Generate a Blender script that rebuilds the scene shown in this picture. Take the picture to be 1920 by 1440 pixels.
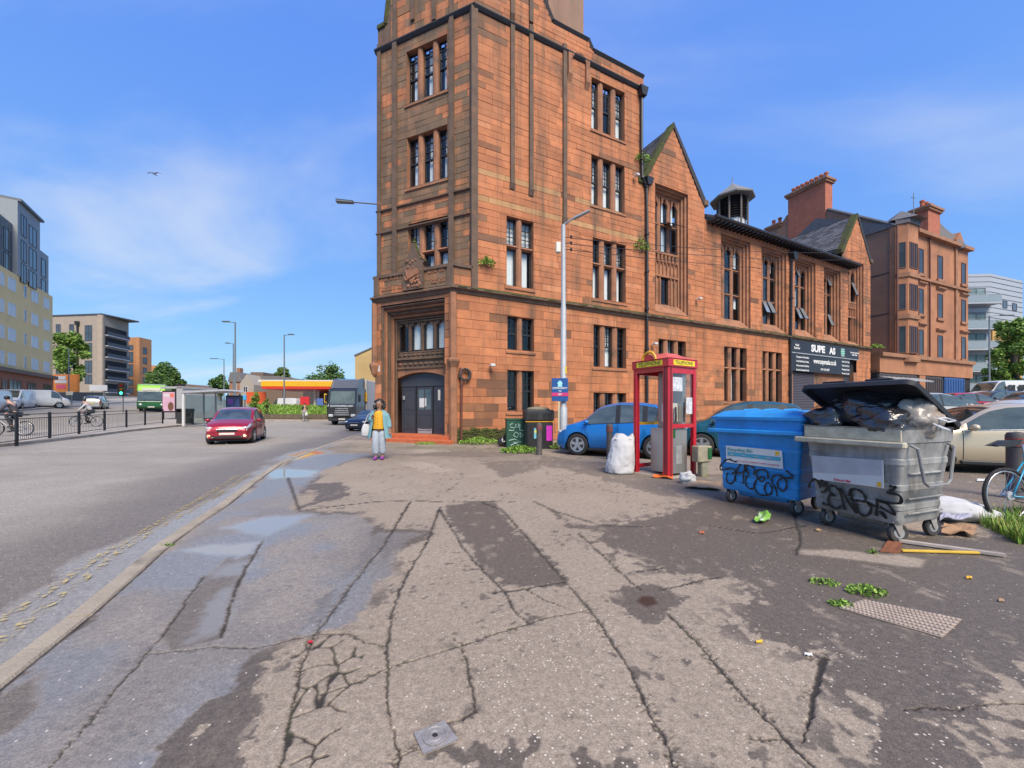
import bpy, math, random
import numpy as np
from mathutils import Vector, Matrix, noise as mnoise
random.seed(7); RNG = np.random.default_rng(7)
SC = bpy.context.scene
for o in list(bpy.data.objects): bpy.data.objects.remove(o)
COL = SC.collection
R = math.radians
# ------------------------------------------------------------------ camera, sky, sun, exposure
CAMZ, FPX, HOR = 1.35, 720.0, 768.0
cd = bpy.data.cameras.new('camera'); cam = bpy.data.objects.new('camera', cd); COL.objects.link(cam)
cam.location = (0, 0, CAMZ); cam.rotation_euler = (R(90), 0, 0)
cd.sensor_width = 36; cd.lens = 36 * FPX / 1920; cd.shift_y = (HOR - 720) / 1920
cd.clip_start = .05; cd.clip_end = 3000
SC.camera = cam
SUN_EL, SUN_AZ = R(48), R(158)      # azimuth clockwise from +Y: behind the camera, a little to its right
wd = bpy.data.worlds.new('World'); SC.world = wd; wd.use_nodes = True
nt = wd.node_tree; nt.nodes.clear()
def N(t, ty, **kw):
    n = t.nodes.new(ty)
    for k, v in kw.items():
        if hasattr(n, k): setattr(n, k, v)
        else: n.inputs[k.replace('_', ' ')].default_value = v
    return n
sky = N(nt, 'ShaderNodeTexSky', sky_type='NISHITA'); sky.sun_disc = False
sky.sun_elevation = SUN_EL; sky.sun_rotation = SUN_AZ; sky.air_density = 1.0; sky.dust_density = .4; sky.ozone_density = 2.2
spc = N(nt, 'ShaderNodeSeparateColor'); nt.links.new(sky.outputs[0], spc.inputs[0]); hs = N(nt, 'ShaderNodeCombineColor')
def mth(t, op, a, b=None, clamp=False):
    n = t.nodes.new('ShaderNodeMath'); n.operation = op; n.use_clamp = clamp
    for i, v in enumerate((a, b)):
        if v is None: continue
        if isinstance(v, (int, float)): n.inputs[i].default_value = v
        else: t.links.new(v, n.inputs[i])
    return n.outputs[0]
for i, (g_, k_) in enumerate(((.58, 1.36), (.50, 2.42), (.13, 7.0))): nt.links.new(mth(nt, 'MULTIPLY', mth(nt, 'POWER', spc.outputs[i], g_), k_), hs.inputs[i])
tc = N(nt, 'ShaderNodeTexCoord'); sep = N(nt, 'ShaderNodeSeparateXYZ'); nt.links.new(tc.outputs['Generated'], sep.inputs[0])
zz = mth(nt, 'ADD', mth(nt, 'MAXIMUM', sep.outputs[2], 0.0), .16)
cmb = N(nt, 'ShaderNodeCombineXYZ')
nt.links.new(mth(nt, 'DIVIDE', sep.outputs[0], zz), cmb.inputs[0]); nt.links.new(mth(nt, 'DIVIDE', sep.outputs[1], zz), cmb.inputs[1])
mp = N(nt, 'ShaderNodeMapping'); mp.inputs['Rotation'].default_value = (0, 0, R(24)); mp.inputs['Scale'].default_value = (.55, 1.25, 1); mp.inputs['Location'].default_value = (6.6, 13.1, 0)
nt.links.new(cmb.outputs[0], mp.inputs[0])
cn = N(nt, 'ShaderNodeTexNoise', Scale=.75, Detail=7.0, Roughness=.52, Distortion=.5); nt.links.new(mp.outputs[0], cn.inputs['Vector'])
cr = N(nt, 'ShaderNodeMapRange'); cr.inputs[1].default_value = .50; cr.inputs[2].default_value = .76; cr.inputs[3].default_value = 0; cr.inputs[4].default_value = .62
cr.interpolation_type = 'SMOOTHSTEP'
nt.links.new(cn.outputs[0], cr.inputs[0])
mx = N(nt, 'ShaderNodeMix', data_type='RGBA'); nt.links.new(cr.outputs[0], mx.inputs[0]); nt.links.new(hs.outputs[0], mx.inputs[6]); mx.inputs[7].default_value = (7.0, 7.4, 8.0, 1)
bg = N(nt, 'ShaderNodeBackground', Strength=.09); nt.links.new(mx.outputs[2], bg.inputs[0])
wo = N(nt, 'ShaderNodeOutputWorld'); nt.links.new(bg.outputs[0], wo.inputs[0])
sl = bpy.data.lights.new('sun', 'SUN'); so = bpy.data.objects.new('sun', sl); COL.objects.link(so)
sl.energy = 4.2; sl.angle = R(32); sl.color = (1, .87, .71)
sv = Vector((math.sin(SUN_AZ) * math.cos(SUN_EL), math.cos(SUN_AZ) * math.cos(SUN_EL), math.sin(SUN_EL)))
so.rotation_euler = sv.to_track_quat('Z', 'Y').to_euler(); so.location = (0, -5, 30)
SC.view_settings.view_transform = 'Standard'; SC.view_settings.look = 'None'; SC.view_settings.gamma = 1
SC.view_settings.exposure = 0.35; SC.view_settings.use_curve_mapping = False
SC.render.engine = 'CYCLES'
try:
    SC.cycles.use_denoising = True; SC.cycles.denoiser = 'OPENIMAGEDENOISE'
    SC.cycles.max_bounces = 6; SC.cycles.diffuse_bounces = 3; SC.cycles.glossy_bounces = 3; SC.cycles.transparent_max_bounces = 8
    SC.cycles.caustics_reflective = False; SC.cycles.caustics_refractive = False
except Exception: pass

# ------------------------------------------------------------------ place maths: the lie of the ground and a pixel's spot on it
def terrain(x, y):
    a = np.maximum(0, -np.asarray(x, float) - 6); b = np.maximum(0, np.asarray(x, float) - 8); c = np.maximum(0, np.asarray(y, float) - 28)
    zl = np.where(a < 40, .00055 * a * a, .88 + .044 * (a - 40))
    zr = np.where(b < 13, .0040 * b * b, .676 + .03 * (b - 13))
    zf = np.where(c < 90, .02 * c, 1.8)
    return np.minimum(zl, 6) + np.minimum(zr, 3.2) + zf
def T(x, y): return float(terrain(x, y))
ROADZ = -.09
def G(px, py, off=0.0):
    """world point of the ground seen at a pixel of the photograph"""
    t = (px - 960) / FPX; k = (py - HOR) / FPX; d = .8; last = d
    while d < 200:
        if CAMZ - k * d <= T(t * d, d) + off: break
        last = d; d *= 1.01
    lo, hi = last, d
    for _ in range(20):
        m = (lo + hi) / 2
        if CAMZ - k * m <= T(t * m, m) + off: hi = m
        else: lo = m
    return Vector((t * hi, hi, T(t * hi, hi) + off))
def P(px, py, d): return Vector(((px - 960) / FPX * d, d, CAMZ - (py - HOR) / FPX * d))
def srgb(*c):
    c = [v / 255 for v in c]
    return tuple(v / 12.92 if v <= .04045 else ((v + .055) / 1.055) ** 2.4 for v in c)

# ------------------------------------------------------------------ materials
MATS = {}
def mat(name, col, rough=.6, metal=0.0, var=.12, scale=6.0, bump=0.0, bscale=40.0, coat=0.0, spec=.5, tint=False, emit=0.0, detail=4.0, stain=None, sstain=1.5, sthr=.55, stretch=None, rvar=.15):
    if name in MATS: return MATS[name]
    m = bpy.data.materials.new(name); m.use_nodes = True; t = m.node_tree; b = t.nodes['Principled BSDF']
    b.inputs['Metallic'].default_value = metal; b.inputs['Coat Weight'].default_value = coat; b.inputs['Coat Roughness'].default_value = .05
    b.inputs['Specular IOR Level'].default_value = spec
    tcn = N(t, 'ShaderNodeTexCoord'); vec = tcn.outputs['Object']
    if stretch:
        mpp = N(t, 'ShaderNodeMapping'); mpp.inputs['Scale'].default_value = stretch; t.links.new(vec, mpp.inputs[0]); vec = mpp.outputs[0]
    nz = N(t, 'ShaderNodeTexNoise', Scale=scale, Detail=detail, Roughness=.6); t.links.new(vec, nz.inputs['Vector'])
    mr = N(t, 'ShaderNodeMapRange'); mr.inputs[1].default_value = .25; mr.inputs[2].default_value = .75; mr.inputs[3].default_value = 1 - var; mr.inputs[4].default_value = 1 + var
    t.links.new(nz.outputs[0], mr.inputs[0])
    if tint:
        at = N(t, 'ShaderNodeAttribute', attribute_name='tint'); src = at.outputs['Color']
        mm = N(t, 'ShaderNodeVectorMath', operation='MULTIPLY'); t.links.new(src, mm.inputs[0]); mm.inputs[1].default_value = col[:3]; src = mm.outputs[0]
    else:
        rgb = N(t, 'ShaderNodeRGB'); rgb.outputs[0].default_value = (*col[:3], 1); src = rgb.outputs[0]
    if stain:
        n2 = N(t, 'ShaderNodeTexNoise', Scale=sstain, Detail=6.0, Roughness=.65); t.links.new(vec, n2.inputs['Vector'])
        r2 = N(t, 'ShaderNodeMapRange'); r2.inputs[1].default_value = sthr; r2.inputs[2].default_value = sthr + .16; t.links.new(n2.outputs[0], r2.inputs[0])
        ms = N(t, 'ShaderNodeMix', data_type='RGBA'); t.links.new(r2.outputs[0], ms.inputs[0]); t.links.new(src, ms.inputs[6]); ms.inputs[7].default_value = (*stain[:3], 1); src = ms.outputs[2]
    sc = N(t, 'ShaderNodeVectorMath', operation='SCALE'); t.links.new(src, sc.inputs[0]); t.links.new(mr.outputs[0], sc.inputs['Scale'])
    t.links.new(sc.outputs[0], b.inputs['Base Color'])
    rr = N(t, 'ShaderNodeMapRange'); rr.inputs[3].default_value = max(0, rough * (1 - rvar)); rr.inputs[4].default_value = min(1, rough * (1 + rvar)); t.links.new(nz.outputs[0], rr.inputs[0]); t.links.new(rr.outputs[0], b.inputs['Roughness'])
    if bump:
        n3 = N(t, 'ShaderNodeTexNoise', Scale=bscale, Detail=4.0); t.links.new(vec, n3.inputs['Vector'])
        bp = N(t, 'ShaderNodeBump', Strength=bump, Distance=.02); t.links.new(n3.outputs[0], bp.inputs['Height']); t.links.new(bp.outputs[0], b.inputs['Normal'])
    if emit:
        b.inputs['Emission Color'].default_value = (*col[:3], 1); b.inputs['Emission Strength'].default_value = emit
    MATS[name] = m; return m
def glassmat(name, col=(.55, .6, .6), amt=.55, rough=.02):
    if name in MATS: return MATS[name]
    m = bpy.data.materials.new(name); m.use_nodes = True; t = m.node_tree; t.nodes.clear()
    tr = N(t, 'ShaderNodeBsdfTransparent'); tr.inputs[0].default_value = (*col, 1)
    gl = N(t, 'ShaderNodeBsdfGlossy'); gl.inputs['Roughness'].default_value = rough; gl.inputs[0].default_value = (1, 1, 1, 1)
    lw = N(t, 'ShaderNodeLayerWeight'); lw.inputs[0].default_value = .5; fr = mth(t, 'MULTIPLY', mth(t, 'POWER', lw.outputs['Facing'], 3.5), .9)
    nz = N(t, 'ShaderNodeTexNoise', Scale=.7); bp = N(t, 'ShaderNodeBump', Strength=.03, Distance=.1); t.links.new(nz.outputs[0], bp.inputs['Height']); t.links.new(bp.outputs[0], gl.inputs['Normal'])
    f2 = mth(t, 'ADD', fr, amt * .1, True)
    mx = N(t, 'ShaderNodeMixShader'); t.links.new(f2, mx.inputs[0]); t.links.new(tr.outputs[0], mx.inputs[1]); t.links.new(gl.outputs[0], mx.inputs[2])
    out = N(t, 'ShaderNodeOutputMaterial'); t.links.new(mx.outputs[0], out.inputs[0]); MATS[name] = m; return m

STONE = (.47, .165, .075)
M_stone = mat('sandstone', (1, 1, 1), .88, var=.26, scale=1.7, bump=.35, bscale=28, tint=True, detail=9, stain=(.17, .095, .055), sstain=.5, sthr=.575)
def streaks(m, col, amt=.55, sc=(2.2, 2.2, .16), thr=.54):
    t = m.node_tree; b = t.nodes['Principled BSDF']; src = b.inputs['Base Color'].links[0].from_socket; tcn = N(t, 'ShaderNodeTexCoord'); mp_ = N(t, 'ShaderNodeMapping'); mp_.inputs['Scale'].default_value = sc; t.links.new(tcn.outputs['Object'], mp_.inputs[0])
    nz = N(t, 'ShaderNodeTexNoise', Scale=1.0, Detail=6.0, Roughness=.65); t.links.new(mp_.outputs[0], nz.inputs['Vector']); mr = N(t, 'ShaderNodeMapRange'); mr.inputs[1].default_value = thr; mr.inputs[2].default_value = thr + .2; mr.inputs[4].default_value = amt; t.links.new(nz.outputs[0], mr.inputs[0])
    mx_ = N(t, 'ShaderNodeMix', data_type='RGBA'); t.links.new(mr.outputs[0], mx_.inputs[0]); t.links.new(src, mx_.inputs[6]); mx_.inputs[7].default_value = (*col, 1); t.links.new(mx_.outputs[2], b.inputs['Base Color'])
streaks(M_stone, (.44, .22, .115), .5, (.5, .5, .8), .56); streaks(M_stone, (.12, .078, .048), .72, (2.0, 2.0, .14), .50); streaks(M_stone, (.15, .085, .05), .55, (.35, .35, .5), .55)
M_stone2 = mat('sandstone_trim', (.33, .15, .08), .88, var=.35, scale=2.2, bump=.4, bscale=30, stain=(.10, .065, .045), sstain=1.1, sthr=.52, detail=7)
M_dark = mat('weathered_trim', (.13, .085, .058), .9, var=.35, scale=2.5, bump=.4, bscale=30, stain=(.27, .11, .06), sstain=1.6, sthr=.58, detail=7)
M_mortar = mat('mortar', (.30, .13, .065), .95)
M_moss = mat('moss', (.055, .065, .012), .95, var=.5, scale=5, bump=.8, bscale=40, stain=(.05, .035, .025), sstain=2, sthr=.5)
M_slate = mat('slate', (.12, .115, .12), .7, var=.35, scale=9, tint=False, bump=.3, bscale=30, stain=(.07, .08, .03), sstain=1.2, sthr=.62)
M_lead = mat('dark_coping', (.035, .033, .035), .7, var=.3)
M_black = mat('black_paint', (.018, .018, .02), .45, var=.2)
M_frame = mat('sash_black', (.02, .021, .024), .4, var=.1)
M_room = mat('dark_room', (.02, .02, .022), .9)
M_curtain = mat('pale_curtain', (.8, .82, .82), .9, var=.08, scale=7, stretch=(6, 6, .3))
M_pane = glassmat('window_glass', (.92, .95, .95), .5)
M_white = mat('white_paint', (.62, .62, .61), .5, var=.06)
M_cream = mat('cream_plastic', (.7, .66, .55), .5, var=.06)
M_galv = mat('galvanised', (.42, .43, .44), .48, metal=.35, var=.2, scale=3, bump=.05, stain=(.28, .28, .27), sstain=2.5, sthr=.5)
M_lamp = mat('lamp_grey', (.40, .42, .43), .5, metal=.1, var=.12, scale=4, stain=(.40, .41, .41), sstain=2, sthr=.55)
M_pole = mat('pole_grey', (.16, .18, .19), .5, metal=.3)
M_rubber = mat('rubber', (.022, .022, .023), .85, var=.25, scale=20)
M_chrome = mat('chrome', (.65, .66, .68), .18, metal=1.0, var=.05)
M_alloy = mat('alloy', (.52, .53, .55), .3, metal=.9, var=.06)
M_carglass = mat('car_glass', (.055, .07, .065), .04, var=.85, scale=1.3, spec=.9, coat=1.0, stretch=(1, 1, 2.5))  # strong colour noise: lighter greenish patches stand in for reflections on the glass
M_lightglass = mat('lamp_glass', (.62, .64, .66), .08, metal=.25, spec=.8, coat=1)
M_redglass = mat('tail_glass', (.42, .015, .02), .12, coat=1)
M_plate = mat('number_plate', (.62, .6, .55), .5)
M_plate_y = mat('number_plate_yellow', (.7, .5, .05), .5)
M_asphalt_far = mat('asphalt_far', (.17, .165, .16), .85, var=.18, scale=.6, bump=.2, bscale=50)
M_conc = mat('concrete', (.36, .32, .27), .9, var=.2, scale=1.5, bump=.3, bscale=50, stain=(.2, .17, .14), sstain=.8, sthr=.55)
M_leaf = mat('leaf', (1.5, 1.5, 1.4), .7, var=.3, scale=3, tint=True)
M_bark = mat('bark', (.09, .07, .05), .95, var=.3, bump=.6)
M_skin = mat('skin', (.32, .17, .11), .55); M_hair = mat('dark_hair', (.012, .009, .008), .5)

# ------------------------------------------------------------------ mesh helpers
class MB:
    """collects shapes; build() links them as one mesh object"""
    def __init__(s, fr=None): s.v = []; s.f = []; s.t = []; s.fr = fr; s.tint = None; s.uset = False
    def add(s, vs, fs, tint=None):
        b = len(s.v)
        s.v += [s.fr(*p) for p in vs] if s.fr else [tuple(p) for p in vs]
        s.f += [tuple(b + i for i in f) for f in fs]
        tt = tint or s.tint
        if tt: s.uset = True
        s.t += [tt or (1, 1, 1)] * len(fs)
        return s
    def box(s, x0, y0, z0, x1, y1, z1, tint=None):
        return s.add([(x0, y0, z0), (x1, y0, z0), (x1, y1, z0), (x0, y1, z0), (x0, y0, z1), (x1, y0, z1), (x1, y1, z1), (x0, y1, z1)],
                     [(0, 3, 2, 1), (4, 5, 6, 7), (0, 1, 5, 4), (1, 2, 6, 5), (2, 3, 7, 6), (3, 0, 4, 7)], tint)
    def cbox(s, x0, y0, z0, x1, y1, z1, c=.02, tint=None):
        """box with chamfered corners round its vertical-most outline, all edges cut"""
        vs = []
        for (x, sx) in ((x0, 1), (x1, -1)):
            for (y, sy) in ((y0, 1), (y1, -1)):
                for (z, sz) in ((z0, 1), (z1, -1)):
                    vs += [(x, y + sy * c, z + sz * c), (x + sx * c, y, z + sz * c), (x + sx * c, y + sy * c, z)]
        i = lambda a, b, cc, k: ((a * 2 + b) * 2 + cc) * 3 + k
        fs = []
        for a in (0, 1): fs.append((i(a, 0, 0, 0), i(a, 1, 0, 0), i(a, 1, 1, 0), i(a, 0, 1, 0)))
        for a in (0, 1): fs.append((i(0, a, 0, 1), i(1, a, 0, 1), i(1, a, 1, 1), i(0, a, 1, 1)))
        for a in (0, 1): fs.append((i(0, 0, a, 2), i(1, 0, a, 2), i(1, 1, a, 2), i(0, 1, a, 2)))
        for b in (0, 1):
            for cc in (0, 1): fs.append((i(0, b, cc, 1), i(1, b, cc, 1), i(1, b, cc, 2), i(0, b, cc, 2)))
        for a in (0, 1):
            for cc in (0, 1): fs.append((i(a, 0, cc, 0), i(a, 1, cc, 0), i(a, 1, cc, 2), i(a, 0, cc, 2)))
        for a in (0, 1):
            for b in (0, 1): fs.append((i(a, b, 0, 0), i(a, b, 1, 0), i(a, b, 1, 1), i(a, b, 0, 1)))
        for a in (0, 1):
            for b in (0, 1):
                for cc in (0, 1): fs.append((i(a, b, cc, 0), i(a, b, cc, 1), i(a, b, cc, 2)))
        return s.add(vs, fs, tint)
    def poly(s, pts, tint=None): return s.add(pts, [tuple(range(len(pts)))], tint)
    def prism(s, pts, a, b, ax=1, tint=None):
        """2-D outline pushed from a to b along axis ax (the outline lies in the other two axes, in order)"""
        def mk(p, h):
            q = list(p); q.insert(ax, h); return tuple(q)
        n = len(pts); vs = [mk(p, a) for p in pts] + [mk(p, b) for p in pts]
        return s.add(vs, [tuple(range(n)), tuple(range(2 * n - 1, n - 1, -1))] + [(i, (i + 1) % n, n + (i + 1) % n, n + i) for i in range(n)], tint)
    def tube(s, pts, r, n=8, cap=True, tint=None):
        pts = [Vector(p) for p in pts]; k = len(pts); rs = r if isinstance(r, (list, tuple)) else [r] * k
        vs = []; up = None
        for i, p in enumerate(pts):
            d = (pts[min(i + 1, k - 1)] - pts[max(i - 1, 0)])
            d = d.normalized() if d.length > 1e-9 else Vector((0, 0, 1))
            if up is None: up = Vector((0, 0, 1)) if abs(d.z) < .9 else Vector((1, 0, 0))
            a = d.cross(up)
            if a.length < 1e-4: a = d.cross(Vector((.3, 1, .2)))
            a.normalize(); b = d.cross(a); up = -b if False else up
            for j in range(n):
                an = 2 * math.pi * j / n; vs.append(tuple(p + (a * math.cos(an) + b * math.sin(an)) * rs[i]))
        fs = [(i * n + j, i * n + (j + 1) % n, (i + 1) * n + (j + 1) % n, (i + 1) * n + j) for i in range(k - 1) for j in range(n)]
        if cap: fs += [tuple(range(n - 1, -1, -1)), tuple(range((k - 1) * n, k * n))]
        return s.add(vs, fs, tint)
    def lathe(s, prof, n=16, c=(0, 0, 0), ax=2, tint=None, sx=1, sy=1):
        vs = []
        for (r, h) in prof:
            for j in range(n):
                an = 2 * math.pi * j / n; u, w = r * math.cos(an) * sx, r * math.sin(an) * sy
                q = [u, w]; q.insert(ax, h); vs.append((q[0] + c[0], q[1] + c[1], q[2] + c[2]))
        k = len(prof)
        fs = [(i * n + j, i * n + (j + 1) % n, (i + 1) * n + (j + 1) % n, (i + 1) * n + j) for i in range(k - 1) for j in range(n)]
        fs += [tuple(range(n - 1, -1, -1)), tuple(range((k - 1) * n, k * n))]
        return s.add(vs, fs, tint)
    def ball(s, c, r, n=12, m=8, tint=None):
        r = r if isinstance(r, (tuple, list)) else (r, r, r)
        vs = [(c[0], c[1], c[2] - r[2])]
        for i in range(1, m):
            ph = -math.pi / 2 + math.pi * i / m
            for j in range(n):
                a = 2 * math.pi * j / n; vs.append((c[0] + r[0] * math.cos(ph) * math.cos(a), c[1] + r[1] * math.cos(ph) * math.sin(a), c[2] + r[2] * math.sin(ph)))
        vs.append((c[0], c[1], c[2] + r[2])); L = len(vs) - 1
        fs = [(0, 1 + (j + 1) % n, 1 + j) for j in range(n)] + [(L, L - n + j, L - n + (j + 1) % n) for j in range(n)]
        for i in range(m - 2):
            for j in range(n):
                a = 1 + i * n + j; b = 1 + i * n + (j + 1) % n; fs.append((a, b, b + n, a + n))
        return s.add(vs, fs, tint)
    def mesh(s, name):
        me = bpy.data.meshes.new(name); me.from_pydata(s.v, [], s.f)
        if s.uset:
            at = me.attributes.new('tint', 'FLOAT_COLOR', 'FACE')
            a = np.ones((len(s.f), 4), np.float32); a[:, :3] = np.array(s.t, np.float32); at.data.foreach_set('color', a.ravel())
        return me
    def build(s, name, m, parent=None, smooth=False, bevel=0, seg=2, loc=None, fix=False):
        me = s.mesh(name); me.materials.append(m)
        if fix:
            import bmesh
            bm = bmesh.new(); bm.from_mesh(me); bmesh.ops.recalc_face_normals(bm, faces=bm.faces); bm.to_mesh(me); bm.free()
        if smooth is True: me.shade_smooth()
        elif smooth:
            me.shade_smooth(); me.set_sharp_from_angle(angle=R(smooth))
        o = bpy.data.objects.new(name, me); COL.objects.link(o)
        if parent: o.parent = parent
        if loc is not None: o.location = loc
        if bevel:
            b = o.modifiers.new('bevel', 'BEVEL'); b.width = bevel; b.segments = seg; b.limit_method = 'ANGLE'; b.angle_limit = R(40)
        return o
def tag(o, label=None, cat=None, group=None, kind=None):
    if label: o['label'] = label
    if cat: o['category'] = cat
    if group: o['group'] = group
    if kind: o['kind'] = kind
    return o
def thing(name, label, cat, loc=(0, 0, 0), rz=0.0, group=None):
    o = bpy.data.objects.new(name, None); COL.objects.link(o); o.location = loc; o.rotation_euler = (0, 0, rz)
    o.empty_display_size = .2
    return tag(o, label, cat, group)
def struct(o): o['kind'] = 'structure'; return o
def copy_tree(o, parent=None):
    c = o.copy(); COL.objects.link(c)
    if parent is not None: c.parent = parent
    for ch in list(o.children): copy_tree(ch, c)
    return c
def text(body, size, m, parent, loc, xdir, up=(0, 0, 1), name='lettering', width=None, ext=.002, align='CENTER', space=1.0, bold=0.0):
    cu = bpy.data.curves.new('t', 'FONT'); cu.body = body; cu.size = size; cu.extrude = ext; cu.align_x = align; cu.align_y = 'CENTER'; cu.space_character = space; cu.offset = bold; cu.resolution_u = 3
    tmp = bpy.data.objects.new('t', cu); COL.objects.link(tmp)
    dg = bpy.context.evaluated_depsgraph_get(); me = bpy.data.meshes.new_from_object(tmp.evaluated_get(dg))
    bpy.data.objects.remove(tmp); me.materials.clear(); me.materials.append(m)
    X = Vector(xdir).normalized(); U = Vector(up).normalized(); Z = X.cross(U)
    if width:
        xs = [v.co.x for v in me.vertices]; k = width / max(1e-6, max(xs) - min(xs)); c = (max(xs) + min(xs)) / 2
        for v in me.vertices: v.co.x = (v.co.x - c) * k
    o = bpy.data.objects.new(name, me); COL.objects.link(o); o.parent = parent
    o.matrix_local = Matrix(((X.x, U.x, Z.x, loc[0]), (X.y, U.y, Z.y, loc[1]), (X.z, U.z, Z.z, loc[2]), (0, 0, 0, 1)))
    return o
class Frame:
    """a wall plane: s runs along it, n stands out of it, z is up"""
    def __init__(f, o, d, root=(0, 0, 0)):
        f.o = Vector((o[0], o[1], 0)); f.d = Vector((d[0], d[1], 0)).normalized(); f.n = Vector((f.d.y, -f.d.x, 0)); f.r = Vector(root)
    def __call__(f, s, n, z):
        p = f.o + f.d * s + f.n * n - f.r; return (p.x, p.y, z - f.r.z)
    def at(f, px, py, n=0.0):
        t = (px - 960) / FPX; o = f.o + f.n * n; s = (o.x - t * o.y) / (t * f.d.y - f.d.x); d = o.y + f.d.y * s
        return s, CAMZ - (py - HOR) / FPX * d
    def rect(f, x0, y0, x1, y1, n=0.0):
        s0, z1 = f.at(x0, y0, n); s0b, z0 = f.at(x0, y1, n); s1, _ = f.at(x1, y0, n); return s0, s1, z0, z1
def cut(rects, op):
    out = []
    a0, a1, b0, b1 = op[:4]
    for r in rects:
        s0, s1, z0, z1 = r[:4]; rest = tuple(r[4:])
        if a1 <= s0 or a0 >= s1 or b1 <= z0 or b0 >= z1: out.append(r); continue
        m0, m1 = max(z0, b0), min(z1, b1)
        if b0 > z0: out.append((s0, s1, z0, b0) + rest)
        if b1 < z1: out.append((s0, s1, b1, z1) + rest)
        if a0 > s0: out.append((s0, a0, m0, m1) + rest)
        if a1 < s1: out.append((a1, s1, m0, m1) + rest)
    return [r for r in out if r[1] - r[0] > .03 and r[3] - r[2] > .03]
# ------------------------------------------------------------------ the ground
def vnoise(x, y, seed=0):
    xi = np.floor(x).astype(np.int64); yi = np.floor(y).astype(np.int64); xf = x - xi; yf = y - yi
    u = xf * xf * (3 - 2 * xf); v = yf * yf * (3 - 2 * yf)
    def h(a, b):
        n = (a * 374761393 + b * 668265263 + seed * 974711) & 0xffffffff
        n = ((n ^ (n >> 13)) * 1274126177) & 0xffffffff
        return ((n ^ (n >> 16)) & 0xffff) / 65535.0
    return (h(xi, yi) * (1 - u) + h(xi + 1, yi) * u) * (1 - v) + (h(xi, yi + 1) * (1 - u) + h(xi + 1, yi + 1) * u) * v
def fbm(x, y, seed=0, oct=5):
    s = 0; a = .5; t = 0
    for o in range(oct): s = s + a * vnoise(x * 2 ** o, y * 2 ** o, seed + o * 17); t += a; a *= .55
    return s / t - .5
def flat(pts):                 # photograph pixels of the (flat) near pavement to metres
    return np.array([((x - 960) / FPX * (CAMZ * FPX / (y - HOR)), CAMZ * FPX / (y - HOR)) for x, y in pts])
def segdist(X, Y, poly, closed):
    D = np.full(X.shape, 1e9); n = len(poly)
    for i in range(n if closed else n - 1):
        a = poly[i]; b = poly[(i + 1) % n]; e = b - a; L = max(1e-9, e @ e)
        t = np.clip(((X - a[0]) * e[0] + (Y - a[1]) * e[1]) / L, 0, 1)
        D = np.minimum(D, np.hypot(X - a[0] - t * e[0], Y - a[1] - t * e[1]))
    return D
def inside(X, Y, poly):
    c = np.zeros(X.shape, bool); n = len(poly)
    for i in range(n):
        a = poly[i]; b = poly[(i + 1) % n]
        if a[1] == b[1]: continue
        c ^= ((a[1] > Y) != (b[1] > Y)) & (X < (b[0] - a[0]) * (Y - a[1]) / (b[1] - a[1]) + a[0])
    return c
def sstep(a, b, x):
    t = np.clip((x - a) / (b - a), 0, 1); return t * t * (3 - 2 * t)
KERB = [(0, 1290), (65, 1236), (155, 1166), (247, 1086), (312, 1026), (360, 990), (430, 944), (485, 900), (530, 868), (575, 850), (620, 833), (660, 819), (692, 809), (706, 803), (712, 797), (716, 788)]
KW = [(-190, 1460)] + KERB
ky = np.array([p[1] for p in KW][::-1], float); kx = np.array([p[0] for p in KW][::-1], float)
def kerb_px(py): return np.interp(py, ky, kx)
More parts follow.
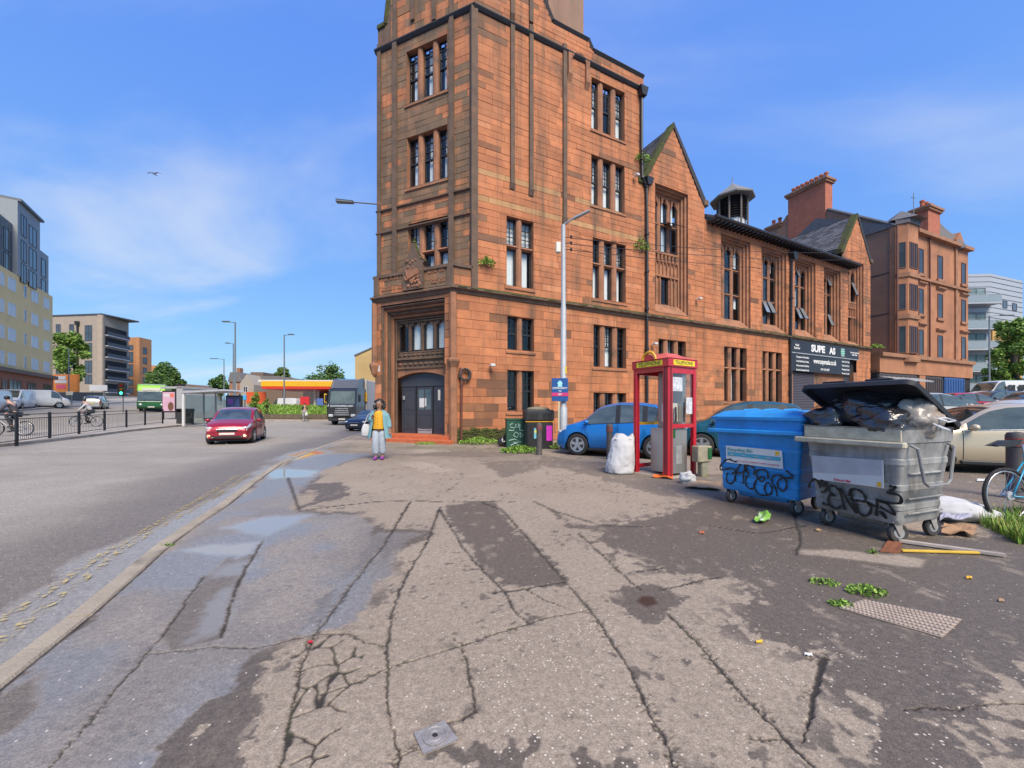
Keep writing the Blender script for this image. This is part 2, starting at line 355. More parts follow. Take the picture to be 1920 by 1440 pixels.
class Grid:
    def __init__(g, py, left, right, ncol):
        g.py = np.repeat(py[:, None], ncol, 1); f = np.linspace(0, 1, ncol)[None, :]
        g.px = left[:, None] * (1 - f) + right[:, None] * f
        g.Y = CAMZ * FPX / (g.py - HOR); g.X = (g.px - 960) / FPX * g.Y; g.n = (len(py), ncol)
        g.cell = g.Y ** 2 / (CAMZ * FPX) * abs(py[1] - py[0])
    def mask(g, pts, edge=.05, amp=.25, seed=1, fs=2.2, grow=0.0, rag=0.0):
        P_ = flat(pts); out = np.zeros(g.n); mg = .6 + abs(grow) + amp * 4; lo, hi = P_.min(0) - mg, P_.max(0) + mg
        q = (g.X > lo[0]) & (g.X < hi[0]) & (g.Y > lo[1]) & (g.Y < hi[1])
        if not q.any(): return out
        X, Y = g.X[q], g.Y[q]; D = segdist(X, Y, P_, True); sd = np.where(inside(X, Y, P_), D, -D) + grow; sc = np.clip(Y / 4, .35, 3); s6 = sc.clip(.6, 1.4)
        sd = sd + fbm(X * fs / s6, Y * fs / s6, seed, 5) * amp * sc * 2
        if rag: sd = sd + fbm(X * 13, Y * 13, seed + 3, 3) * rag * 2.2 + fbm(X * 55, Y * 55, seed + 8, 2) * rag * .8
        out[q] = sstep(-edge * sc, edge * sc, sd); return out
    def crack(g, pts, w=.012, seed=1, cf=.3):
        P_ = flat(pts); out = np.zeros(g.n); lo, hi = P_.min(0) - .25, P_.max(0) + .25; q = (g.X > lo[0]) & (g.X < hi[0]) & (g.Y > lo[1]) & (g.Y < hi[1])
        if not q.any(): return out
        X, Y, cell = g.X[q], g.Y[q], g.cell[q]; h1, h2 = fbm(X * 45, Y * 45, seed + 2, 3), fbm(X * 45, Y * 45, seed + 7, 3)
        wx = X + fbm(X * 7, Y * 7, seed, 4) * .035 + h1 * .022; wy = Y + fbm(X * 7, Y * 7, seed + 5, 4) * .035 + h2 * .022
        D = segdist(wx, wy, P_, False); ww = .40 * w * (1 + 3.2 * fbm(X * 6, Y * 6, seed + 9, 4)).clip(.12, 3) + cf * np.minimum(cell, .09)
        c = 1 - sstep(ww * .5, ww * 1.25, D); crumb = (1 - sstep(w * 1.2, w * 4.5, D)) * sstep(.10, .2, fbm(X * 60, Y * 60, seed + 4, 2)) * sstep(-.02, .12, fbm(X * 3, Y * 3, seed + 6, 2)) * sstep(7, 3, Y)
        out[q] = np.maximum(c, crumb * .8); return out
    def build(g, name, z, attrs, m):
        r, c = g.n; co = np.stack([g.X, g.Y, z], -1).reshape(-1, 3)
        i = np.arange(r * c).reshape(r, c); q = np.stack([i[:-1, :-1], i[:-1, 1:], i[1:, 1:], i[1:, :-1]], -1).reshape(-1, 4)
        me = bpy.data.meshes.new(name); me.vertices.add(len(co)); me.vertices.foreach_set('co', co.astype(np.float32).ravel())
        me.loops.add(q.size); me.loops.foreach_set('vertex_index', q.astype(np.int32).ravel())
        me.polygons.add(len(q)); me.polygons.foreach_set('loop_start', np.arange(0, q.size, 4, dtype=np.int32))
        me.update(calc_edges=True); me.validate(); me.shade_smooth()
        for k, v in attrs.items():
            at = me.attributes.new(k, 'FLOAT_COLOR', 'POINT'); at.data.foreach_set('color', np.stack([np.broadcast_to(a, g.n) for a in v], -1).reshape(-1, 4).astype(np.float32).ravel())
        me.materials.append(m); o = bpy.data.objects.new(name, me); COL.objects.link(o); return struct(o)

def ground_mat(name, dry, pale, damp, wetc, grain, chipc=(.62, .55, .45), wetrough=.24):
    m = bpy.data.materials.new(name); m.use_nodes = True; t = m.node_tree; b = t.nodes['Principled BSDF']
    co = N(t, 'ShaderNodeTexCoord').outputs['Object']
    A = N(t, 'ShaderNodeAttribute', attribute_name='surf'); B = N(t, 'ShaderNodeAttribute', attribute_name='tone')
    sa = N(t, 'ShaderNodeSeparateColor'); t.links.new(A.outputs['Color'], sa.inputs[0]); sb = N(t, 'ShaderNodeSeparateColor'); t.links.new(B.outputs['Color'], sb.inputs[0])
    wet, pud, crk, chip = sa.outputs[0], sa.outputs[1], sa.outputs[2], A.outputs['Alpha']; dmp, pal, mos, rus = sb.outputs[0], sb.outputs[1], sb.outputs[2], B.outputs['Alpha']
    def mixc(f, a, c):
        n = N(t, 'ShaderNodeMix', data_type='RGBA')
        for i, v in ((0, f), (6, a), (7, c)):
            if isinstance(v, tuple): n.inputs[i].default_value = (*v, 1)
            elif isinstance(v, (int, float)): n.inputs[i].default_value = v
            else: t.links.new(v, n.inputs[i])
        return n.outputs[2]
    def nz(scale, detail=4.0, rough=.6):
        n = N(t, 'ShaderNodeTexNoise', Scale=scale, Detail=detail, Roughness=rough); t.links.new(co, n.inputs['Vector']); return n.outputs[0]
    def rng(v, a, b_, c, d):
        n = N(t, 'ShaderNodeMapRange'); t.links.new(v, n.inputs[0])
        for i, q in enumerate((a, b_, c, d)): n.inputs[i + 1].default_value = q
        return n.outputs[0]
    fine, mid, big = nz(170, 3), nz(26, 5), nz(1.3, 6)
    c = mixc(pal, dry, pale)
    c = mixc(rng(big, .35, .7, 0, .35), c, tuple(v * .72 for v in dry))
    c = mixc(dmp, c, damp); c = mixc(wet, c, wetc)
    vo = N(t, 'ShaderNodeTexVoronoi', Scale=grain); t.links.new(co, vo.inputs['Vector'])
    sv_ = N(t, 'ShaderNodeSeparateColor'); t.links.new(vo.outputs['Color'], sv_.inputs[0])
    agg = rng(sv_.outputs[0], 0, 1, .78, 1.22)
    sc = N(t, 'ShaderNodeVectorMath', operation='SCALE'); t.links.new(c, sc.inputs[0]); t.links.new(mth(t, 'MULTIPLY', agg, rng(mid, .3, .7, .8, 1.2)), sc.inputs['Scale']); c = sc.outputs[0]
    vc = N(t, 'ShaderNodeTexVoronoi', Scale=62.0); t.links.new(co, vc.inputs['Vector'])
    s2 = N(t, 'ShaderNodeSeparateColor'); t.links.new(vc.outputs['Color'], s2.inputs[0])
    ch = mth(t, 'MULTIPLY', mth(t, 'GREATER_THAN', mth(t, 'ADD', s2.outputs[1], mth(t, 'MULTIPLY', chip, .22)), .985), rng(vc.outputs['Distance'], .22, .36, 1, 0))
    c = mixc(mth(t, 'MULTIPLY', ch, mth(t, 'SUBTRACT', 1.0, pud, True)), c, chipc)
    c = mixc(mth(t, 'MULTIPLY', pud, .9), c, (.30, .26, .20)); c = mixc(crk, c, (.035, .03, .026)); c = mixc(mos, c, (.06, .075, .02)); c = mixc(rus, c, (.055, .028, .016))  # pale puddle colour stands in for white cloud mirrored in the water
    t.links.new(c, b.inputs['Base Color'])
    r = rng(fine, .3, .7, .78, .98)
    def mixf(f, a, v):
        n = N(t, 'ShaderNodeMix', data_type='FLOAT'); t.links.new(f, n.inputs[0]); t.links.new(a, n.inputs[2]); n.inputs[3].default_value = v; return n.outputs[0]
    r = mixf(dmp, r, .62); r = mixf(mth(t, 'MULTIPLY', wet, rng(mid, .35, .65, .75, 1.0)), r, wetrough); r = mixf(pud, r, .03); r = mixf(crk, r, .95)
    t.links.new(r, b.inputs['Roughness'])
    wp = mth(t, 'MAXIMUM', wet, pud)
    t.links.new(mth(t, 'ADD', mth(t, 'MULTIPLY', wp, .32), mth(t, 'ADD', 1.45, mth(t, 'MULTIPLY', pud, .75))), b.inputs['IOR'])
    h = mth(t, 'ADD', mth(t, 'MULTIPLY', agg, .5), fine)
    bp = N(t, 'ShaderNodeBump', Distance=.004); t.links.new(h, bp.inputs['Height'])
    t.links.new(mth(t, 'MULTIPLY', mth(t, 'SUBTRACT', 1.0, pud, True), mth(t, 'SUBTRACT', .75, mth(t, 'MULTIPLY', wet, .35))), bp.inputs['Strength'])
    t.links.new(bp.outputs[0], b.inputs['Normal']); return m
M_pave = ground_mat('pavement_asphalt', (.292, .236, .178), (.37, .305, .235), (.105, .086, .070), (.205, .19, .172), 150.0)
M_road = ground_mat('road_asphalt', (.27, .24, .20), (.37, .335, .285), (.17, .145, .12), (.27, .245, .21), 110.0, wetrough=.27)

py = np.concatenate([np.arange(1500, 900, -1.7), np.arange(900, 800, -1.4), np.arange(800, 783.5, -.9)])
g = Grid(py, kerb_px(py) + .5, np.full(len(py), 2800.0), 960)
Z0 = np.zeros(g.n)
WETP = [(-220, 1500), (0, 1296), (160, 1170), (320, 1028), (440, 940), (500, 893), (560, 858), (640, 850), (700, 852), (640, 868), (596, 884), (572, 905), (552, 955), (600, 966), (660, 966), (688, 985), (690, 1010), (720, 1000), (790, 1000), (755, 1018), (738, 1040), (728, 1080), (690, 1092), (690, 1125), (655, 1160), (590, 1185), (520, 1198), (470, 1225), (430, 1290), (360, 1340), (300, 1400), (230, 1500)]
wet = g.mask(WETP, .045, .10, 3, rag=.05)
wet *= 1 - .85 * g.mask([(0, 1300), (90, 1250), (60, 1330), (-60, 1420)], .08, .15, 8)
sb_ = g.mask([(300, 1190), (385, 1082), (425, 1045), (490, 1012), (472, 1050), (414, 1196), (320, 1220)], .03, .03, 9); wet *= 1 - .75 * sb_
wet *= 1 - .5 * sstep(.02, .2, fbm(g.X * 1.1, g.Y * .8, 4, 5)) * sstep(14, 3, g.Y)
wetg = g.mask(WETP, .03, .10, 3, grow=.11, rag=.07)
dampP = [[(1160, 985), (1270, 965), (1350, 925), (1500, 960), (1640, 1000), (1800, 1010), (2100, 1000), (2100, 1230), (1905, 1250), (1850, 1290), (1800, 1280), (1860, 1345), (1760, 1360), (1640, 1310), (1580, 1290), (1550, 1225), (1480, 1195), (1395, 1175), (1430, 1130), (1400, 1085), (1300, 1075), (1210, 1055), (1130, 1015)],
         [(825, 950), (880, 942), (930, 945), (960, 975), (985, 1010), (1062, 1090), (960, 1102), (915, 1075), (870, 1020)],
         [(1135, 1120), (1170, 1098), (1230, 1098), (1290, 1118), (1280, 1140), (1230, 1165), (1170, 1150)],
         [(1015, 945), (1080, 985), (1200, 985), (1350, 1010), (1300, 1020), (1180, 1000), (1070, 990)],
         [(690, 985), (790, 998), (740, 1040), (730, 1085), (660, 1100), (600, 1180), (560, 1180), (690, 1020)],
         [(560, 905), (640, 905), (660, 930), (600, 945), (560, 955), (600, 930)], [(470, 1230), (420, 1290), (330, 1420), (230, 1500), (420, 1500), (480, 1330)],
         [(1680, 1330), (1780, 1360), (1820, 1420), (1900, 1480), (1640, 1480), (1640, 1390)], [(900, 865), (1000, 862), (1010, 880), (940, 895)], [(880, 845), (1000, 850), (900, 858), (720, 853)],
         [(1020, 855), (1140, 868), (1330, 900), (1340, 940), (1240, 930), (1100, 890), (1000, 870)], [(900, 1400), (1000, 1440), (1250, 1500), (850, 1500)], [(1290, 890), (2100, 870), (2100, 1000), (1350, 950)]]
damp = Z0.copy()
for i, q in enumerate(dampP): damp = np.maximum(damp, g.mask(q, .016, .10, 20 + i, 4.0, rag=.075) * (.9 if i not in (8, 9, 10, 12) else .62))
sp = fbm(g.X * 16, g.Y * 16, 51, 4); patch = fbm(g.X * 1.7, g.Y * 1.7, 53, 4)
damp = np.clip(damp - .5 * sstep(.12, .24, fbm(g.X * 9, g.Y * 5, 61, 6)) * (damp > .2), 0, 1)
damp = np.maximum(damp, .85 * sstep(.17, .22, sp) * sstep(-.08, .10, patch)); near_ = np.zeros(g.n)
for i in (0, 7, 11): near_ = np.maximum(near_, g.mask(dampP[i], .25, .2, 120 + i, grow=.22))
damp = np.maximum(damp, .9 * near_ * sstep(.06, .12, fbm(g.X * 11, g.Y * 11, 57, 3)) * sstep(9, 5, g.Y))
back = sstep(880, 850, g.py) * .35; damp = np.maximum(damp, back * sstep(-.1, .12, fbm(g.X * .8, g.Y * .8, 77)))
damp = np.maximum(damp, sb_ * .8); damp = np.maximum(damp, np.clip(wetg - wet, 0, 1) * .95 * sstep(-.12, .1, fbm(g.X * 2.2, g.Y * 2.2, 66)))
CR = [([(770, 940), (720, 1020), (650, 1110), (590, 1190), (563, 1260), (548, 1330), (522, 1445), (505, 1500)], .011), ([(825, 950), (800, 1020), (760, 1080), (735, 1150), (727, 1210), (727, 1320), (735, 1380), (745, 1425), (740, 1500)], .011),
      ([(825, 955), (870, 1030), (915, 1080), (945, 1105), (962, 1140), (988, 1168)], .01), ([(900, 941), (940, 955), (990, 1010), (1060, 1090), (1105, 1142), (1145, 1200), (1190, 1270), (1220, 1340), (1268, 1440), (1290, 1500)], .015),
      ([(1105, 1142), (1000, 1165), (870, 1208), (727, 1255), (650, 1285), (600, 1300)], .007), ([(850, 1195), (866, 1208), (880, 1280), (892, 1335), (835, 1362)], .008), ([(925, 1110), (985, 1104), (1060, 1090)], .012),
      ([(985, 1105), (1020, 1125), (1060, 1140)], .008), ([(1085, 1000), (1140, 1050), (1200, 1105)], .012), ([(1252, 1150), (1330, 1230), (1400, 1310), (1480, 1390), (1530, 1445), (1570, 1500)], .016),
      ([(1545, 1232), (1530, 1290), (1505, 1392)], .02), ([(1170, 1075), (1240, 1065)], .009), ([(1240, 1105), (1350, 1082)], .009),
      ([(560, 958), (640, 948), (700, 941), (770, 938), (840, 942), (930, 940), (1000, 940), (1040, 958), (1130, 985), (1220, 987)], .012), ([(95, 1440), (200, 1310), (310, 1185), (360, 1110), (385, 1080)], .008),
      ([(412, 1195), (440, 1110), (470, 1050), (490, 1015)], .013), ([(270, 1225), (400, 1212), (480, 1215), (590, 1190)], .01), ([(1400, 1385), (1480, 1388)], .006), ([(590, 1190), (660, 1187), (685, 1205), (727, 1210)], .006),
      ([(1480, 930), (1500, 1010), (1490, 1040)], .012), ([(540, 895), (560, 955)], .01), ([(740, 1425), (790, 1400)], .01), ([(1330, 985), (1420, 1000), (1510, 985)], .01), ([(1690, 1330), (1920, 1320)], .006)]
crk = Z0.copy()
for i, (q, w) in enumerate(CR): crk = np.maximum(crk, g.crack(q, w, 100 + i))
seeds = RNG.uniform((-1.4, 1.2), (-.35, 2.4), (70, 2)); d1 = np.full(g.n, 9.0); d2 = np.full(g.n, 9.0)
reg = (g.px > 480) & (g.px < 760) & (g.py > 1180)
gx, gy = g.X[reg], g.Y[reg]; wxx = gx + fbm(gx * 9, gy * 9, 5) * .06; wyy = gy + fbm(gx * 9, gy * 9, 6) * .06
a1 = np.full(gx.shape, 9.); a2 = a1.copy()
for s_ in seeds:
    dd = np.hypot(wxx - s_[0], wyy - s_[1]); a2 = np.where(dd < a1, a1, np.minimum(a2, dd)); a1 = np.minimum(a1, dd)
craz = 1 - sstep(.004, .014, a2 - a1)
cm = g.mask([(548, 1205), (620, 1190), (685, 1220), (680, 1290), (640, 1340), (620, 1420), (640, 1500), (535, 1500), (550, 1330)], .05, .1, 33)
tmp = Z0.copy(); tmp[reg] = craz; crk = np.maximum(crk, tmp * sstep(.3, .7, cm))
kj = segdist(g.X, g.Y, flat(KW), False); crk = np.maximum(crk, (1 - sstep(.012, .03, kj + .02 * fbm(g.X * 12, g.Y * 12, 5))) * .9); crz2 = g.mask([(930, 1100), (1000, 1105), (1030, 1150), (990, 1168), (950, 1135)], .03, .05, 34)
pud = np.zeros(g.n)
for i, q in enumerate([[(428, 988), (470, 976), (505, 968), (592, 964), (545, 985), (500, 1004)], [(335, 1031), (400, 1022), (487, 1016), (480, 1034), (440, 1050), (425, 1042)], [(488, 888), (522, 878), (592, 882), (588, 894), (505, 898)],
                       [(505, 868), (540, 850), (580, 838), (640, 829), (600, 842), (620, 848), (560, 862)], [(400, 1120), (445, 1085), (440, 1160), (400, 1190), (350, 1205)], [(420, 1060), (470, 1050), (455, 1075), (400, 1080)]]):
    pud = np.maximum(pud, g.mask(q, .09, .07, 200 + i, rag=.04) * (1 if i < 4 else .55))
pud *= 1 - crk; pale = np.clip(.35 + 1.3 * fbm(g.X * .9, g.Y * .9, 41), 0, 1)
pale = np.maximum(pale * .8, g.mask([(740, 866), (790, 865), (860, 882), (800, 887)], .03, .02, 71)); pale = np.maximum(pale, g.mask([(1490, 1030), (1560, 1028), (1745, 1050), (1725, 1064), (1500, 1040)], .04, .08, 72)); damp *= 1 - .8 * g.mask([(1490, 1030), (1560, 1028), (1745, 1050), (1725, 1064), (1500, 1040)], .04, .08, 72)
chip = .03 + .75 * g.mask([(880, 1215), (1100, 1150), (1180, 1270), (1260, 1440), (1260, 1500), (800, 1500), (900, 1400)], .2, .3, 80) + .35 * g.mask([(1420, 1180), (2000, 1240), (2000, 1500), (1350, 1500), (1280, 1180)], .2, .3, 81) + .1 * fbm(g.X * 2, g.Y * 2, 82)
moss = sstep(.55, .9, crk) * sstep(.12, .24, fbm(g.X * 3, g.Y * 3, 90)) * .3
moss = np.maximum(moss, g.mask([(560, 838), (760, 836), (1040, 842), (930, 846), (700, 840)], .1, .3, 91) * .35)
rust = g.mask([(1195, 1128), (1205, 1118), (1225, 1120), (1232, 1132), (1212, 1138)], .03, .03, 92)
seal = np.maximum(g.crack([(1562, 1222), (1548, 1232), (1536, 1290), (1512, 1392)], .02, 160), np.zeros(1))
tone_pale = np.maximum(pale, 0); wet = np.clip(wet * (1 - .0 * crk), 0, 1)
lod = np.clip(1.4 - g.cell * 9, .25, 1)
z = terrain(g.X, g.Y) - .009 * crk * lod + .010 * fbm(g.X * .8, g.Y * .8, 31, 3) * (1 - pud) * sstep(25, 8, g.Y) - .004 * pud + .002 * fbm(g.X * 6, g.Y * 6, 32, 3) * (1 - pud)
pave = g.build('pavement', z, {'surf': (wet * (1 - pud * .0), pud, crk, np.clip(chip, 0, 1)), 'tone': (np.maximum(damp, .6 * seal), tone_pale, moss, rust)}, M_pave)

py2 = np.concatenate([np.arange(1500, 860, -3.2), np.arange(860, 790, -1.6), np.arange(790, 781, -.8)])
g2 = Grid(py2, np.full(len(py2), -260.0), kerb_px(py2) + 14, 460)
kd = g2.px - kerb_px(g2.py); kw = flat(KW[::1]); D = segdist(g2.X, g2.Y, kw, False)
w2 = 1 - sstep(.55, .72, D + fbm(g2.X * 1.4, g2.Y * 1.4, 11) * .5 + .10 * np.clip((g2.Y - 4), -2, 4)); w2 = np.maximum(w2, g2.mask([(300, 1010), (480, 880), (540, 845), (640, 828), (560, 852), (480, 905)], .1, .2, 13) * .9)
tr = sstep(1.0, 3.0, D + fbm(g2.X * .7, g2.Y * .7, 14)); dm2 = np.clip((1 - tr) * .95 + .35 * fbm(g2.X * .5, g2.Y * 1.2, 15), 0, 1) * (1 - w2)
c2 = 0 * g2.X
pd2 = g2.mask([(520, 852), (560, 842), (640, 827), (600, 840), (560, 850)], .06, .08, 17) * .9
z2 = terrain(g2.X, g2.Y) + ROADZ - .006 * c2 + .012 * fbm(g2.X * .6, g2.Y * .6, 19, 3) * sstep(25, 8, g2.Y)
road = g2.build('road', z2, {'surf': (w2, pd2, c2 * .8, np.full(g2.n, .2)), 'tone': (dm2, np.clip(.45 + fbm(g2.X * .35, g2.Y * .9, 16) * 1.2, 0, 1) * tr, Z0[:1, :1] * 0, Z0[:1, :1] * 0)}, M_road)
# wide ground sheet to the horizon, below the near sheets
rad = np.concatenate([np.linspace(2, 80, 40), np.geomspace(84, 1500, 26)]); ang = np.linspace(-R(88), R(88), 90)
gr = MB(); vs = []
for a in rad:
    for b in ang:
        x, y = a * math.sin(b), a * math.cos(b); zz_ = T(x, y) - .13
        if a > 160: zz_ -= min(6, (a - 160) * .03)
        vs.append((x, y, zz_))
n_ = len(ang); gr.add(vs, [(i * n_ + j, i * n_ + j + 1, (i + 1) * n_ + j + 1, (i + 1) * n_ + j) for i in range(len(rad) - 1) for j in range(n_ - 1)])
struct(gr.build('ground', M_asphalt_far, smooth=True))

# kerb: one stone after another along the pavement edge
M_kerb = mat('kerb_stone', (.33, .28, .21), .9, var=.25, scale=3, bump=.4, bscale=60, stain=(.17, .145, .12), sstain=2, sthr=.55)
ker = struct(thing('kerb', None, None))
kl = [Vector((a[0], a[1], 0)) for a in flat([(-400, 1620)] + KW)]
def along(pl, step, gap):
    cum = [0]
    for i in range(len(pl) - 1): cum.append(cum[-1] + (pl[i + 1] - pl[i]).length)
    def at(s):
        for i in range(len(pl) - 1):
            if s <= cum[i + 1] or i == len(pl) - 2: return pl[i] + (pl[i + 1] - pl[i]) * ((s - cum[i]) / max(1e-6, cum[i + 1] - cum[i]))
    s = 0; out = []
    while s < cum[-1] - .1:
        L = step * random.uniform(.85, 1.15); out.append((at(s + gap), at(min(s + L, cum[-1])))); s += L
    return out
for a, b in along(kl, .82, .014):
    d = (b - a); L = d.length; d.normalize(); n = Vector((d.y, -d.x, 0)); wv = .135; j = random.uniform(-.012, .008); j2 = random.uniform(-.012, .008)
    m = MB(); za, zb = T(a.x, a.y) + .006 + j * .5, T(b.x, b.y) + .006 + j2 * .5; hd = -.13
    prof = [(-wv, hd), (-wv - .008, -.02), (-wv + .012, 0), (-.012, 0), (0, -.012), (0, hd)]
    va = [tuple(a + n * (u - .0 + j) + Vector((0, 0, za + h))) for u, h in prof]; vb = [tuple(b + n * (u + j2) + Vector((0, 0, zb + h))) for u, h in prof]
    m.add(va + vb, [tuple(range(6)), tuple(range(11, 5, -1))] + [(i, (i + 1) % 6, 6 + (i + 1) % 6, 6 + i) for i in range(6)]); m.build('kerb_stone', M_kerb, ker)

# painted lines on the road
def worn(name, col, thr=.5):
    if name in MATS: return MATS[name]
    m = mat(name, col, .8, var=.2, scale=20, bump=.3, bscale=120); t = m.node_tree; b = t.nodes['Principled BSDF']
    nz = N(t, 'ShaderNodeTexNoise', Scale=22.0, Detail=5.0, Roughness=.7); tcn = N(t, 'ShaderNodeTexCoord'); t.links.new(tcn.outputs['Object'], nz.inputs['Vector'])
    mr = N(t, 'ShaderNodeMapRange'); mr.inputs[1].default_value = thr - .05; mr.inputs[2].default_value = thr + .05; t.links.new(nz.outputs[0], mr.inputs[0]); t.links.new(mr.outputs[0], b.inputs['Alpha']); return m
M_yel = worn('worn_yellow_paint', (.48, .37, .15), .56); M_wht = worn('worn_white_paint', (.6, .58, .54), .50)
def line(name, pts, w, m, off=ROADZ, lift=.012, label=None, step=.5):
    P3 = [G(x, y, off) for x, y in pts]; fine = []
    for i in range(len(P3) - 1):
        k = max(1, int((P3[i + 1] - P3[i]).length / step))
        fine += [P3[i].lerp(P3[i + 1], j / k) for j in range(k)]
    fine.append(P3[-1]); mb = MB(); vs = []
    for i, p in enumerate(fine):
        d = fine[min(i + 1, len(fine) - 1)] - fine[max(i - 1, 0)]; d.z = 0; d.normalize(); n = Vector((d.y, -d.x, 0))
        for sg in (-1, 1):
            q = p + n * sg * w / 2; vs.append((q.x, q.y, T(q.x, q.y) + off + lift))
    mb.add(vs, [(2 * i, 2 * i + 1, 2 * i + 3, 2 * i + 2) for i in range(len(fine) - 1)])
    return struct(mb.build(name, m))
line('yellow_line', [(-120, 1250), (0, 1165), (60, 1130), (180, 1048), (320, 968), (395, 925), (450, 890)], .085, M_yel)
line('yellow_line', [(-60, 1260), (0, 1205), (60, 1160), (130, 1108), (230, 1030), (380, 945), (430, 915), (470, 888)], .075, M_yel)
for a, b in (((225, 827), (320, 817)), ((360, 812), (390, 808)), ((150, 838), (60, 850)), ((0, 858), (-120, 872))): line('lane_marking', [a, b], .11, M_wht)
line('yellow_line', [(0, 806), (150, 796), (240, 789)], .12, M_yel, off=ROADZ)
# covers let into the pavement
def slab(name, px, th, m, label, cat, lift=.004):
    c = [G(x, y) for x, y in px]; o = sum(c, Vector()) / 4; r = thing(name, label, cat, o); l = [(p - o) for p in c]
    mb = MB(); mb.add([(p.x, p.y, lift) for p in l] + [(p.x, p.y, lift - th) for p in l], [(0, 1, 2, 3), (7, 6, 5, 4)] + [(i, (i + 1) % 4, 4 + (i + 1) % 4, 4 + i) for i in range(4)])
    mb.build('plate', m, r, bevel=.004); return r, l
M_iron = mat('worn_iron', (.34, .32, .31), .55, metal=.35, var=.25, scale=9, bump=.3, bscale=50, stain=(.2, .13, .09), sstain=5, sthr=.6)
r_, l_ = slab('stop_tap_cover', [(778, 1380), (832, 1357), (857, 1391), (795, 1417)], .03, M_iron, 'small square iron stop tap cover set in the near pavement', 'cover', .012)
mb = MB(); mb.lathe([(.0, .0), (.048, .0), (.05, .006), (.043, .006), (.041, .002), (.03, .002), (.028, .006), (.022, .006), (.02, .002), (0, .002)], 28, (0, 0, .0125)); mb.build('ring', M_iron, r_, smooth=40)
mb = MB(); mb.lathe([(0, 0), (.010, 0), (.010, .003), (0, .003)], 12, (0, 0, .0152), sx=1.2, sy=.8); mb.build('hole', M_room, r_)
r_, l_ = slab('inspection_cover', [(1575, 1142), (1622, 1127), (1803, 1163), (1766, 1197)], .03, mat('cover_tan', (.34, .27, .215), .85, var=.25, scale=8, stain=(.13, .105, .09), sstain=4, sthr=.52), 'long rectangular studded inspection cover beside the green weeds', 'cover', .008)
mb = MB()
for i in range(22):
    for j in range(7):
        u, v = (i + .5) / 22, (j + .5) / 7; a = l_[0].lerp(l_[3], u) ; b = l_[1].lerp(l_[2], u); q = a.lerp(b, v)
        mb.cbox(q.x - .016, q.y - .011, .007, q.x + .016, q.y + .011, .015, .003)
mb.build('studs', mat('cover_stud', (.36, .29, .235), .85, var=.2, scale=6), r_)['kind'] = 'stuff'
# ------------------------------------------------------------------ the red sandstone corner building
BL = Vector((-2.32, 15.19, 0))
bld = thing('sandstone_building', 'tall red sandstone corner building with tower, gables and mullioned windows', 'building', BL)
FR = Frame((-2.32, 15.19), (.8949, .4462), BL); FF = Frame((-6.15, 17.58), (4.634, -1.99), BL); FP = Frame((-6.0, 16.81), (3.68, -1.62), BL)
ZS = 6.16                                         # string course
STONES = []; PALE = {}
PAL = [(.47, .178, .077), (.46, .172, .074), (.49, .188, .083), (.45, .166, .073), (.47, .182, .08), (.43, .16, .072), (.51, .21, .10)]
DARK = [(.24, .105, .052), (.19, .09, .05), (.28, .125, .06), (.22, .11, .062)]
SOOT = [(.21, .13, .075), (.175, .115, .07), (.25, .145, .08), (.28, .14, .07)]
def ashlar(fr, s0, s1, z0, z1, ops, seed, pd=lambda s, z: .05, course=(.29, .39), span=None, n=0.0, wid=(.5, 1.6)):
    rr = random.Random(seed); z = z0
    while z < z1 - .04:
        h = rr.uniform(*course); zt = min(z1, z + h)
        if z1 - zt < .12: zt = z1
        a0, a1 = (s0, s1) if not span else span(zt)
        s = a0 - rr.uniform(0, .5); row = []
        while s < a1:
            w = rr.uniform(*wid); b0, b1 = max(s, a0), min(s + w, a1)
            if b1 - b0 > .05:
                nz_ = mnoise.noise(Vector((b0 * .45 + seed * 5, z * .8, 1.7))); cb = PAL[0]; c = tuple(v * (1 + .22 * nz_) for v in cb) if rr.random() < .72 else rr.choice(PAL)
                if rr.random() < pd((b0 + b1) / 2, z): c = rr.choice(DARK if seed not in (6, 9, 14) else SOOT)
                elif any(abs((z + zt) / 2 - zb_) < .16 for zb_ in PALE.get(seed, ())): c = (.55, .26, .145); c = (c[0] * .79, c[1] * .925, c[2] * .75)
                k = rr.uniform(.9, 1.07); row.append((b0, b1, z, zt, tuple(v * k for v in c)))
            s += w
        for o in ops: row = cut(row, o)
        for q in row: STONES.append((fr, q, n + rr.uniform(-.004, .009)))
        z = zt
def backing(fr, s0, s1, z0, z1, ops, n=-.013):
    r = [(s0, s1, z0, z1)]
    for o in ops: r = cut(r, o)
    m = MB(fr)
    for a, b, c, d in r: m.poly([(a, n, c), (b, n, c), (b, n, d), (a, n, d)])
    return m
def stone_mb(mb, q, n):
    a, b, c, d, t = q; hsh = math.sin(a * 91.7 + c * 57.3) * .5 + .5; gp = .0008 + .0042 * hsh; ch = .003 + .005 * hsh; a += gp; b -= gp; c += gp; d -= gp
    if b - a < .05 or d - c < .05: ch = .004
    mb.add([(a, -.016, c), (b, -.016, c), (b, -.016, d), (a, -.016, d), (a + ch, n, c + ch), (b - ch, n, c + ch), (b - ch, n, d - ch), (a + ch, n, d - ch)],
           [(4, 5, 6, 7), (0, 1, 5, 4), (1, 2, 6, 5), (2, 3, 7, 6), (3, 0, 4, 7)], t)
WCOUNT = [0]
